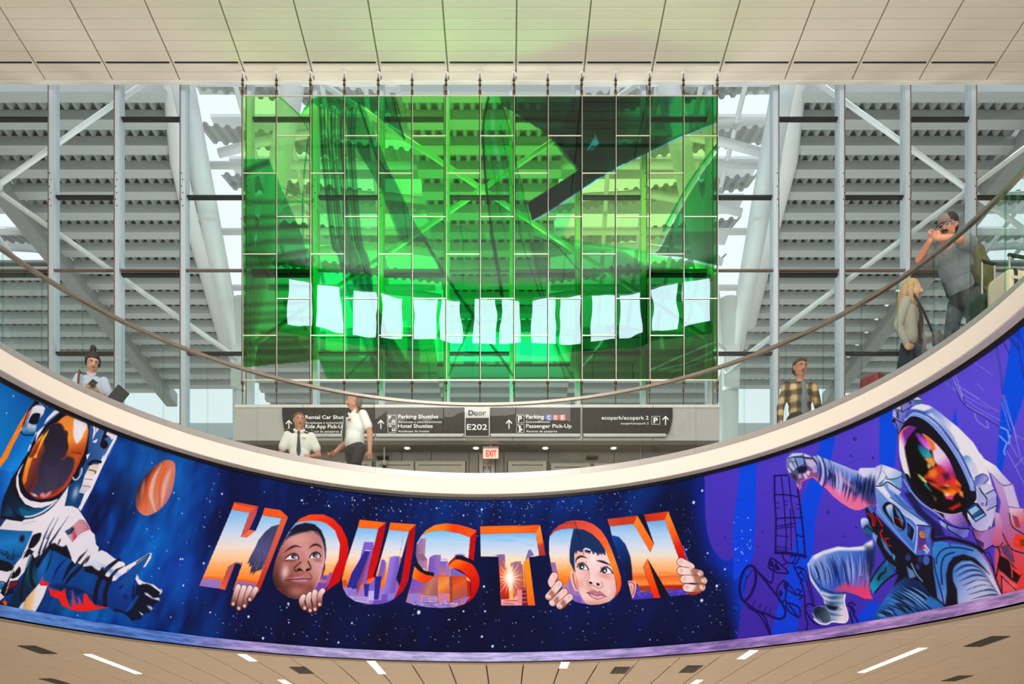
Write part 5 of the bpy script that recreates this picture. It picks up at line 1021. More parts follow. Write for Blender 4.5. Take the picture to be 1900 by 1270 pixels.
# visor
VZ = f2(185,620, 200,560, 250,500, 320,470, 400,490, 470,550, 580,630, 700,740, 800,880, 880,1050, 950,1200, 1000,1270) + f3(1180,110, 1230,240, 1220,340, 1170,410, 1080,430, 960,400, 830,300, 730,180, 640,60, 600,0) + f2(240,1050, 195,860)
fill(VZ, (18, 14, 18), 1.4, True)
CLIP[0] = cover(VZ, True)
fill(f2(170,640, 190,560, 250,490, 330,465, 410,490, 350,560, 290,640, 255,740, 270,850, 300,980, 330,1120, 300,1130, 230,1010, 190,850), ('g', (1668, 830), (1684, 824), [(0, (234, 226, 246)), (.35, (238, 232, 248)), (.7, (210, 120, 226)), (1, (120, 40, 150))]), 3)
fill(f2(170,650, 190,560, 250,490, 330,465, 300,480, 235,530, 200,600, 190,680), (250, 140, 50), 4)
fill(f2(390,570, 430,560, 520,640, 620,720, 560,790, 500,740, 430,650), ('g', (1700, 805), (1735, 835), [(0, (110, 50, 170)), (.4, (190, 70, 220)), (1, (236, 170, 236))]), 5)
fill(f2(480,570, 540,590, 640,680, 740,790, 820,900, 880,1050, 900,1150, 800,1100, 700,1000, 620,900, 600,780, 560,680), ('g', (1730, 830), (1765, 880), [(0, (238, 206, 226)), (.4, (232, 214, 240)), (.7, (214, 110, 206)), (1, (160, 40, 120))]), 4)
fill(f2(480,580, 540,595, 620,680, 640,760, 600,790, 560,690), (240, 110, 40), 5); fill(f2(420,700, 490,730, 560,780, 600,850, 540,890, 480,850, 430,770), ('g', (1705, 830), (1725, 850), [(0, (20, 90, 130)), (.5, (30, 140, 170)), (1, (60, 180, 190))]), 4); fill(f2(500,880, 600,860, 640,930, 620,990, 560,940), (236, 150, 70), 4); fill(f2(540,930, 600,960, 560,1010, 540,980), (190, 170, 110), 3)
fill(f2(600,980, 700,960, 800,1060, 900,1140, 950,1220, 820,1270, 680,1200, 600,1150, 480,1120, 560,1040), ('g', (1735, 870), (1780, 905), [(0, (200, 56, 30)), (.4, (200, 40, 70)), (.8, (220, 60, 40)), (1, (180, 30, 20))]), 5); fill(f2(560,1030, 640,1010, 670,1060, 630,1120, 560,1100), (236, 120, 40), 5); fill(f2(720,1060, 800,1060, 820,1130, 760,1150), (70, 20, 60), 6); fill(f2(420,1070, 450,1080, 520,1150, 530,1180, 480,1160, 430,1100), (170, 200, 80), 3); fill(f2(480,1120, 530,1160, 520,1190), (226, 214, 210), 3)
fill(f3(820,80, 900,100, 1000,110, 1100,120, 1170,150, 1160,200, 1080,210, 950,180, 860,130), (214, 70, 30), 5); fill(f3(960,160, 1060,150, 1130,190, 1090,240, 1000,230), (255, 130, 30), 4); fill(f3(1000,220, 1090,240, 1080,280, 1010,265), (226, 60, 130), 4); blob(*f3(1025, 222)[0], 5, 3, 0, (255, 240, 220), .9); blob(*f3(1020, 125)[0], 6, 2, .2, (255, 220, 200), .8); fill(f3(1150,170, 1190,190, 1200,250, 1160,230), (246, 150, 80), 4); fill(f3(1120,60, 1180,110, 1170,140, 1100,100), (240, 100, 40), 4); fill(f3(1040,370, 1160,310, 1170,340, 1080,390), (200, 40, 30), 5); stroke(f3(790,110, 840,170, 910,220), 4, (40, 150, 170), 3, True, .9, True); fill(f3(870,230, 910,260, 900,300), (150, 130, 60), 4, False, .7); fill(f3(860,130, 960,200, 940,260, 860,200), (20, 12, 14), 5); blob(1752, 906, 12, 5, .2, (30, 10, 10), .7)
CLIP[0] = None
stroke(f3(880,380, 960,415, 1080,435, 1180,415), 1.8, (206, 196, 230), 1.2)
# chin guard
fill(f3(980,420, 1080,440, 1180,420, 1220,480, 1260,560, 1180,570, 1080,540, 1000,480), ('g', (1760, 960), (1790, 975), [(0, (190, 160, 226)), (.5, (150, 110, 200)), (1, (90, 70, 170))]), 2); fill(f3(940,490, 1040,550, 1140,580, 1260,590, 1240,670, 1180,690, 1080,640, 960,550), ('g', (1745, 970), (1795, 990), [(0, (170, 186, 240)), (.4, (110, 130, 220)), (.7, (90, 90, 196)), (1, (120, 130, 220))]), 1.4); stroke(f3(1030,545, 1030,590, 1180,685), 2.2, DK); stroke(f3(940,480, 1040,545, 1150,580, 1265,590), 2.2, DK)
# clasp and jaw plates at the right of the helmet
fill(f3(1340,120, 1440,100, 1500,120, 1555,230, 1555,350, 1500,560, 1450,600, 1380,610, 1290,560, 1250,480, 1330,340, 1350,240), ('g', (1815, 920), (1845, 970), [(0, (160, 170, 236)), (.5, (190, 190, 240)), (1, (200, 196, 240))]), 1.6)
fill(f3(1350,160, 1400,120, 1480,110, 1530,160, 1450,210, 1430,240, 1390,180), (206, 206, 244), 2); stroke(f3(1370,150, 1400,200, 1450,270, 1440,340), 2.4, DK); stroke(f3(1440,215, 1530,165), 1.8, DK); stroke(f3(1450,390, 1550,340), 1.8, DK); stroke(f3(1555,240, 1555,350, 1510,560), 1.8, DK); fill(f3(1450,270, 1550,240, 1550,330, 1460,380), (160, 160, 232), 2)
fill(f3(1225,380, 1310,310, 1350,320, 1440,440, 1420,460, 1330,510, 1300,490), (28, 60, 110), 1.4); fill(f3(1250,390, 1330,340, 1370,380, 1290,440), (150, 196, 236), 1.4); fill(f3(1290,445, 1380,390, 1400,405, 1310,465), (40, 90, 150)); fill(f3(1310,480, 1420,420, 1435,440, 1330,505), (120, 180, 230)); stroke(f3(1310,310, 1350,320, 1440,440, 1330,512, 1225,382, 1310,310), 2, DK, 1, False); ell(*f3(1402, 325)[0], 3, 3, 0, (60, 60, 130)); ell(*f3(1402, 325)[0], 1.6, 1.6, 0, (170, 180, 236))
fill(f3(1270,520, 1340,520, 1440,470, 1480,560, 1440,600, 1360,615, 1290,570), ('g', (1805, 970), (1830, 985), [(0, (170, 166, 234)), (1, (200, 196, 242))]), 2, True); stroke(f3(1260,500, 1300,580, 1380,618, 1460,600, 1480,560), 2, DK)
fill(f3(1290,590, 1400,620, 1480,590, 1540,560, 1510,760, 1430,815, 1400,800, 1340,720), ('g', (1805, 990), (1840, 1010), [(0, (120, 70, 130)), (.5, (176, 120, 200)), (1, (160, 110, 190))]), 1.6); fill(f3(1340,690, 1420,740, 1410,800, 1350,730), (70, 40, 90)); stroke(f3(1290,600, 1340,720, 1400,810, 1430,815, 1510,765), 2.2, DK); fill(f3(1520,400, 1580,420, 1620,560, 1610,760, 1530,770, 1500,740, 1540,560), ('g', (1845, 960), (1855, 1010), [(0, (190, 160, 220)), (.5, (200, 110, 160)), (1, (200, 90, 130))]), 2); stroke(f3(1520,780, 1580,780, 1620,740), 2, DK)
# chest box
fill(f3(250,130, 340,120, 370,80, 450,120, 530,190, 520,220, 700,420, 870,580, 860,860, 690,870, 500,680, 260,420, 270,330), ('g', (1625, 910), (1700, 1000), [(0, (120, 150, 230)), (.4, (80, 130, 220)), (1, (60, 110, 210))]), 1.4)
fill(f3(255,135, 340,125, 430,250, 620,400, 840,560, 700,545, 560,420, 400,270, 310,190), ('g', (1640, 920), (1710, 970), [(0, (226, 230, 250)), (.5, (150, 180, 240)), (1, (190, 206, 246))]), 2); fill(f3(380,85, 450,125, 530,195, 500,230, 400,160), (190, 206, 246), 2); stroke(f3(300,170, 420,300, 560,430, 700,550, 680,850), 2.4, (200, 214, 248), 1.4); stroke(f3(270,330, 330,440, 500,650, 690,865), 2.6, (120, 160, 236), 1.6); stroke(f3(420,250, 600,390, 760,500), 2, (40, 70, 150), 1.6); stroke(f3(470,230, 560,330, 640,370), 4, (60, 100, 180), 3)
fill(f3(710,570, 780,560, 862,600, 855,850, 700,850), ('g', (1705, 985), (1728, 1000), [(0, (70, 70, 180)), (.6, (90, 120, 220)), (1, (70, 90, 200))]), 1.4); fill(f3(715,660, 800,690, 790,790, 710,820), (84, 50, 140), 4); stroke(f3(700,548, 840,562, 868,600, 860,850), 2, DK); ell(*f3(757, 650)[0], 5.4, 8, -.4, (60, 30, 30)); ell(*f3(757, 650)[0], 4.6, 7, -.4, (240, 160, 60)); ell(*f3(757, 648)[0], 2.6, 4.4, -.4, (60, 30, 30)); ell(*f3(757, 648)[0], 1.5, 2.6, -.4, (240, 160, 60))
fill(f3(750,775, 790,755, 838,820, 800,865), (206, 210, 240)); fill(f3(750,775, 775,760, 790,800, 765,810), (214, 30, 70)); stroke(f3(790,790, 820,830), 1.4, (40, 70, 170)); stroke(f3(775,820, 805,850), 1.2, (40, 70, 170))
fill(f3(330,370, 350,320, 400,300, 470,340, 540,420, 580,520, 570,590, 530,610, 450,540, 370,440), INK, 1.4, True); fill(f3(370,360, 410,325, 440,340, 440,420, 450,510, 400,440), ('g', (1645, 940), (1657, 960), [(0, (206, 216, 248)), (1, (60, 120, 200))]), 2, True); fill(f3(460,350, 520,420, 555,500, 545,560, 500,470), (60, 120, 200), 2); fill(f3(450,430, 500,450, 540,540, 530,590, 470,540), (24, 14, 18), 2); stroke(f3(470,470, 510,490, 535,540), 2, (190, 20, 30), 1.4); stroke(f3(440,420, 460,540, 540,600), 1.6, (110, 170, 230), 1.4)
fill(f3(595,510, 640,560, 670,600, 650,720, 600,660), DK, 1.4); fill(f3(600,540, 630,570, 630,650, 610,640), (30, 60, 120), 2); stroke(f3(595,505, 680,590, 655,725), 1.6, (150, 180, 240))
# dark middle with red lights and hoses
fill(f3(130,300, 250,420, 500,690, 690,870, 870,880, 900,1000, 1000,1440, 350,1440, 500,1080, 380,950, 250,700, 160,440), INK, 3)
for q, w in (((170,420, 220,470, 230,560), 2), ((200,410, 250,480, 240,560), 1.6), ((265,450, 330,560), 2.2), ((330,600, 310,640, 340,700), 2.4), ((400,690, 360,700, 380,760, 420,770), 2.2), ((680,1150, 630,1170, 640,1250, 700,1270), 2.4), ((650,1120, 620,1180), 1.6)): stroke(f3(*q), w, (200, 26, 30), 1.6)
ell(*f3(690, 1185)[0], 3, 6, 0, (206, 20, 30), 2); fill(f3(170,345, 210,350, 235,400, 220,430, 180,380), (50, 110, 180), 2); fill(f3(100,490, 140,470, 180,500, 190,600, 220,650, 180,680, 140,640, 110,570), ('g', (1600, 970), (1615, 990), [(0, (190, 210, 246)), (.5, (60, 100, 180)), (1, (30, 60, 120))]), 1.4, True); ell(*f3(180, 600)[0], 7, 11, -.3, (30, 90, 140), 2); stroke(f3(130,590, 160,560, 210,600), 2, DK); fill(f3(230,640, 280,660, 260,720, 230,690), (100, 150, 214), 2)
fill(f3(310,680, 360,740, 440,870, 420,880, 350,790), (60, 130, 200), 2.4); fill(f3(440,850, 470,880, 460,930, 440,900), (70, 150, 214), 2); ell(*f3(605, 895)[0], 5, 6, 0, (40, 60, 130), 2); ell(*f3(800, 925)[0], 6, 9, 0, (60, 100, 190), 2.5); ell(*f3(735, 915)[0], 4.5, 7, 0, (44, 50, 120), 2.5); fill(f3(590,990, 660,1040, 690,1100, 620,1120), (90, 130, 190), 2.4); stroke(f3(640,960, 700,1080, 760,1150), 1.8, (120, 170, 220)); fill(f3(690,960, 730,990, 720,1030, 690,1010), (40, 60, 150), 2.5)
# thigh pouch, teal
fill(f3(190,1180, 260,1050, 380,910, 400,960, 480,1000, 440,1060, 330,1180, 230,1290), ('g', (1615, 1085), (1655, 1050), [(0, (20, 150, 190)), (.5, (20, 90, 130)), (1, (30, 110, 170))]), 2); fill(f3(290,1090, 340,1040, 350,1060, 360,1010, 380,990, 370,1050, 320,1090, 290,1150, 270,1130), INK, 1.6); stroke(f3(185,1190, 260,1050, 380,905), 3, DK, 2); stroke(f3(250,1270, 340,1170, 440,1090, 520,1060), 3, DK, 2); fill(f3(390,940, 450,980, 480,1030, 440,1040, 400,1000), (30, 80, 150), 2)
# foreground thigh and forearm
fill(f4(1050,1040, 1130,880, 1200,780, 1300,640, 1420,540, 1600,600, 1700,740, 1900,860, 1900,910, 1500,950), ('g', (1620, 1160), (1700, 1090), [(0, (20, 70, 140)), (.5, (40, 110, 200)), (1, (20, 40, 90))]), 2.4)
folds(f4, ((1420,560, 1300,650, 1200,790, 1090,960), (1860,880, 1700,930, 1480,960, 1180,1010)), 34, 4.0, (12, 16, 40), (110, 170, 236), 31)
fill(f4(1630,800, 1700,760, 1800,820, 1860,880, 1720,900), (40, 110, 190), 4); fill(f4(1720,240, 1900,200, 1900,870, 1850,780, 1740,520), (34, 90, 180), 3)
fill(f3(860,800, 880,740, 930,710, 1040,740, 1200,760, 1340,800, 1430,860, 1560,1180, 1600,1262, 1620,1420, 1300,1440, 1050,1440, 920,1330, 880,1050), ('g', (1735, 1020), (1830, 1090), [(0, (50, 130, 214)), (.4, (60, 120, 210)), (.75, (150, 170, 236)), (1, (214, 210, 240))]), 1.6)
for q, w in (((910,960, 920,880, 1000,800, 1150,790, 1300,820), 2.4), ((970,1180, 960,1000, 1000,880, 1100,840), 3), ((880,900, 900,1050, 960,1262, 990,1400), 2.4), ((1050,740, 1060,780), 1.6)): stroke(f3(*q), w, (20, 30, 80), 1.6)
fill(f3(1020,1262, 1010,1080, 1040,960, 1090,890, 1200,860, 1320,900, 1420,1000, 1480,1080, 1400,1010, 1280,930, 1180,930, 1110,980, 1080,1060, 1090,1150, 1130,1240, 1140,1420, 1000,1420), INK, 3); 
for k in range(14): stroke(f3(1080 + k*16,1030 + k*24, 1180 + k*22,960 + k*26, 1300 + k*20,960 + k*26, 1420 + k*14,1040 + k*22), 4.2 if k % 2 else 3.0, (16, 30, 80) if k % 2 else (130, 170, 236), 2.4, True, .75, 2)
for k in range(5): stroke(f3(1200 + k*50,1262, 1330 + k*30,1150 + k*10, 1450 + k*14,1110 + k*26), 4, (216, 214, 246), 3, True, .6, 2)
fill(f3(1350,800, 1440,860, 1520,1000, 1590,1262, 1560,1200, 1460,960), (150, 84, 160), 3); stroke(f3(1420,840, 1500,980, 1560,1160, 1600,1262, 1640,1400), 2.6, DK); stroke(f3(1430,860, 1470,840, 1520,1000, 1540,1130), 1.8, DK)
stroke(f3(870,600, 880,700, 1050,690, 1300,760, 1400,830), 7, INK, 4)
# collar shade left of helmet
fill(f3(560,200, 700,420, 860,560, 880,680, 1000,660, 960,560, 760,380, 640,200), (20, 22, 54), 4, False, .8)
# shoulder and raised arm
fill(f1(1310,325, 1380,298, 1450,320, 1560,360, 1640,400, 1650,600, 1600,625, 1500,560, 1440,545, 1380,585, 1295,575), ('g', (1625, 870), (1672, 900), [(0, (190, 196, 240)), (.4, (226, 228, 250)), (.8, (150, 190, 236)), (1, (100, 150, 210))]), 1.4); fill(f1(1330,560, 1400,500, 1460,470, 1400,380, 1440,440, 1380,575), (40, 120, 160), 3); fill(f1(1480,500, 1600,480, 1640,470, 1620,600, 1540,540), (110, 160, 220), 3); stroke(f1(1450,490, 1540,490, 1640,455), 1.8, (30, 50, 110)); stroke(f1(1380,310, 1360,420, 1300,560), 1.8, (100, 110, 180), 2); stroke(f1(1290,580, 1380,580, 1460,530, 1600,620), 2.2, (40, 20, 60))
ARM = f1(470,205, 520,175, 600,205, 700,245, 820,290, 900,320, 1000,365, 1075,385, 1100,345, 1200,345, 1310,340, 1305,570, 1290,860, 1240,830, 1165,870, 1100,895, 1040,900, 960,870, 850,800, 740,710, 650,610, 610,590, 545,525, 470,460)
fill(ARM, ('g', (1545, 850), (1525, 900), [(0, (200, 208, 244)), (.28, (120, 146, 222)), (.55, (48, 84, 190)), (.8, (110, 90, 190)), (1, (226, 110, 170))]), 1.4)
CLIP[0] = cover(ARM)
folds(f1, ((640,250, 800,300, 1000,380, 1200,380, 1300,400), (680,580, 800,720, 950,840, 1100,860, 1250,820)), 46, 3.0, (12, 22, 70), (190, 202, 246), 33, .95)
fill(f1(1160,480, 1250,500, 1300,700, 1290,860, 1200,820, 1150,760, 1100,640), (14, 24, 70), 8, False, .6); blob(1568, 893, 26, 5, .72, (236, 160, 210), .7); blob(1588, 938, 14, 6, .4, (240, 110, 140), .8); fill(f1(1070,400, 1100,345, 1240,345, 1200,440, 1150,470), (214, 216, 246), 4)
CLIP[0] = None
for q in ((520,180, 570,250, 585,400, 560,520), (600,205, 640,330, 650,480, 615,590)): stroke(f1(*q), 2.6, (30, 36, 90), 1.4)
stroke(f1(545,190, 605,300, 615,440, 590,560), 4, (200, 206, 244), 2.4, True, .8); stroke(f1(690,250, 720,340, 640,580), 2, (40, 60, 130), 2, True, .7)
# fist
fill(f1(135,330, 135,240, 165,185, 215,150, 350,148, 440,180, 490,215, 530,290, 545,410, 540,480, 470,465, 400,490, 330,520, 325,600, 300,625, 270,580, 255,520, 200,470, 160,420, 140,370), ('g', (1465, 845), (1505, 885), [(0, (120, 140, 200)), (.5, (70, 80, 140)), (1, (140, 80, 130))]), 1.2, True)
for q, c in (((170,200, 215,155, 345,150, 345,175, 240,190, 180,230), (190, 206, 240)), ((360,155, 430,180, 480,220, 375,200), (200, 206, 242)), ((250,215, 355,215, 365,290, 290,320), (110, 150, 210)), ((375,230, 480,235, 530,300, 470,350, 410,310), (190, 176, 224)), ((470,320, 530,310, 535,400, 480,410), (170, 150, 216)), ((200,220, 240,210, 245,260, 210,250), (150, 170, 220)), ((165,290, 195,270, 245,350, 235,385, 185,340), (190, 190, 226)), ((225,270, 250,275, 275,330, 255,350), (170, 180, 224)), ((145,345, 165,345, 200,400, 175,410), (196, 196, 230)), ((290,430, 320,425, 340,470, 300,485), (170, 160, 210)), ((350,430, 380,410, 420,470, 380,490), (196, 180, 226)), ((410,380, 450,390, 430,450, 390,420), (206, 196, 236)), ((265,540, 300,560, 310,600, 280,590), (180, 140, 190))): fill(f1(*q), c, 1.2)
fill(f1(270,350, 340,320, 400,320, 405,370, 360,410, 290,410), (24, 24, 50), 2); stroke(f1(330,520, 400,490, 480,465, 540,490), 1.8, (240, 90, 130), 1.6); stroke(f1(330,520, 325,600, 300,625), 1.4, (240, 110, 110), 1.4); stroke(f1(160,220, 230,200, 360,205, 480,220, 540,300), 1.6, DK); stroke(f1(360,200, 375,300), 1.4, DK); stroke(f1(245,210, 285,330), 1.4, DK); fill(f1(195,420, 250,430, 280,490, 260,520, 210,470), (70, 36, 60), 3)
# bent leg
LEG = f4(345,400, 400,310, 520,250, 680,205, 800,215, 950,200, 1000,150, 1060,130, 1110,200, 1090,420, 1040,560, 1030,700, 1065,785, 980,780, 860,730, 780,710, 760,735, 740,830, 770,900, 790,1000, 760,1045, 620,1035, 560,1060, 480,1050, 430,1010, 395,940, 420,880, 480,855, 540,870, 520,780, 440,680, 380,580)
fill(LEG, ('g', (1515, 1020), (1600, 1110), [(0, (190, 204, 246)), (.25, (84, 126, 216)), (.6, (50, 90, 200)), (.85, (140, 90, 190)), (1, (226, 70, 120))]), 1.4)
CLIP[0] = cover(LEG)
fill(f4(420,300, 680,205, 800,215, 950,200, 1060,130, 1070,240, 900,250, 680,250, 520,290, 420,350), (232, 232, 250), 5); folds(f4, ((380,380, 520,300, 700,250, 900,240, 1060,220), (480,660, 620,700, 780,690, 900,700, 1020,700)), 50, 2.8, (14, 34, 104), (170, 186, 244), 35, .85); fill(f4(980,200, 1100,200, 1100,420, 1040,560, 1000,480), (16, 26, 70), 8, False, .7)
fill(f4(640,680, 760,610, 860,650, 960,640, 1030,720, 1060,785, 960,775, 800,710), (236, 60, 110), 9, False, .8); fill(f4(340,420, 380,560, 470,690, 620,740, 760,735, 740,820, 770,900, 790,1000, 760,1045, 560,1060, 430,1010, 395,940, 480,855, 540,870, 500,770), ('g', (1530, 1120), (1565, 1130), [(0, (206, 214, 240)), (.35, (60, 110, 160)), (.6, (110, 150, 190)), (1, (226, 228, 246))]), 4, False, .9)
for k in range(9): stroke(f4(480 + k*12,700 + k*30, 600,740 + k*30, 740,730 + k*34), 3, (30, 60, 100) if k % 2 else (190, 206, 236), 2.6, True, .6, 2)
fill(f4(540,840, 600,850, 690,870, 650,910, 570,890), (14, 20, 40), 5); fill(f4(400,930, 430,880, 480,860, 540,880, 600,960, 620,1030, 520,1040, 440,1000), ('g', (1515, 1135), (1545, 1150), [(0, (24, 40, 60)), (.5, (90, 120, 140)), (1, (150, 170, 190))]), 3)
for k in range(6): stroke(f4(430 + k*20,900 - k*5, 470 + k*22,960, 520 + k*16,1035), 2, (16, 26, 44), 1.6, True, .7)
stroke(f4(360,420, 400,540, 500,660, 640,720, 770,715), 3, (20, 40, 90), 2.4, True, .8); stroke(f4(350,400, 380,560, 470,690), 3.4, (228, 232, 250), 2, True, .8)
CLIP[0] = None
stroke(f4(760,740, 750,820, 780,920, 790,1000, 750,1045, 620,1035, 560,1062, 480,1052, 420,1005), 2.6, (236, 240, 252), 1.4)
fill(f4(1060,60, 1080,50, 1110,110, 1100,170, 1070,120), (120, 160, 214), 2)
# --- put the paint on the wall
def mural_mesh():
    n = NU * NV
    co = np.stack([MX, MY, MZ], -1).reshape(-1, 3)
    i = np.arange(NV - 1)[:, None] * NU + np.arange(NU - 1)[None, :]
    q = np.stack([i, i + NU, i + NU + 1, i + 1], -1).reshape(-1, 4)
    me = bpy.data.meshes.new('mural')
    me.vertices.add(n); me.vertices.foreach_set('co', co.ravel().astype(np.float32))
    me.loops.add(q.size); me.loops.foreach_set('vertex_index', q.ravel().astype(np.int32))
    me.polygons.add(len(q)); me.polygons.foreach_set('loop_start', np.arange(0, q.size, 4, dtype=np.int32))
    me.update(calc_edges=True)
    c = np.clip(CAN / 255.0, 0, 1); c = np.where(c <= .04045, c / 12.92, ((c + .055) / 1.055) ** 2.4)
    at_ = me.color_attributes.new('paint', 'FLOAT_COLOR', 'POINT')
    at_.data.foreach_set('color', np.concatenate([c.reshape(-1, 3), np.ones((n, 1))], 1).ravel().astype(np.float32))
    me.polygons.foreach_set('use_smooth', np.ones(len(q), bool))
    m = mat('mural_paint', (128, 128, 128), .5, spec=.08)
    nt = m.node_tree; an = nt.nodes.new('ShaderNodeAttribute'); an.attribute_name = 'paint'
    nt.links.new(an.outputs['Color'], nt.nodes['Principled BSDF'].inputs['Base Color'])
    me.materials.append(m); me.validate()
    return me
mural = link(bpy.data.objects.new('mural', mural_mesh()))
tag(mural, 'curved painted mural of two astronauts and the word HOUSTON below the railing', 'mural')
mb = MB(); ring_band(mb, [(R_MT, Z_MT), (R_MB, Z_MB), (R_MB + .05, Z_MB), (R_MT + .05, Z_MT)], A1, 360 + A0, 60)
tag(mb.build('wall_ring', mat('mural_blue_back', (20, 40, 130), .45)), 'blue painted flared wall on the near side of the opening', kind='structure')
mb = MB(); ring_band(mb, [(R_MT + .03, Z_MT), (R_MB + .03, Z_MB), (R_MB + .09, Z_MB), (R_MT + .09, Z_MT)], A0 - 1, A1 + 1, 90)
tag(mb.build('wall_flare', mat('board_back', (60, 60, 70), .8)), 'flared board behind the mural paint', kind='structure')
# ------------------------------------------------------------------ hanging green glass artwork: colour films between sheets of glass
KA = FPX / D_ART
def axx(px): return (px - VPX) / KA
def azz(py): return EYE + (HOR - py) / KA
AS = 1.5
_gx = np.arange(449, 1333, AS); _gy = np.arange(177, 708, AS)
GX, GY = np.meshgrid(_gx, _gy); CAN = np.zeros(GX.shape + (3,)); _cmin, _cmax = GX.min(0), GX.max(0); CLIP[0] = None
g1 = fr(440, 160, 4.13); g2 = fr(880, 160, 4.13); g3 = fr(440, 430, 4.13); g4 = fr(880, 430, 4.13)
LIME = (158, 240, 122); CLEAR = (240, 247, 243)
CAN[:] = colour(('g', (700, 200), (700, 700), [(0, (112, 216, 92)), (.45, (92, 210, 84)), (.62, (40, 190, 84)), (1, (14, 176, 84))]), GX, GY)
fill(g1(40,70, 340,70, 560,330, 640,520, 700,900, 640,1198, 500,1198, 300,690, 240,560, 40,560), (150, 238, 128), 3); fill(g1(560,330, 820,300, 1080,620, 1090,1198, 600,1198), (104, 226, 112), 6)
fill(g1(40,560, 245,555, 300,690, 420,960, 505,1160) + g3(560,300, 590,600, 625,900, 640,990, 40,1050), ('g', (470, 320), (560, 690), [(0, (40, 170, 84)), (.4, (22, 140, 66)), (1, (44, 140, 40))]), 1.5)
fill(g1(200,620, 260,600, 330,900, 320,1198, 140,1198, 180,900), (14, 158, 84), 8, False, .7)
fill(g1(40,640, 250,560, 250,600, 120,650, 40,720), (10, 70, 34), 9, False, .8)
rg = np.random.default_rng(3)
for y in (380, 405, 425, 452, 475, 492, 510, 535, 565, 582, 600, 616, 640, 655, 668):
    stroke([(450, y + rg.uniform(-5, 5)), (500, y + rg.uniform(-4, 4) - 2), (560 + rg.uniform(0, 24), y - 6 + rg.uniform(-4, 4))], rg.uniform(4, 9), (10, 66, 26), 9, True, .75)
fill(g1(480,220, 560,110, 630,78, 1195,78, 1282,415, 1190,330, 1080,240, 1000,170, 930,128, 880,150, 800,160, 640,178, 590,128, 530,180), (14, 150, 70), 1.5); stroke(g1(1190,80, 1230,230, 1280,415), 2.4, (3, 40, 20), 1.5); stroke(g1(1205,80, 1250,230), 2, (3, 40, 20), 1.5)
fill(g1(336,74, 482,216, 540,130, 600,74), CLEAR, 1.2); stroke(g1(320,80, 470,220, 550,340), 1.2, (20, 110, 70), 1.2)
fill(g1(600,130, 780,150, 960,130, 1080,420, 1180,680, 1310,950, 1450,1198, 1250,1198, 1100,800, 960,560, 880,420, 820,260), (18, 150, 66), 3, False, .85)
fill(g1(890,390, 1060,400, 1180,660, 1320,960, 1450,1198, 1270,1198, 1110,800, 990,600), (12, 120, 56), 3, False, .8)
fill(g1(1090,300, 1330,440, 1600,690, 1720,850, 1900,1050, 1900,1198, 1440,1198, 1300,930, 1180,650), (70, 190, 84), 2, False, .6); fill(g1(1340,960, 1600,1040, 1900,1130, 1900,1198, 1430,1198), (30, 170, 70), 2, False, .7)
for k in range(11):
    o = 26 * k
    stroke(g1(640 + o*1.05,170 + (k % 3)*8, 650 + o*.95,420, 680 + o*.9,760, 730 + o*.85,1198) + g3(790 + o*.8,210, 880 + o*.7,560, 1000 + o*.9,900, 1090 + o*1.1,1135), 3.4 if k % 3 else 5.5, (4, 74, 36), 3.4, True, .8)
stroke(g1(930,130, 1000,340, 1080,560, 1180,700), 3, (3, 60, 28), 2); stroke(g1(550,380, 520,640, 500,900, 505,1198), 2.4, (10, 130, 70), 1.6)
for q in ((330,780, 560,860, 690,960), (330,760, 540,900, 690,1020), (350,820, 500,900)): stroke(g1(*q), .8, (10, 110, 60), 1, True, .7)
# middle: lens and thin lines
fill(g2(105,78, 190,78, 260,300, 330,640, 420,1000, 450,1198, 150,1198, 95,800, 68,450, 75,250), (44, 178, 66), 1.6); stroke(g2(108,80, 72,250, 68,450, 92,800, 150,1198) + g4(160,200, 190,350, 215,500), 3.6, (4, 60, 28), 1.6); stroke(g2(140,85, 150,400, 205,650, 262,1000), 8, (110, 196, 130), 5, True, .6); stroke(g2(195,85, 260,300, 330,640, 420,1000, 470,1198), 1.6, (10, 110, 50), 1.6)
for q in ((130,520, 190,900, 250,1198), (200,300, 330,1000, 370,1198)): stroke(g2(*q), .8, (8, 90, 44), 1)
# the dark arrow
fill(g2(200,78, 1862,78, 1862,290, 1600,385, 1330,510, 1080,640, 940,722, 830,792, 570,962, 445,1037, 415,905, 425,885, 797,652, 795,640, 700,500, 560,375, 380,245, 210,148), ('g', (930, 200), (1330, 220), [(0, (10, 104, 44)), (.25, (5, 66, 36)), (.5, (4, 54, 34)), (.62, (6, 88, 48)), (1, (10, 134, 66))]), 1.2)
fill(g2(560,375, 820,78, 1078,78, 1090,400, 1010,640, 830,792, 797,650), (3, 38, 26), 8, False, .75); fill(g2(425,885, 797,652, 835,690, 835,792, 445,1037, 415,905), (2, 30, 22), 1.2)
for q in ((330,80, 420,250), (480,80, 500,300), (720,80, 640,330)): stroke(g2(*q), 14, (12, 96, 56), 12, False, .6)
fill(g2(930,372, 958,440, 910,492, 858,500), (54, 128, 126), 3, False, .8); fill(g2(1090,640, 1280,120, 1260,240, 1130,420, 1080,640), (10, 120, 70), 6, False, .5); fill(g2(1100,480, 1300,420, 1500,380, 1330,480, 1100,600), (3, 50, 28), 8, False, .7); fill(g2(1480,78, 1600,78, 1660,340, 1520,400), (14, 170, 84), 4, False, .6); fill(g2(1440,80, 1530,80, 1470,200), (20, 60, 80), 8, False, .6)
fill(g2(830,800, 1330,515, 1862,292, 1862,430, 1610,800, 1390,1198, 560,1198, 570,968), LIME, 1.2); fill(g2(560,975, 790,840, 740,1000, 660,1198, 560,1198), (90, 214, 110), 4, False, .8)
stroke(g2(445,1037, 570,966, 830,796, 1090,634, 1330,514, 1600,388, 1862,286), 2.6, (150, 200, 226), 1.6)
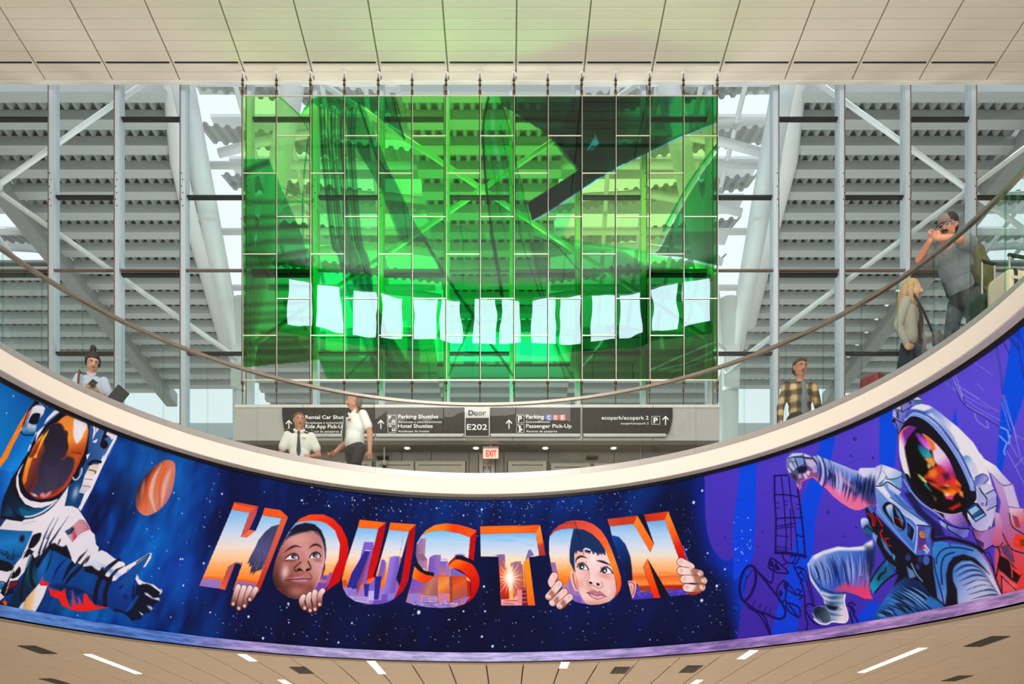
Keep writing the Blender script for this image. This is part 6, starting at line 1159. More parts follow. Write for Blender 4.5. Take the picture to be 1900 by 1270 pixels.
fill(g2(1862,470, 1720,700, 1610,895, 1430,1198, 1862,1198) + g4(1862,0, 1862,265, 1600,205, 1370,180), (24, 150, 76), 2); fill(g2(1862,470, 1720,700, 1610,895, 1430,1198, 1862,1198), (24, 150, 76), 2); fill(g4(1490,0, 1862,0, 1862,262, 1360,180), (14, 112, 50), 3)
stroke(g2(1862,440, 1700,660, 1590,840, 1400,1198), 3.2, (10, 140, 90), 1.4); stroke(g2(1862,490, 1720,700, 1620,860, 1440,1198) + g4(1365,180), 3, (196, 236, 190), 1.6)
# lower half
fill(g4(0,0, 460,0, 560,60, 560,330, 540,520, 0,520), (60, 170, 70), 20, False, .5); fill(g4(560,60, 1480,0, 1370,178, 1100,140), LIME, 4, False, .9); stroke(g4(450,20, 700,70, 1000,110, 1340,172, 1862,300), 7, (44, 176, 76), 4, True, .85); stroke(g4(1370,186, 1600,214, 1862,272), 5, (196, 222, 214), 2.5, True, .9); fill(g4(1000,160, 1330,170, 1862,290, 1862,330, 1300,290, 1060,240), (80, 210, 80), 5, False, .7)
fill(g4(560,100, 1060,150, 1320,280, 1862,330, 1862,1140, 820,1140, 700,900, 560,640), ('g', (1060, 480), (1260, 700), [(0, (44, 150, 62)), (.4, (24, 120, 50)), (1, (22, 92, 26))]), 12, False, .85); fill(g4(1080,160, 1300,250, 1480,420, 1510,600, 1480,760, 1330,900, 1100,1000, 1000,800, 1060,500), (44, 104, 56), 4, True, .6)
fill(g3(1600,800, 1870,800) + g4(40,830, 560,820, 640,1000, 700,1140, 0,1140) + g3(1600,1140), (24, 236, 140), 14, False, .75); fill(g3(560,280, 820,280, 1000,520, 1060,900, 900,1140, 680,1140, 600,860), (28, 206, 108), 10, False, .6)
for q, w in (((1400,0, 1560,280, 1720,520, 1860,720), 5), ((1800,650, 1730,850, 1620,1100), 3), ((1000,950, 840,1120), 3)): stroke(g3(*q), w, (8, 90, 44), 3, True, .8)
for q, w in (((60,780, 200,960, 290,1100), 5), ((340,0, 420,250, 560,650, 700,1130), 1.4), ((420,0, 600,780, 760,1130), 1.4), ((130,0, 180,260, 210,480), 6), ((470,40, 640,120, 830,330, 950,380), 2.5)): stroke(g4(*q), w, (8, 84, 40), 2.4, True, .8)
fill(g4(450,30, 540,80, 560,340, 480,330, 430,120), (40, 110, 60), 8, False, .6)
for q, w, c in (((1350,1060, 1600,950, 1862,840), 3, (120, 200, 160)), ((1420,1060, 1650,1000, 1862,900), 2.4, (100, 190, 140)), ((1500,1080, 1862,960), 2, (100, 180, 130)), ((830,1030, 900,950, 980,840), 4, (110, 214, 150))): stroke(g4(*q), w, c, 2.4, True, .8)
for q in ((1610,290, 1620,480), (1690,560, 1740,650), (1430,810, 1440,890), (1650,300, 1670,440)): stroke(g4(*q), 7, (40, 200, 120), 5, False, .6)
fill(g3(30,1046, 300,1018, 632,984, 690,1140, 30,1150), CLEAR, 1.2); fill(g3(632,984, 720,1140, 1440,1140, 1330,1000), (24, 150, 66), 6, False, .5)
CAN[:] = np.minimum(252, CAN * (1 + .36 * CAN / 255))
art = empty('glass_artwork', (axx(890), D_ART, azz(706))); tag(art, 'large suspended green glass artwork of tall narrow panes on steel rods', 'artwork')
AO = Vector(art.location)
M_ART = glass_mat('art_glass', (1, 1, 1), gloss=(.9, .95, 1.0), ior=1.52, boost=1.15, attr='film', bump=(1.1, .22, .03))
CW = (1331 - 450) / 14.0
def pane(x0, x1, y0, y1):
    """one sheet: coloured front face, clear back face, edges"""
    nx = max(2, int((x1 - x0) / AS)); ny = max(2, int((y1 - y0) / AS))
    X = np.linspace(x0, x1, nx); Y = np.linspace(y0, y1, ny)
    ii = np.clip(((Y - _gy[0]) / AS).round().astype(int), 0, len(_gy) - 1); jj = np.clip(((X - _gx[0]) / AS).round().astype(int), 0, len(_gx) - 1)
    c = np.clip(CAN[np.ix_(ii, jj)] / 255, 0, 1); c = np.where(c <= .04045, c / 12.92, ((c + .055) / 1.055) ** 2.4)
    wxx = (X - VPX) / KA - AO.x; wzz = EYE + (HOR - Y) / KA - AO.z
    P = np.zeros((ny, nx, 3)); P[..., 0] = wxx[None]; P[..., 1] = -.006; P[..., 2] = wzz[:, None]
    b = [(wxx[0], .006, wzz[0]), (wxx[-1], .006, wzz[0]), (wxx[-1], .006, wzz[-1]), (wxx[0], .006, wzz[-1])]
    co = np.concatenate([P.reshape(-1, 3), np.array(b)]); n = nx * ny
    i = np.arange(ny - 1)[:, None] * nx + np.arange(nx - 1)[None]
    q = np.stack([i, i + nx, i + nx + 1, i + 1], -1).reshape(-1, 4).tolist()
    q.append([n, n + 1, n + 2, n + 3])
    me = bpy.data.meshes.new('glass_pane'); me.from_pydata(co.tolist(), [], q)
    at_ = me.color_attributes.new('film', 'FLOAT_COLOR', 'POINT')
    cc = np.ones((n + 4, 4)); cc[:n, :3] = c.reshape(-1, 3); at_.data.foreach_set('color', cc.ravel().astype(np.float32))
    me.materials.append(M_ART); return link(bpy.data.objects.new('glass_pane', me), art)
M_ROD = mat('dark_bronze_rod', (52, 40, 34), .4, .7); M_ROD2 = mat('pale_edge_bar', (226, 212, 190), .35, .5)
JA_ = [322.5, 472.5, 623.5]; JB_ = [253, 403, 555]
for c in range(14):
    x0, x1 = 450 + c * CW + 1.2, 450 + (c + 1) * CW - 1.2
    cuts = [179] + (JA_ if c % 2 == 0 else JB_) + [705]
    for a, b in zip(cuts[:-1], cuts[1:]): pane(x0, x1, a + .7, b - .7)
    for j in cuts[1:-1]:
        MB().cbox((axx((x0+x1)/2) - AO.x, -.004, azz(j) - AO.z), (CW / KA - .01, .03, .016)).build('joint_bar', M_ROD2, art)
    for j in (178.5, 705.8): MB().cbox((axx((x0+x1)/2) - AO.x, -.004, azz(j) - AO.z), (CW / KA - .004, .03, .014)).build('edge_bar', M_ROD2, art)
rod = MB(); rod.box(-.013, .006, -.016, .016, 0, azz(178) - azz(706)); rod.cur = 1; rod.box(.006, .014, -.018, .012, 0, azz(178) - azz(706)); rod_me = rod.mesh('rod', [M_ROD, M_ROD2])
fit = MB(); zt = Z_CEIL - .02
fit.tube((0, 0, 0), (0, 0, .10), .026, n=10); fit.tube((0, 0, .10), (0, 0, .2), .014, n=8); fit.sphere((0, 0, .22), .03, 10, 6); fit.tube((0, 0, .22), (0, 0, .34), .018, n=8); fit.tube((-.03, 0, .30), (.03, 0, .30), .012, n=8); fit.tube((0, 0, .34), (0, 0, zt - azz(178)), .008, n=6); fit_me = fit.mesh('turnbuckle', mat('bronze_fitting', (96, 74, 54), .35, .8), True)
low = MB(); low.sphere((0, 0, -.05), .035, 10, 6); low.tube((0, 0, -.05), (0, 0, -.2), .016, n=8); low.sphere((0, 0, -.2), .024, 8, 6); low.tube((0, 0, -.2), (0, 0, -.9), .010, n=6); low_me = low.mesh('lower_anchor', MATS['bronze_fitting'], True)
plate = MB().tube((0, 0, 0), (0, 0, .012), .06, n=14).mesh('ceiling_plate', M_WHITE)
for c in range(15):
    x = axx(450 + c * CW) - AO.x
    r = shared('rod', rod_me, art, (x, 0, 0)); f = shared('turnbuckle', fit_me, art, (x, 0, azz(178) - AO.z)); shared('ceiling_plate', plate, f, (0, 0, zt - azz(178) - .008))
    shared('lower_anchor', low_me, art, (x, 0, 0))
# daylit clerestory facing the artwork, high above the viewer
cl = MB(); pts = []
def arc(t): return Vector((-.25 + 5.6 * t, 10.44 + 1.15 * t * t, 0))
NSEG = 14
for k in range(NSEG):
    a, b = arc(-1 + 2*k/NSEG), arc(-1 + 2*(k+1)/NSEG)
    d = (b - a).normalized(); nrm = Vector((-d.y, d.x, 0))
    for z0, z1 in ((EYE + 12.66, EYE + 12.8), (EYE + 14.0, Z_CEIL + .05)):
        v = [a, b, b - nrm*.25, a - nrm*.25]; cl.add([(p.x, p.y, z0) for p in v] + [(p.x, p.y, z1) for p in v], [(0,1,2,3), (4,7,6,5), (0,4,5,1), (1,5,6,2), (2,6,7,3), (3,7,4,0)])
    w = .06 if k % 2 else .16
    v = [a - d*w, a + d*w, a + d*w - nrm*.25, a - d*w - nrm*.25]; cl.add([(p.x, p.y, EYE + 12.66) for p in v] + [(p.x, p.y, Z_CEIL) for p in v], [(0,1,2,3), (4,7,6,5), (0,4,5,1), (1,5,6,2), (2,6,7,3), (3,7,4,0)])
cw_ = cl.build('window_2', mat('clerestory_frame', (60, 70, 68), .6)); tag(cw_, 'curved daylit clerestory high above the opening', kind='structure')
M_DAY = mat('daylit_frosted_pane', (240, 246, 255), .6, emit=(226, 240, 255), estr=17.0)
for k in range(NSEG):
    a, b = arc(-1 + 2*k/NSEG), arc(-1 + 2*(k+1)/NSEG); d = (b - a).normalized(); nrm = Vector((-d.y, d.x, 0)); a, b = a + d*.05 - nrm*.1, b - d*.05 - nrm*.1
    v = [a, b, b - nrm*.03, a - nrm*.03]; MB().add([(p.x, p.y, EYE + 12.8) for p in v] + [(p.x, p.y, EYE + 14.0) for p in v], [(0,1,2,3), (4,7,6,5), (0,4,5,1), (1,5,6,2), (2,6,7,3), (3,7,4,0)]).build('window_pane', M_DAY, cw_)
# ------------------------------------------------------------------ exit portal with overhead signs
M_FASC = mat('fascia_grey', (176, 172, 166), .45); M_FASL = mat('fascia_light', (214, 210, 204), .4); M_SIGN = mat('sign_charcoal', (36, 35, 36), .4, spec=.15); M_TXT = mat('sign_white_print', (232, 230, 224), .6, emit=(232, 230, 224), estr=.25); M_RAILM = mat('sign_rail_silver', (150, 152, 152), .25, .9)
M_PWALL = mat('portal_panel', (128, 121, 110), .5); M_PDARK = mat('portal_joint', (40, 36, 32), .6); M_SOFF = mat('portal_soffit', (120, 113, 103), .4)
P0, P1 = at(436, 752, D_PORT), at(1335, 818, D_PORT); ZS = P1.z
por = MB().box(P0.x, P1.x, D_PORT, D_PORT + .2, ZS, P0.z).build('wall_portal', M_FASC); tag(por, 'grey fascia over the exit doors', kind='structure')
MB().box(P0.x, P1.x, D_PORT - .012, D_PORT + .01, P0.z - .05, P0.z + .004).build('top_strip', M_FASL, por)
for px in (562, 694, 951, 1081, 1212): c = at(px, 752, D_PORT - .006); MB().box(c.x - .004, c.x + .004, D_PORT - .014, D_PORT, ZS + .002, P0.z - .002).build('panel_joint', M_PDARK, por)
MB().box(P0.x, P1.x, D_PORT + .2, 17.62, ZS, ZS + .08).build('soffit', M_SOFF, por)
MB().box(P0.x, P1.x, 17.62, 18.1, ZS + .5, P0.z - .05).build('roof_box', M_FASC, por)
DW = 17.48
wall = MB().box(P0.x, P1.x, DW + .06, DW + .14, Z_FLOOR, ZS).build('wall_doors', M_PWALL); tag(wall, 'taupe panel wall holding the exit doors', kind='structure')
M_DG = mat('door_glass_blue', (110, 124, 140), .12, .2); M_DF = mat('door_frame', (150, 143, 132), .4, .3)
nd = [0]
def door(x0, x1, ytop, lb, glass=True):
    nd[0] += 1
    a, b = at(x0, ytop, DW), at(x1, ytop, DW)
    o = MB(); w = .07
    o.box(a.x, b.x, DW, DW + .06, a.z - w, a.z).box(a.x, a.x + w, DW, DW + .06, Z_FLOOR, a.z - w).box(b.x - w, b.x, DW, DW + .06, Z_FLOOR, a.z - w)
    d = o.build('door_%d' % nd[0], M_DF); tag(d, lb, kind='structure')
    MB().box(a.x + w, b.x - w, DW + .02, DW + .045, a.z - w - .16, a.z - w - .005).build('header', M_DF, d)
    MB().box(a.x + w + .02, b.x - w - .02, DW + .02, DW + .04, Z_FLOOR + .1, a.z - w - .17).build('glass_leaf', M_DG, d)
    MB().box((a.x+b.x)/2 - .02, (a.x+b.x)/2 + .02, DW + .01, DW + .05, Z_FLOOR + .05, a.z - w - .16).build('stile', M_DF, d)
    MB().tube(((a.x+b.x)/2 + .06, DW, Z_FLOOR + .8), ((a.x+b.x)/2 + .06, DW, Z_FLOOR + 1.3), .014, n=8).build('handle', M_STEEL, d)
    MB().box(a.x - .02, a.x, DW + .03, DW + .06, Z_FLOOR, a.z).build('joint', M_PDARK, d); MB().box(b.x, b.x + .02, DW + .03, DW + .06, Z_FLOOR, a.z).build('joint', M_PDARK, d)
for x0, x1, yt, lb in ((600, 690, 856, 'exit door behind the walking pilot'), (697, 768, 856, 'glass exit door right of the walking pilot'), (770, 863, 856, 'glass exit door below the E202 sign, left'), (889, 918, 843, 'narrow exit door under the EXIT sign'), (943, 1014, 856, 'glass exit door right of the EXIT sign'), (1022, 1096, 860, 'glass exit door far right of the EXIT sign'), (1102, 1180, 860, 'glass exit door at the right end')): door(x0, x1, yt, lb)
for px in (577, 640, 745, 800, 870, 935, 1018, 1140): c = at(px, 840, DW); MB().box(c.x - .006, c.x + .006, DW + .05, DW + .062, Z_FLOOR + 1.4, ZS).build('panel_joint', M_PDARK, wall)
for k, (px, lb) in enumerate(((650, 'small round downlight behind the walking pilot'), (755, 'small round downlight above the left glass door'), (883, 'small round downlight left of the EXIT sign'), (1012, 'small round downlight right of the EXIT sign'), (1139, 'small round downlight at the right end of the portal'))):
    c = at(px, 829, D_PORT + .3)
    r = empty('downlight', (c.x, D_PORT + .34, ZS)); tag(r, lb, 'downlight', 'downlights in the portal soffit')
    MB().tube((0, 0, -.006), (0, 0, .01), .075, n=16).build('trim_ring', M_FASL, r); MB().tube((0, 0, -.009), (0, 0, .0), .05, n=16).build('lens', mat('downlight_lens', (255, 244, 225), .5, emit=(255, 240, 215), estr=3), r)
for px, lb in ((710, 'black motion sensor above the glass door right of the pilot'), (1099, 'black motion sensor above the right end doors')):
    c = at(px, 848, DW - .04); r = empty('motion_sensor', (c.x, DW + .02, c.z)); tag(r, lb, 'sensor', 'door sensors'); MB().bevbox((0, -.03, 0), (.23, .06, .05), .012).build('housing', M_BLACK, r); MB().sphere((.05, -.062, 0), .014, 8, 6).build('lens', mat('sensor_red', (90, 20, 16), .3), r)
c = at(713, 868, 17.3); r = empty('security_camera', (c.x, 17.3, at(713, 857, 17.3).z)); tag(r, 'small dome camera hanging left of the glass doors', 'camera'); MB().tube((0, 0, -.08), (0, 0, 0), .03, .07, n=14).build('bracket', M_FASC, r); MB().sphere((0, 0, -.09), .04, 12, 8).build('dome', M_BLACK, r); MB().tube((0, 0, 0), (0, 0, ZS - r.location.z), .015, n=8).build('stem', M_FASC, r)
DS = D_PORT - .07
FONT = None
def text(s, x0, x1, base, parent, m, D=DS - .012, cap=None, align='L', name='lettering', bold=0.0):
    """flat lettering fitted between two columns of the photograph, baseline row given"""
    cu = bpy.data.curves.new('t', 'FONT'); cu.body = s; cu.size = 1.0; cu.offset = bold; cu.extrude = .02; cu.resolution_u = 3
    o = bpy.data.objects.new('t', cu); COL.objects.link(o)
    dg = bpy.context.evaluated_depsgraph_get(); me = bpy.data.meshes.new_from_object(o.evaluated_get(dg)); bpy.data.objects.remove(o); bpy.data.curves.remove(cu)
    v = np.zeros(len(me.vertices) * 3); me.vertices.foreach_get('co', v); v = v.reshape(-1, 3)
    a, b = at(x0, base, D), at(x1, base, D)
    sx = (b.x - a.x) / (v[:, 0].max() - v[:, 0].min()); sz = sx if cap is None else cap * D / FPX / .70
    out = np.stack([a.x + (v[:, 0] - v[:, 0].min()) * sx, D + .0 - v[:, 2] * .08, a.z + v[:, 1] * sz], -1) - np.array(parent.location)
    me.vertices.foreach_set('co', out.ravel()); me.materials.clear(); me.materials.append(m); me.update(); me.name = name
    return link(bpy.data.objects.new(name, me), parent)
def poly_px(P, D, m, parent, name, th=.006):
    q = [at(x, y, D) - Vector(parent.location) for x, y in P]; return MB().prism([(p.x, p.z) for p in q], 1, D - parent.location.y, D - parent.location.y + th).build(name, m, parent)
def frame_px(x0, x1, y0, y1, D, m, parent, name, w=.7):
    for (a, b, c, d) in ((x0, x1, y0, y0 + w), (x0, x1, y1 - w, y1), (x0, x0 + w, y0, y1), (x1 - w, x1, y0, y1)): poly_px([(a, c), (b, c), (b, d), (a, d)], D, m, parent, name)
def arrow(cx, cy, parent, s=1.0):
    P = [(-.9, 8.5), (-.9, -4.6), (-4.8, -.6), (-6.2, -2), (0, -8.5), (6.2, -2), (4.8, -.6), (.9, -4.6), (.9, 8.5)]
    poly_px([(cx + x*s, cy + y*s) for x, y in P], DS - .008, M_TXT, parent, 'arrow')
def bus(x, y, parent, s=1.0):
    poly_px([(x - 3*s, y - 3*s), (x + 3*s, y - 3*s), (x + 3.6*s, y + 2*s), (x - 3.6*s, y + 2*s)], DS - .008, M_TXT, parent, 'bus_symbol'); poly_px([(x - 2.2*s, y - 2.2*s), (x + 2.2*s, y - 2.2*s), (x + 2.5*s, y - .2*s), (x - 2.5*s, y - .2*s)], DS - .010, M_SIGN, parent, 'bus_symbol')
    for d in (-2.2, 2.2): poly_px([(x + (d-.7)*s, y + 2*s), (x + (d+.7)*s, y + 2*s), (x + (d+.7)*s, y + 3.4*s), (x + (d-.7)*s, y + 3.4*s)], DS - .008, M_TXT, parent, 'bus_symbol')
def sign(lb, P, rail=True, xr=None):
    xs = [p[0] for p in P]; c = at(sum(xs) / len(xs), 804, DS)
    r = empty('direction_sign', (c.x, DS, c.z)); tag(r, lb, 'sign', 'overhead signs on the portal fascia')
    poly_px(P, DS, M_SIGN, r, 'sign_panel', .068)
    if rail:
        x0, x1 = xr or (min(xs), max(xs))
        poly_px([(x0, 804), (x1, 804), (x1 - 2, 810.5), (x0 + 2, 810.5)], DS + .012, M_RAILM, r, 'lower_rail', .05); poly_px([(x0, 806.4), (x1, 806.4), (x1, 807.6), (x0, 807.6)], DS + .006, M_FASL, r, 'rail_line', .02)
    return r
s = sign('charcoal sign reading Rental Car Shuttles and Ride App Pick-Up', [(523.5, 757), (696, 757), (696, 804), (529.5, 804), (526, 790), (523.5, 772)], xr=(531, 696))
arrow(536, 788, s); text('Rental Car Shuttles', 566.6, 653, 777.8, s, M_TXT, cap=6.8, bold=.012); text('Autobuses a automoviles', 567, 640, 786.8, s, M_TXT, cap=4.0); text('Ride App Pick-Up', 566.6, 640, 795, s, M_TXT, cap=6.8, bold=.012); text('Ascenso de pasajeros de app', 567, 650, 803, s, M_TXT, cap=4.0)
frame_px(548, 563.5, 771, 786, DS - .006, M_TXT, s, 'symbol_frame', .5); frame_px(548, 563.5, 788, 803, DS - .006, M_TXT, s, 'symbol_frame', .5); bus(557, 780, s, .9); bus(557, 796, s, .9)
s = sign('charcoal sign reading Parking Shuttles and Hotel Shuttles', [(697, 757), (861, 757), (861, 804), (697, 804)])
arrow(706.6, 787.5, s); text('Parking Shuttles', 738.6, 813.2, 776.7, s, M_TXT, cap=6.8, bold=.012); text('Autobuses a estacionamientos', 738.6, 819.8, 785.3, s, M_TXT, cap=4.0); text('Hotel Shuttles', 738.6, 802.8, 794.2, s, M_TXT, cap=6.8, bold=.012); text('Autobuses de hoteles', 738.6, 796.2, 802.5, s, M_TXT, cap=4.0)
frame_px(719.5, 735, 770.5, 786, DS - .006, M_TXT, s, 'symbol_frame', .5); frame_px(719.5, 735, 787.5, 803, DS - .006, M_TXT, s, 'symbol_frame', .5); text('P', 721, 726, 778.5, s, M_TXT, cap=6.2, bold=.03); bus(730, 781.5, s, .85); bus(724, 791, s, .55); bus(730, 798, s, .85)
c = at(885.5, 810, DS - .02); s = empty('door_number_sign', (c.x, DS - .02, c.z)); tag(s, 'white framed sign reading Door E202 above the exit', 'sign')
poly_px([(862.5, 756.5), (908.6, 756.5), (908.6, 810.5), (862.5, 810.5)], DS - .02, M_FASL, s, 'sign_frame', .09); poly_px([(863.9, 775.8), (906.9, 775.8), (906.9, 809.2), (863.9, 809.2)], DS - .026, M_SIGN, s, 'number_panel', .01)
text('Door', 869, 901.5, 770.8, s, mat('sign_dark_print', (40, 38, 38), .6), DS - .03, cap=9.4, bold=.02); text('E202', 866.3, 903.8, 798, s, M_TXT, DS - .036, cap=10.4, bold=.01)
s = sign('charcoal sign reading Parking C D E and Passenger Pick-Up', [(910, 757), (1077, 757), (1077, 804), (910, 804)])
arrow(944.4, 787.3, s); text('Parking', 976, 1009.4, 776.8, s, M_TXT, cap=6.8, bold=.012); text('Estacionamiento', 976, 1020, 785, s, M_TXT, cap=4.0); text('Passenger Pick-Up', 976, 1060.5, 794.2, s, M_TXT, cap=6.8, bold=.012); text('Ascenso de pasajeros', 976.3, 1033.8, 802.6, s, M_TXT, cap=4.0)
frame_px(957.9, 972.6, 770.2, 785, DS - .006, M_TXT, s, 'symbol_frame', .5); frame_px(957.9, 972.6, 787.5, 802.8, DS - .006, M_TXT, s, 'symbol_frame', .5); text('P', 961, 968.5, 782.5, s, M_TXT, cap=10, bold=.03)
poly_px([(960.5, 789), (961.5, 788.6), (963.5, 791), (964.2, 790), (966, 790.2), (966.4, 795), (969.5, 797), (969.4, 799), (966, 799), (966, 801.5), (962.8, 801.5), (963.2, 794)], DS - .008, M_TXT, s, 'traveller_symbol')
for x0, ch, col in ((1012.7, 'C', (48, 88, 178)), (1025.4, 'D', (172, 58, 56)), (1038.1, 'E', (222, 84, 54))):
    poly_px([(x0, 770), (x0 + 11, 770), (x0 + 11, 780.8), (x0, 780.8)], DS - .006, mat('lot_' + ch, col, .5, emit=col, estr=.2), s, 'lot_tile'); text(ch, x0 + 3, x0 + 8, 779, s, M_TXT, DS - .014, cap=7.4, bold=.02)
s = sign('charcoal sign with rounded right end reading ecopark', [(1082, 757), (1248, 757), (1248, 774), (1245.5, 790), (1242, 801), (1239, 804), (1082, 804)], xr=(1082, 1236))
arrow(1235, 780.5, s); text('ecopark/ecopark 2', 1116.3, 1203.4, 779, s, M_TXT, cap=6.8, bold=.008); text('ecopark/ecopark 2', 1152, 1203.4, 788, s, M_TXT, cap=4.0); frame_px(1209, 1224.7, 772.5, 788, DS - .006, M_TXT, s, 'symbol_frame', .5); text('P', 1212.6, 1220.4, 785.4, s, M_TXT, cap=10, bold=.03)
# EXIT sign hanging from the soffit
c = at(910.5, 851, 17.2); s = empty('exit_sign', (c.x, 17.2, c.z)); tag(s, 'illuminated white sign reading EXIT in red letters, hanging from the soffit', 'sign')
a, b = at(896, 832, 17.2), at(925, 851, 17.2)
MB().bevbox((0, .02, (a.z - b.z) / 2), (b.x - a.x, .04, a.z - b.z), .015).build('sign_face', mat('exit_face', (240, 220, 206), .4, emit=(255, 200, 180), estr=.55), s); MB().box(-.15, .15, .0, .04, a.z - b.z, a.z - b.z + .035).build('housing', M_FASC, s); MB().tube((0, .02, a.z - b.z), (0, .02, ZS - c.z), .02, n=8).build('stem', M_FASC, s)
text('EXIT', 901.5, 921.5, 847.5, s, mat('exit_red', (225, 20, 20), .4, emit=(255, 30, 22), estr=1.2), 17.19, cap=11.5, bold=.03)
# ------------------------------------------------------------------ people
def V(*a): return Vector(a)
class Figure:
    """a body as tapered limbs that melt into one skin; every limb carries the name of its cloth"""
    def __init__(s): s.p = []
    def cap(s, a, b, ra, rb, lab): s.p.append(('c', Vector(a), Vector(b), ra, rb, lab)); return s
    def ell(s, c, r, lab, rot=0.0): s.p.append(('e', Vector(c), Vector(r), rot, 0, lab)); return s
    def shape(s):
        mb = MB()
        for k, a, b, ra, rb, lab in s.p:
            if k == 'c':
                mb.sphere(a, ra, 14, 9); mb.sphere(b, rb, 14, 9)
                if (b - a).length > 1e-4: mb.tube(a, b, ra, rb, 14)
            else:
                n = len(mb.v); mb.sphere((0, 0, 0), 1.0, 18, 12, tuple(b))
                c_, s_ = math.cos(ra), math.sin(ra)
                mb.v[n:] = [(a.x + x, a.y + y*c_ - z*s_, a.z + y*s_ + z*c_) for x, y, z in mb.v[n:]]
        return mb
    def labels(s, P):
        best = np.full(len(P), 1e9); out = np.zeros(len(P), int); names = []
        for k, a, b, ra, rb, lab in s.p:
            if lab not in names: names.append(lab)
            if k == 'c':
                A = np.array(a); B = np.array(b); d = B - A; L = d @ d + 1e-12
                t = np.clip(((P - A) @ d) / L, 0, 1); dist = np.linalg.norm(P - A - t[:, None]*d, axis=1) - (ra + (rb - ra)*t)
            else:
                q = P - np.array(a); c_, s_ = math.cos(-ra), math.sin(-ra)
                y, z = q[:, 1]*c_ - q[:, 2]*s_, q[:, 1]*s_ + q[:, 2]*c_; q = np.stack([q[:, 0], y, z], 1); r = np.array(b)
                l = np.linalg.norm(q / r, axis=1); dist = (l - 1) * np.linalg.norm(q, axis=1) / np.maximum(l, 1e-6)
            m = dist < best; best[m] = dist[m]; out[m] = names.index(lab)
        return out, names
    def build(s, name, mats, voxel=.009, smooth=5, parent=None):
        tmp = s.shape().build('tmp', M_WHITE, fix=True)
        md = tmp.modifiers.new('r', 'REMESH'); md.mode = 'VOXEL'; md.voxel_size = voxel
        sm = tmp.modifiers.new('s', 'SMOOTH'); sm.factor = .5; sm.iterations = smooth
        dg = bpy.context.evaluated_depsgraph_get(); me = bpy.data.meshes.new_from_object(tmp.evaluated_get(dg)); bpy.data.objects.remove(tmp)
        me.name = name; n = len(me.polygons); c = np.zeros(n * 3); me.polygons.foreach_get('center', c)
        ids, names = s.labels(c.reshape(-1, 3)); me.materials.clear()
        for nm in names: me.materials.append(mats[nm])
        me.polygons.foreach_set('material_index', ids.astype(np.int32)); me.polygons.foreach_set('use_smooth', np.ones(n, bool)); me.update()
        return link(bpy.data.objects.new(name, me), parent)
def hand(F, w, d, side, curl=.5, lab='skin', up=None, k=1.0):
    """palm and five fingers; d points along the forearm, side to the thumb"""
    d = Vector(d).normalized(); sd = Vector(side); sd = (sd - d * sd.dot(d)).normalized(); nrm = d.cross(sd)
    if up is not None and nrm.dot(Vector(up)) < 0: nrm = -nrm
    w = Vector(w); pc = w + d * .05 * k
    F.cap(w, pc, .026*k, .034*k, lab); F.cap(pc - sd*.018*k, pc + sd*.018*k, .024*k, .024*k, lab)
    for i, (o, L) in enumerate(((.030, .066), (.010, .076), (-.010, .070), (-.029, .054))):
        b = w + d*.085*k + sd*o*k; m = b + (d*math.cos(curl*.8) + nrm*math.sin(curl*.8)) * L*.5*k; e = m + (d*math.cos(curl*1.9) + nrm*math.sin(curl*1.9)) * L*.5*k
        F.cap(b - d*.02*k, m, .0105*k, .0095*k, lab); F.cap(m, e, .0095*k, .008*k, lab)
    b = w + d*.03*k + sd*.03*k; m = b + (d*.6 + sd*.7 + nrm*.2).normalized()*.038*k; F.cap(b, m, .0125*k, .011*k, lab); F.cap(m, m + (d*.85 + sd*.2 + nrm*.4).normalized()*.03*k, .0105*k, .009*k, lab)
def torso(F, hip, chest, neck, wid=1.0, dep=1.0, shirt='shirt', pants='pants', belly=0.0):
    hip, chest, neck = Vector(hip), Vector(chest), Vector(neck); mid = hip.lerp(chest, .5)
    F.ell(hip, (.165*wid, .118*dep, .12), pants); F.ell(mid + V(0, -.02*belly, -.01), (.148*wid, (.108 + .03*belly)*dep, .17), shirt)
    F.ell(chest, (.175*wid, .118*dep, .20), shirt); F.ell(chest + V(0, .01, .10), (.185*wid, .10*dep, .10), shirt)
    F.cap(neck - V(0, 0, .02), neck + V(0, -.008, .085), .056, .052, 'skin')
def head(F, c, yaw=0.0, pitch=0.0, k=1.0):
    """skull, jaw, nose and ears; yaw turns the face, 0 looks along -y"""
    c = Vector(c); R = Matrix.Rotation(yaw, 3, 'Z') @ Matrix.Rotation(pitch, 3, 'X')
    f = lambda x, y, z: c + R @ (V(x, y, z) * k)
    F.cap(f(0, .018, .035), f(0, .0, .03), .088*k, .086*k, 'skin'); F.cap(f(0, -.028, -.02), f(0, -.035, -.072), .066*k, .042*k, 'skin'); F.cap(f(-.03, -.015, -.05), f(.03, -.015, -.05), .046*k, .046*k, 'skin')
    F.cap(f(0, -.092, .018), f(0, -.112, -.018), .009*k, .015*k, 'skin'); F.cap(f(-.012, -.1, -.02), f(.012, -.1, -.02), .010*k, .010*k, 'skin')
    F.cap(f(-.03, -.078, .03), f(.03, -.078, .03), .018*k, .018*k, 'skin')
    for s_ in (-1, 1): F.cap(f(.088*s_, .012, .02), f(.084*s_, .008, -.018), .017*k, .012*k, 'skin')
    return f, R
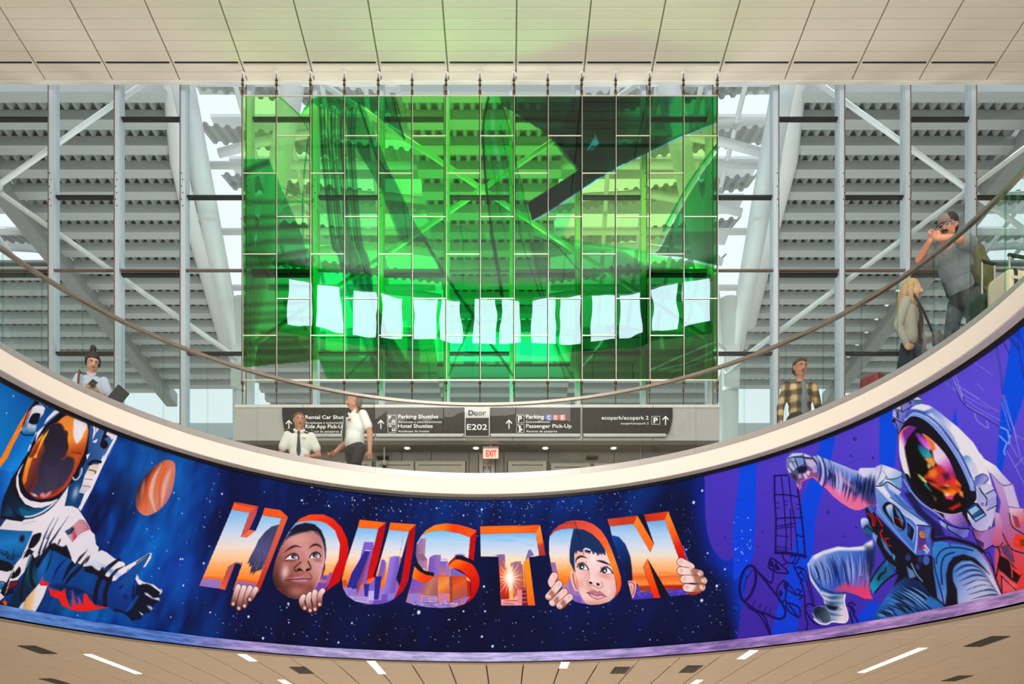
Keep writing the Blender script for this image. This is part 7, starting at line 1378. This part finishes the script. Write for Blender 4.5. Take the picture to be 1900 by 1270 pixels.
def face(root, f, R, k, brow, lip=(150, 84, 76), eye=(50, 34, 26)):
    mb = MB()
    for s_ in (-1, 1):
        p = f(.032*s_, -.083, .012); mb.cur = 0; mb.sphere(p, .0115*k, 10, 7, (1, .5, .5)); mb.cur = 1; mb.sphere(f(.032*s_, -.0875, .012), .0058*k, 8, 6, (1, .5, 1))
    mb.build('eyes', [mat('eye_white', (226, 222, 216), .3), mat('iris_%d' % eye[0], eye, .2)], root)
    mb = MB()
    for s_ in (-1, 1): mb.path([f(.012*s_, -.094, .034), f(.034*s_, -.094, .040), f(.056*s_, -.080, .032)], [.005*k, .006*k, .003*k], 6)
    mb.build('eyebrows', mat('brow_%d_%d' % (brow[0], brow[1]), brow, .8), root)
    MB().path([f(-.024, -.082, -.050), f(-.010, -.092, -.048), f(0, -.093, -.050), f(.010, -.092, -.048), f(.024, -.082, -.050)], [.002*k, .0055*k, .005*k, .0055*k, .002*k], 8).build('mouth', mat('lips_%d' % lip[0], lip, .5), root)
def hair_cap(root, f, k, m, prims, name='hair', voxel=.010):
    F = Figure()
    for q in prims:
        if q[0] == 'e': F.ell(f(*q[1]), V(*q[2]) * k, 'h', q[3] if len(q) > 3 else 0.0)
        else: F.cap(f(*q[1]), f(*q[2]), q[3]*k, q[4]*k, 'h')
    return F.build(name, {'h': m}, voxel, 2, root)
def legs(F, hipz, pants='pants', shoe='shoe', stride=0.0, w=.095, r=1.0):
    for s_ in (-1, 1):
        st = stride * s_
        F.cap((w*s_, 0, hipz), (w*1.05*s_, -.02 - st*.5, .50), .092*r, .064*r, pants); F.cap((w*1.05*s_, -.02 - st*.5, .50), (w*1.1*s_, .02 - st, .11), .063*r, .055*r, pants)
        F.cap((w*1.1*s_, .03 - st, .05), (w*1.2*s_, -.15 - st, .035), .046, .036, shoe)
SKIN1 = mat('skin_light', (214, 164, 138), .5); SKIN2 = mat('skin_tan', (190, 132, 104), .5); SKIN3 = mat('skin_ruddy', (206, 142, 118), .5)
M_WSH = mat('white_uniform_shirt', (240, 238, 232), .7); M_BPANT = mat('dark_uniform_trousers', (40, 42, 54), .8); M_SHOE = mat('black_shoes', (24, 22, 22), .4)
def person(lb, x, y, rz, H):
    r = empty('person', (x, y, Z_FLOOR), rz); r.scale = (H/1.75,)*3; tag(r, lb, 'person'); return r
def at_floor(px, D): return (px - VPX) * D / FPX, D

# woman with the phone, left
x, y = at_floor(170, 12.19); r = person('woman in a pale blue short-sleeved shirt looking at a phone behind the left railing', x, y, .35, 1.66)
F = Figure(); torso(F, (0, 0, .95), (0, 0, 1.26), (0, .01, 1.46), .92, .95); legs(F, .93)
for s_, el, wr in ((-1, (-.245, -.03, 1.10), (-.06, -.27, 1.10)), (1, (.25, -.02, 1.08), (.10, -.25, 1.12))):
    sh = V(.178*s_, .0, 1.41); e = V(*el); w = V(*wr); m = sh.lerp(e, .55)
    F.cap(sh - V(.014*s_, 0, .01), m, .060, .064, 'shirt'); F.cap(m, e, .046, .040, 'skin'); F.cap(e, w, .040, .028, 'skin'); hand(F, w, (V(.03, -.36, 1.17) - w), (0, 0, 1), .9)
F.cap((-.06, -.05, 1.47), (0, -.085, 1.41), .014, .013, 'shirt'); F.cap((.06, -.05, 1.47), (0, -.085, 1.41), .014, .013, 'shirt')
f, R = head(F, (.015, -.05, 1.61), .25, .5)
F.build('body', {'skin': SKIN1, 'shirt': mat('pale_blue_shirt', (196, 204, 226), .8), 'pants': mat('navy_skirt', (38, 44, 60), .8), 'shoe': M_SHOE}, parent=r); face(r, f, R, 1, (40, 30, 28), (170, 84, 84))
M_DHAIR = mat('dark_hair', (34, 28, 30), .6)
hair_cap(r, f, 1, M_DHAIR, [('e', (0, .03, .055), (.10, .108, .092)), ('e', (0, .06, 0), (.094, .085, .10)), ('c', (-.085, -.02, .05), (-.088, .0, -.03), .022, .016), ('c', (.085, -.02, .05), (.088, .0, -.03), .022, .016), ('c', (0, .03, .15), (0, .035, .19), .036, .042)])
ph = empty('phone', r.matrix_basis @ V(.03, -.37, 1.17)); ph.rotation_euler = (-.6, .5, .5); tag(ph, 'dark phone held by the woman in the pale blue shirt', 'phone'); MB().bevbox((0, 0, .04), (.075, .012, .15), .005).build('case', mat('phone_case', (52, 46, 56), .3), ph); MB().cbox((0, -.0068, .04), (.066, .002, .138)).build('screen', mat('phone_screen', (20, 22, 30), .1), ph)
tb = empty('folder', r.matrix_basis @ V(.31, -.14, 1.10)); tb.rotation_euler = (.2, .62, .5); tag(tb, 'black folder under the arm of the woman in pale blue', 'folder'); MB().bevbox((0, 0, .06), (.17, .025, .26), .006).build('cover', mat('folder_black', (34, 32, 34), .6), tb); MB().cbox((0, 0, .06), (.16, .018, .266)).build('pages', mat('paper_edge', (200, 196, 190), .8), tb)
bg_ = empty('shoulder_bag', r.matrix_basis @ V(-.1, .16, .98)); bg_.rotation_euler = (0, 0, .35); tag(bg_, 'brown shoulder bag strap over the shoulder of the woman in pale blue', 'bag')
MB().path([V(-.06, -.33, .12), V(-.055, -.275, .3), V(-.05, -.2, .47), V(-.05, -.1, .5), V(-.05, -.02, .3), V(-.02, .05, .06)], .014, 8).build('strap', mat('brown_leather', (112, 62, 46), .5), bg_, True); MB().bevbox((.08, .06, -.04), (.3, .12, .24), .04).build('pouch', MATS['brown_leather'], bg_)

# the smaller pilot
x, y = at_floor(556, 14.2); r = person('pilot in white shirt and dark tie in front of the Rental Car sign', x, y, .12, 1.74)
F = Figure(); torso(F, (0, 0, .95), (0, 0, 1.26), (0, .01, 1.46), 1.08, 1.08, belly=.5); legs(F, .93, stride=.16)
for s_, el, wr in ((-1, (-.29, .03, 1.12), (-.30, -.10, .90)), (1, (.29, .02, 1.12), (.18, -.24, 1.0))):
    sh = V(.195*s_, .0, 1.42); e = V(*el); w = V(*wr); m = sh.lerp(e, .62)
    F.cap(sh - V(.012*s_, 0, .01), m, .066, .072, 'shirt'); F.cap(m, e, .050, .044, 'skin'); F.cap(e, w, .044, .031, 'skin'); hand(F, w, (w - e) + V(-.05*s_, -.02, 0), (-s_, -1, 0), .9)
F.cap((-.075, -.06, 1.475), (0, -.09, 1.42), .022, .02, 'shirt'); F.cap((.075, -.06, 1.475), (0, -.09, 1.42), .022, .02, 'shirt')
f, R = head(F, (.0, -.02, 1.63), .2, .18)
PM = {'skin': SKIN3, 'shirt': M_WSH, 'pants': M_BPANT, 'shoe': M_SHOE}; F.build('body', PM, parent=r); face(r, f, R, 1, (90, 66, 50))
hair_cap(r, f, 1, mat('auburn_hair', (120, 78, 54), .7), [('e', (0, .03, .05), (.098, .103, .085)), ('e', (0, .055, .0), (.092, .07, .085))])
def tie(root, c, L=.40, dy=-.135):
    mb = MB(); P = [(-.018, 0), (.018, 0), (.024, -.03), (.014, -.05), (.032, -.32), (.0, -L), (-.032, -.32), (-.014, -.05), (-.024, -.03)]
    n = len(P); vs = []
    for d in (0, -.012):
        for a, b in P: vs.append((c[0] + a, c[1] + dy + d - .03*math.sin(min(1, -b/.3)*1.5), c[2] + b))
    mb.add(vs, [tuple(range(n)), tuple(range(n, 2*n))[::-1]] + [(k, (k+1) % n, n+(k+1) % n, n+k) for k in range(n)]); return mb.build('tie', mat('dark_tie', (46, 46, 58), .6), root)
tie(r, (0, .0, 1.43), .42, -.128)
def epaulettes(root):
    for s_ in (-1, 1): MB().bevbox((.165*s_, 0, 1.492), (.12, .07, .018), .006, Matrix.Rotation(.3*s_, 3, 'Y')).build('epaulette', mat('epaulette_black', (32, 30, 28), .6), root); MB().cbox((.19*s_, 0, 1.495), (.012, .07, .016)).build('epaulette_stripe', mat('gold_braid', (190, 150, 70), .4, .5), root)
epaulettes(r); MB().cbox((.08, -.138, 1.33), (.075, .008, .014)).build('wing_badge', MATS['gold_braid'], r)

# the taller pilot
x, y = at_floor(659, 13.67); r = person('grey-haired pilot in white shirt walking left before the shuttle signs', x, y, -.75, 1.80)
F = Figure(); torso(F, (0, 0, .95), (0, -.01, 1.26), (0, .0, 1.46), 1.06, 1.12, belly=.9); legs(F, .93, stride=.2)
for s_, el, wr in ((-1, (-.27, .02, 1.12), (-.25, -.18, .92)), (1, (.28, .05, 1.12), (.31, .02, .86))):
    sh = V(.195*s_, .0, 1.42); e = V(*el); w = V(*wr); m = sh.lerp(e, .60)
    F.cap(sh - V(.012*s_, 0, .01), m, .066, .072, 'shirt'); F.cap(m, e, .050, .044, 'skin'); F.cap(e, w, .044, .031, 'skin'); hand(F, w, (w - e), (-s_, -1, 0), 1.0)
F.cap((-.075, -.06, 1.475), (0, -.09, 1.42), .022, .02, 'shirt'); F.cap((.075, -.06, 1.475), (0, -.09, 1.42), .022, .02, 'shirt')
f, R = head(F, (.0, -.035, 1.635), -.45, .12); F.build('body', PM, parent=r); face(r, f, R, 1, (110, 96, 84))
hair_cap(r, f, 1, mat('grey_hair', (112, 102, 92), .7), [('e', (0, .036, .05), (.097, .098, .082)), ('e', (0, .06, -.01), (.090, .062, .085))])
tie(r, (0, -.02, 1.43), .43, -.15); epaulettes(r); MB().cbox((.08, -.165, 1.31), (.06, .008, .03)).build('name_badge', mat('badge_red', (180, 90, 90), .5), r)
bag = empty('flight_bag', r.matrix_basis @ V(-.33, .45, 0)); bag.rotation_euler = (0, 0, -.75); tag(bag, 'dark wheeled flight bag pulled by the grey-haired pilot', 'suitcase')
MB().bevbox((0, 0, .31), (.34, .24, .5), .04).build('shell', mat('bag_navy', (34, 38, 56), .7), bag); MB().path([V(-.1, -.08, .55), V(-.1, -.42, .90), V(.1, -.42, .90), V(.1, -.08, .55)], .011, 8).build('pull_handle', M_BLACK, bag)
for s_ in (-1, 1): MB().tube((.13*s_ - .02, .06, .03), (.13*s_ + .02, .06, .03), .03, n=12).build('wheel', M_BLACK, bag)

# man in the plaid shirt
x, y = at_floor(1484, 12.6); r = person('man in an open beige and brown plaid shirt walking behind the right railing', x, y, .05, 1.78)
F = Figure(); torso(F, (0, 0, .95), (0, 0, 1.26), (0, .01, 1.46), 1.05, 1.0, shirt='plaid'); legs(F, .93, stride=-.15)
F.ell((.02, -.055, 1.20), (.055, .085, .26), 'tee'); F.ell((.03, -.05, 1.02), (.06, .085, .12), 'tee')
for s_, el, wr in ((-1, (-.25, .04, 1.13), (-.28, -.02, .88)), (1, (.27, .03, 1.13), (.33, -.10, .90))):
    sh = V(.195*s_, .0, 1.42); e = V(*el); w = V(*wr)
    F.cap(sh - V(.015*s_, 0, .012), e, .062, .052, 'plaid'); F.cap(e, w, .052, .042, 'plaid'); hand(F, w, (w - e), (-s_, -1, 0), .8)
f, R = head(F, (.0, -.02, 1.63), .1, .2)
def plaid_mat():
    m = mat('plaid_flannel', (150, 122, 86), .85); nt = m.node_tree; b = nt.nodes['Principled BSDF']
    tc = nt.nodes.new('ShaderNodeTexCoord'); sx = nt.nodes.new('ShaderNodeSeparateXYZ'); nt.links.new(tc.outputs['Object'], sx.inputs[0]); cols = []
    for ax, fq in (('X', 42.0), ('Z', 38.0)):
        mu = nt.nodes.new('ShaderNodeMath'); mu.operation = 'MULTIPLY'; mu.inputs[1].default_value = fq; sn = nt.nodes.new('ShaderNodeMath'); sn.operation = 'SINE'; mr = nt.nodes.new('ShaderNodeMapRange'); mr.inputs[1].default_value = -.6; mr.inputs[2].default_value = .6
        nt.links.new(sx.outputs[ax], mu.inputs[0]); nt.links.new(mu.outputs[0], sn.inputs[0]); nt.links.new(sn.outputs[0], mr.inputs[0]); cols.append(mr)
    av = nt.nodes.new('ShaderNodeMath'); av.operation = 'ADD'; hf = nt.nodes.new('ShaderNodeMath'); hf.operation = 'MULTIPLY'; hf.inputs[1].default_value = .5
    nt.links.new(cols[0].outputs[0], av.inputs[0]); nt.links.new(cols[1].outputs[0], av.inputs[1]); nt.links.new(av.outputs[0], hf.inputs[0])
    rp = nt.nodes.new('ShaderNodeValToRGB'); e = rp.color_ramp.elements; e[0].color = (*lin((66, 58, 50)), 1); e[0].position = .1; e[1].color = (*lin((214, 184, 140)), 1); e[1].position = .95
    q = e.new(.5); q.color = (*lin((118, 98, 74)), 1); nt.links.new(hf.outputs[0], rp.inputs['Fac']); nt.links.new(rp.outputs['Color'], b.inputs['Base Color']); return m
F.build('body', {'skin': SKIN2, 'plaid': plaid_mat(), 'tee': mat('grey_tee', (120, 130, 142), .85), 'pants': mat('brown_black_trousers', (52, 46, 46), .85), 'shoe': M_SHOE}, parent=r); face(r, f, R, 1, (70, 50, 40))
hair_cap(r, f, 1, mat('brown_hair', (74, 54, 42), .7), [('e', (0, .03, .056), (.096, .10, .080)), ('e', (0, .055, .0), (.091, .068, .085)), ('c', (-.04, -.05, .105), (.04, -.05, .105), .02, .02)])

# blonde woman
x, y = at_floor(1690, 10.5); r = person('blonde woman in a grey-beige jacket walking right with a shoulder strap', x, y, .85, 1.66)
F = Figure(); torso(F, (0, 0, .95), (0, 0, 1.25), (0, .01, 1.46), .98, 1.0, shirt='jacket'); legs(F, .93, stride=.22); F.ell((0, -.06, 1.18), (.075, .085, .26), 'top'); F.ell((0, -.02, .98), (.15, .12, .12), 'top')
F.cap((-.13, -.02, 1.32), (-.15, -.05, .98), .085, .08, 'jacket'); F.cap((.13, -.02, 1.32), (.15, -.05, .98), .085, .08, 'jacket')
for s_, el, wr in ((-1, (-.27, .06, 1.12), (-.24, -.02, .90)), (1, (.27, .02, 1.12), (.14, -.22, 1.03))):
    sh = V(.185*s_, .0, 1.41); e = V(*el); w = V(*wr); F.cap(sh, e, .070, .056, 'jacket'); F.cap(e, w, .054, .04, 'jacket'); hand(F, w, (w - e), (-s_, -1, 0), 1.0)
f, R = head(F, (.0, -.02, 1.62), .25, .12)
F.build('body', {'skin': SKIN1, 'jacket': mat('stone_jacket', (176, 170, 158), .85), 'top': mat('charcoal_top', (72, 68, 66), .85), 'pants': mat('dark_jeans', (44, 56, 74), .85), 'shoe': M_SHOE}, parent=r); face(r, f, R, 1, (150, 116, 74), (190, 90, 84))
hair_cap(r, f, 1, mat('blonde_hair', (186, 152, 108), .6, noise=(40, .2)), [('e', (0, .03, .05), (.104, .108, .09)), ('e', (0, .06, -.04), (.10, .08, .14)), ('c', (-.085, .02, .0), (-.11, -.02, -.24), .04, .035), ('c', (.085, .02, .0), (.11, -.03, -.26), .04, .035), ('c', (0, .09, -.05), (0, .11, -.26), .08, .05)])
hb = empty('handbag', r.matrix_basis @ V(.06, -.30, .92)); hb.rotation_euler = (0, 0, .85); tag(hb, 'grey handbag carried in front by the blonde woman', 'handbag')
MB().bevbox((0, 0, .02), (.26, .09, .18), .03).build('pouch', mat('bag_grey', (112, 112, 114), .5), hb); MB().path([V(-.1, .04, .1), V(-.16, .12, .35), V(-.15, .22, .56), V(-.12, .34, .57), V(-.1, .46, .3)], .013, 8).build('strap', mat('strap_black', (36, 36, 40), .6), hb); MB().cbox((0, -.048, .06), (.2, .006, .01)).build('zip', M_STEEL, hb)
cs = at(1628, 720, 10.95); rs_ = empty('suitcase', (cs.x, 10.95, Z_FLOOR), .7); tag(rs_, 'maroon suitcase behind the blonde woman, low at the railing', 'suitcase')
def case(root, w, d, h, m, rib, handle=.42, band=None):
    MB().bevbox((0, 0, h/2 + .05), (w, d, h), .05).build('shell', m, root)
    for k in range(5): MB().bevbox((0, -d/2 - .003, .05 + h*(.16 + .17*k)), (w*.86, .012, h*.05), .004).build('rib', m, root)
    for s_ in (-1, 1):
        for t_ in (-1, 1): MB().tube((w*.38*s_ - .015, d*.32*t_, .028), (w*.38*s_ + .015, d*.32*t_, .028), .028, n=12).build('wheel', M_BLACK, root)
    if handle: MB().path([V(-w*.22, 0, h + .04), V(-w*.22, 0, h + handle), V(w*.22, 0, h + handle), V(w*.22, 0, h + .04)], .010, 8).build('pull_rods', rib, root); MB().tube((-w*.24, 0, h + handle), (w*.24, 0, h + handle), .017, n=10).build('grip', M_BLACK, root)
    if band:
        for s_ in (-1, 1): MB().bevbox((w*.36*s_, 0, h/2 + .05), (w*.12, d + .012, h + .012), .05).build('corner_band', band, root)
case(rs_, .42, .26, .70, mat('maroon_shell', (140, 44, 54), .5), M_STEEL, 0)

# man leaning on the handrail
rx, ry = 4.74, 9.52; r = person('man in cap and glasses leaning on the handrail with clasped hands', rx, ry, -.92, 1.70)
F = Figure(); hip = V(0, .06, .95); chest = V(0, -.16, 1.22); neck = V(0, -.30, 1.36)
F.ell(hip, (.165, .125, .12), 'pants'); F.ell(hip.lerp(chest, .5), (.15, .125, .17), 'tee', .55); F.ell(chest, (.18, .13, .19), 'tee', .6); F.ell(chest + V(0, -.07, .08), (.19, .11, .11), 'tee', .5); F.cap(neck - V(0, -.03, .02), neck + V(0, -.07, .06), .058, .054, 'skin'); F.cap(hip - V(0, 0, .02), hip + V(0, -.02, .06), .15, .15, 'belt')
F.ell(hip - V(0, 0, .04), (.168, .13, .11), 'pants')
for s_ in (-1, 1):
    F.cap((.095*s_, .06, .93), (.11*s_, -.02 + .05*s_, .50), .094, .068, 'pants'); F.cap((.11*s_, -.02 + .05*s_, .50), (.12*s_, .05, .11), .066, .056, 'pants'); F.cap((.12*s_, .06, .05), (.14*s_, -.12, .035), .046, .036, 'shoe')
    sh = V(.19*s_, -.24, 1.33); e = V(.21*s_, -.50, 1.27); w = V(.03*s_, -.62, 1.33); m = sh.lerp(e, .6)
    F.cap(sh, m, .080, .078, 'tee'); F.cap(m, e, .050, .046, 'skin'); F.cap(e, w, .046, .032, 'skin'); hand(F, w, V(-.7*s_, .05, .6), (-.3*s_, -.9, .2), 1.3)
hc = V(.03, -.38, 1.52); f, R = head(F, hc, .15, .32)
F.build('body', {'skin': SKIN2, 'tee': mat('heather_grey_tee', (126, 130, 132), .9, noise=(60, .1)), 'pants': mat('charcoal_jeans', (70, 74, 78), .9), 'belt': mat('black_belt', (30, 28, 28), .5), 'shoe': M_SHOE}, parent=r); face(r, f, R, 1, (36, 28, 26))
hair_cap(r, f, 1, M_DHAIR, [('e', (0, .06, -.005), (.092, .062, .075)), ('c', (-.086, .02, .01), (-.084, .0, -.03), .016, .012), ('c', (.086, .02, .01), (.084, .0, -.03), .016, .012)])
MB().path([f(-.036, -.092, -.045), f(-.018, -.108, -.034), f(0, -.110, -.032), f(.018, -.108, -.034), f(.036, -.092, -.045)], [.003, .007, .0075, .007, .003], 8).build('moustache', M_DHAIR, r)
F2 = Figure(); F2.ell(f(0, -.058, -.098), (.020, .014, .014), 'h'); F2.build('beard', {'h': M_DHAIR}, .006, 2, r)
gl = empty('eyeglasses', (0, 0, 0)); gl.matrix_world = Matrix.Identity(4); gl.location = r.matrix_basis @ f(0, -.1, .012); tag(gl, 'clear framed glasses worn by the man at the handrail', 'glasses'); wl_ = lambda *q: r.matrix_basis @ f(*q) - gl.location
M_GLF = mat('clear_acetate', (214, 206, 204), .2)
for s_ in (-1, 1):
    MB().path([wl_(.034*s_ + .026*math.cos(t), -.108, .012 + .019*math.sin(t)) for t in [2*PI*k/16 for k in range(17)]], .0034, 6, False).build('rim', M_GLF, gl); MB().path([wl_(.062*s_, -.106, .02), wl_(.09*s_, -.06, .022), wl_(.094*s_, .01, .018)], .0034, 6).build('temple', M_GLF, gl)
MB().path([wl_(-.009, -.108, .016), wl_(.009, -.108, .016)], .0034, 6).build('bridge', M_GLF, gl)
cp = empty('baseball_cap', r.matrix_basis @ f(0, .02, .07)); tag(cp, 'grey and black cap on the man at the handrail', 'cap'); wc_ = lambda *q: r.matrix_basis @ f(*q) - cp.location
F3 = Figure(); F3.ell(wc_(0, .022, .062), (.104, .108, .082), 'back'); F3.ell(wc_(0, -.045, .066), (.082, .058, .072), 'front'); F3.build('crown', {'back': mat('cap_mesh_black', (36, 34, 34), .8), 'front': mat('cap_grey', (112, 106, 98), .85)}, .007, 3, cp)
mbm = MB(); top_, bot_ = [], []
for k in range(13):
    t = -1.35 + 2.7*k/12; top_.append((math.sin(t)*.088, -.066 - math.cos(t)*.105, .048 - .02*abs(math.sin(t)))); bot_.append((math.sin(t)*.085, -.055, .05))
vs = [wc_(a, b, c) for a, b, c in top_] + [wc_(a, b, c) for a, b, c in bot_] + [wc_(a, b, c - .008) for a, b, c in top_] + [wc_(a, b, c - .008) for a, b, c in bot_]; n = 13; fs = []
for k in range(n - 1): fs += [(k, k+1, n+k+1, n+k), (2*n+k, 3*n+k, 3*n+k+1, 2*n+k+1), (k, 2*n+k, 2*n+k+1, k+1)]
mbm.add(vs, fs).build('visor', MATS['cap_grey'], cp)
# backpack and cream suitcase
bp_ = empty('backpack', r.matrix_basis @ V(0, .12, 1.02)); bp_.rotation_euler = (0, 0, -.92); tag(bp_, 'olive green backpack on the back of the man at the handrail', 'backpack'); OLV = mat('olive_canvas', (92, 88, 46), .85, noise=(14, .18))
F4 = Figure(); F4.ell((0, .10, .20), (.20, .17, .30), 'o', .5); F4.ell((0, .17, .02), (.19, .15, .22), 'o', .3); F4.ell((0, .0, .38), (.17, .14, .14), 'o', .5); F4.build('pack_body', {'o': OLV}, .015, 3, bp_)
F4 = Figure(); F4.ell((0, .27, .02), (.13, .08, .13), 'o', .3); F4.build('front_pocket', {'o': OLV}, .015, 2, bp_)
for s_ in (-1, 1): MB().path([V(.12*s_, -.05, .46), V(.13*s_, -.18, .45), V(.135*s_, -.30, .34), V(.14*s_, -.28, .16), V(.15*s_, -.12, .02), V(.15*s_, .05, -.05)], .022, 8).build('shoulder_strap', mat('olive_dark', (60, 58, 34), .8), bp_)
MB().path([V(-.03, .0, .50), V(0, -.02, .55), V(.03, .0, .50)], .01, 6).build('grab_loop', MATS['olive_dark'], bp_)
sc_ = empty('suitcase', (4.92, 8.80, Z_FLOOR), .25); tag(sc_, 'cream ribbed suitcase with black bands and pull handle, at the far right', 'suitcase'); case(sc_, .50, .30, .64, mat('cream_shell', (222, 206, 180), .5), M_STEEL, .26, mat('case_black', (34, 32, 32), .6))
s2 = empty('suitcase', (4.80, 9.13, Z_FLOOR), .3); tag(s2, 'dark green suitcase half hidden behind the cream suitcase', 'suitcase'); case(s2, .36, .26, .62, mat('dark_green_shell', (26, 52, 38), .5), M_STEEL, .42)
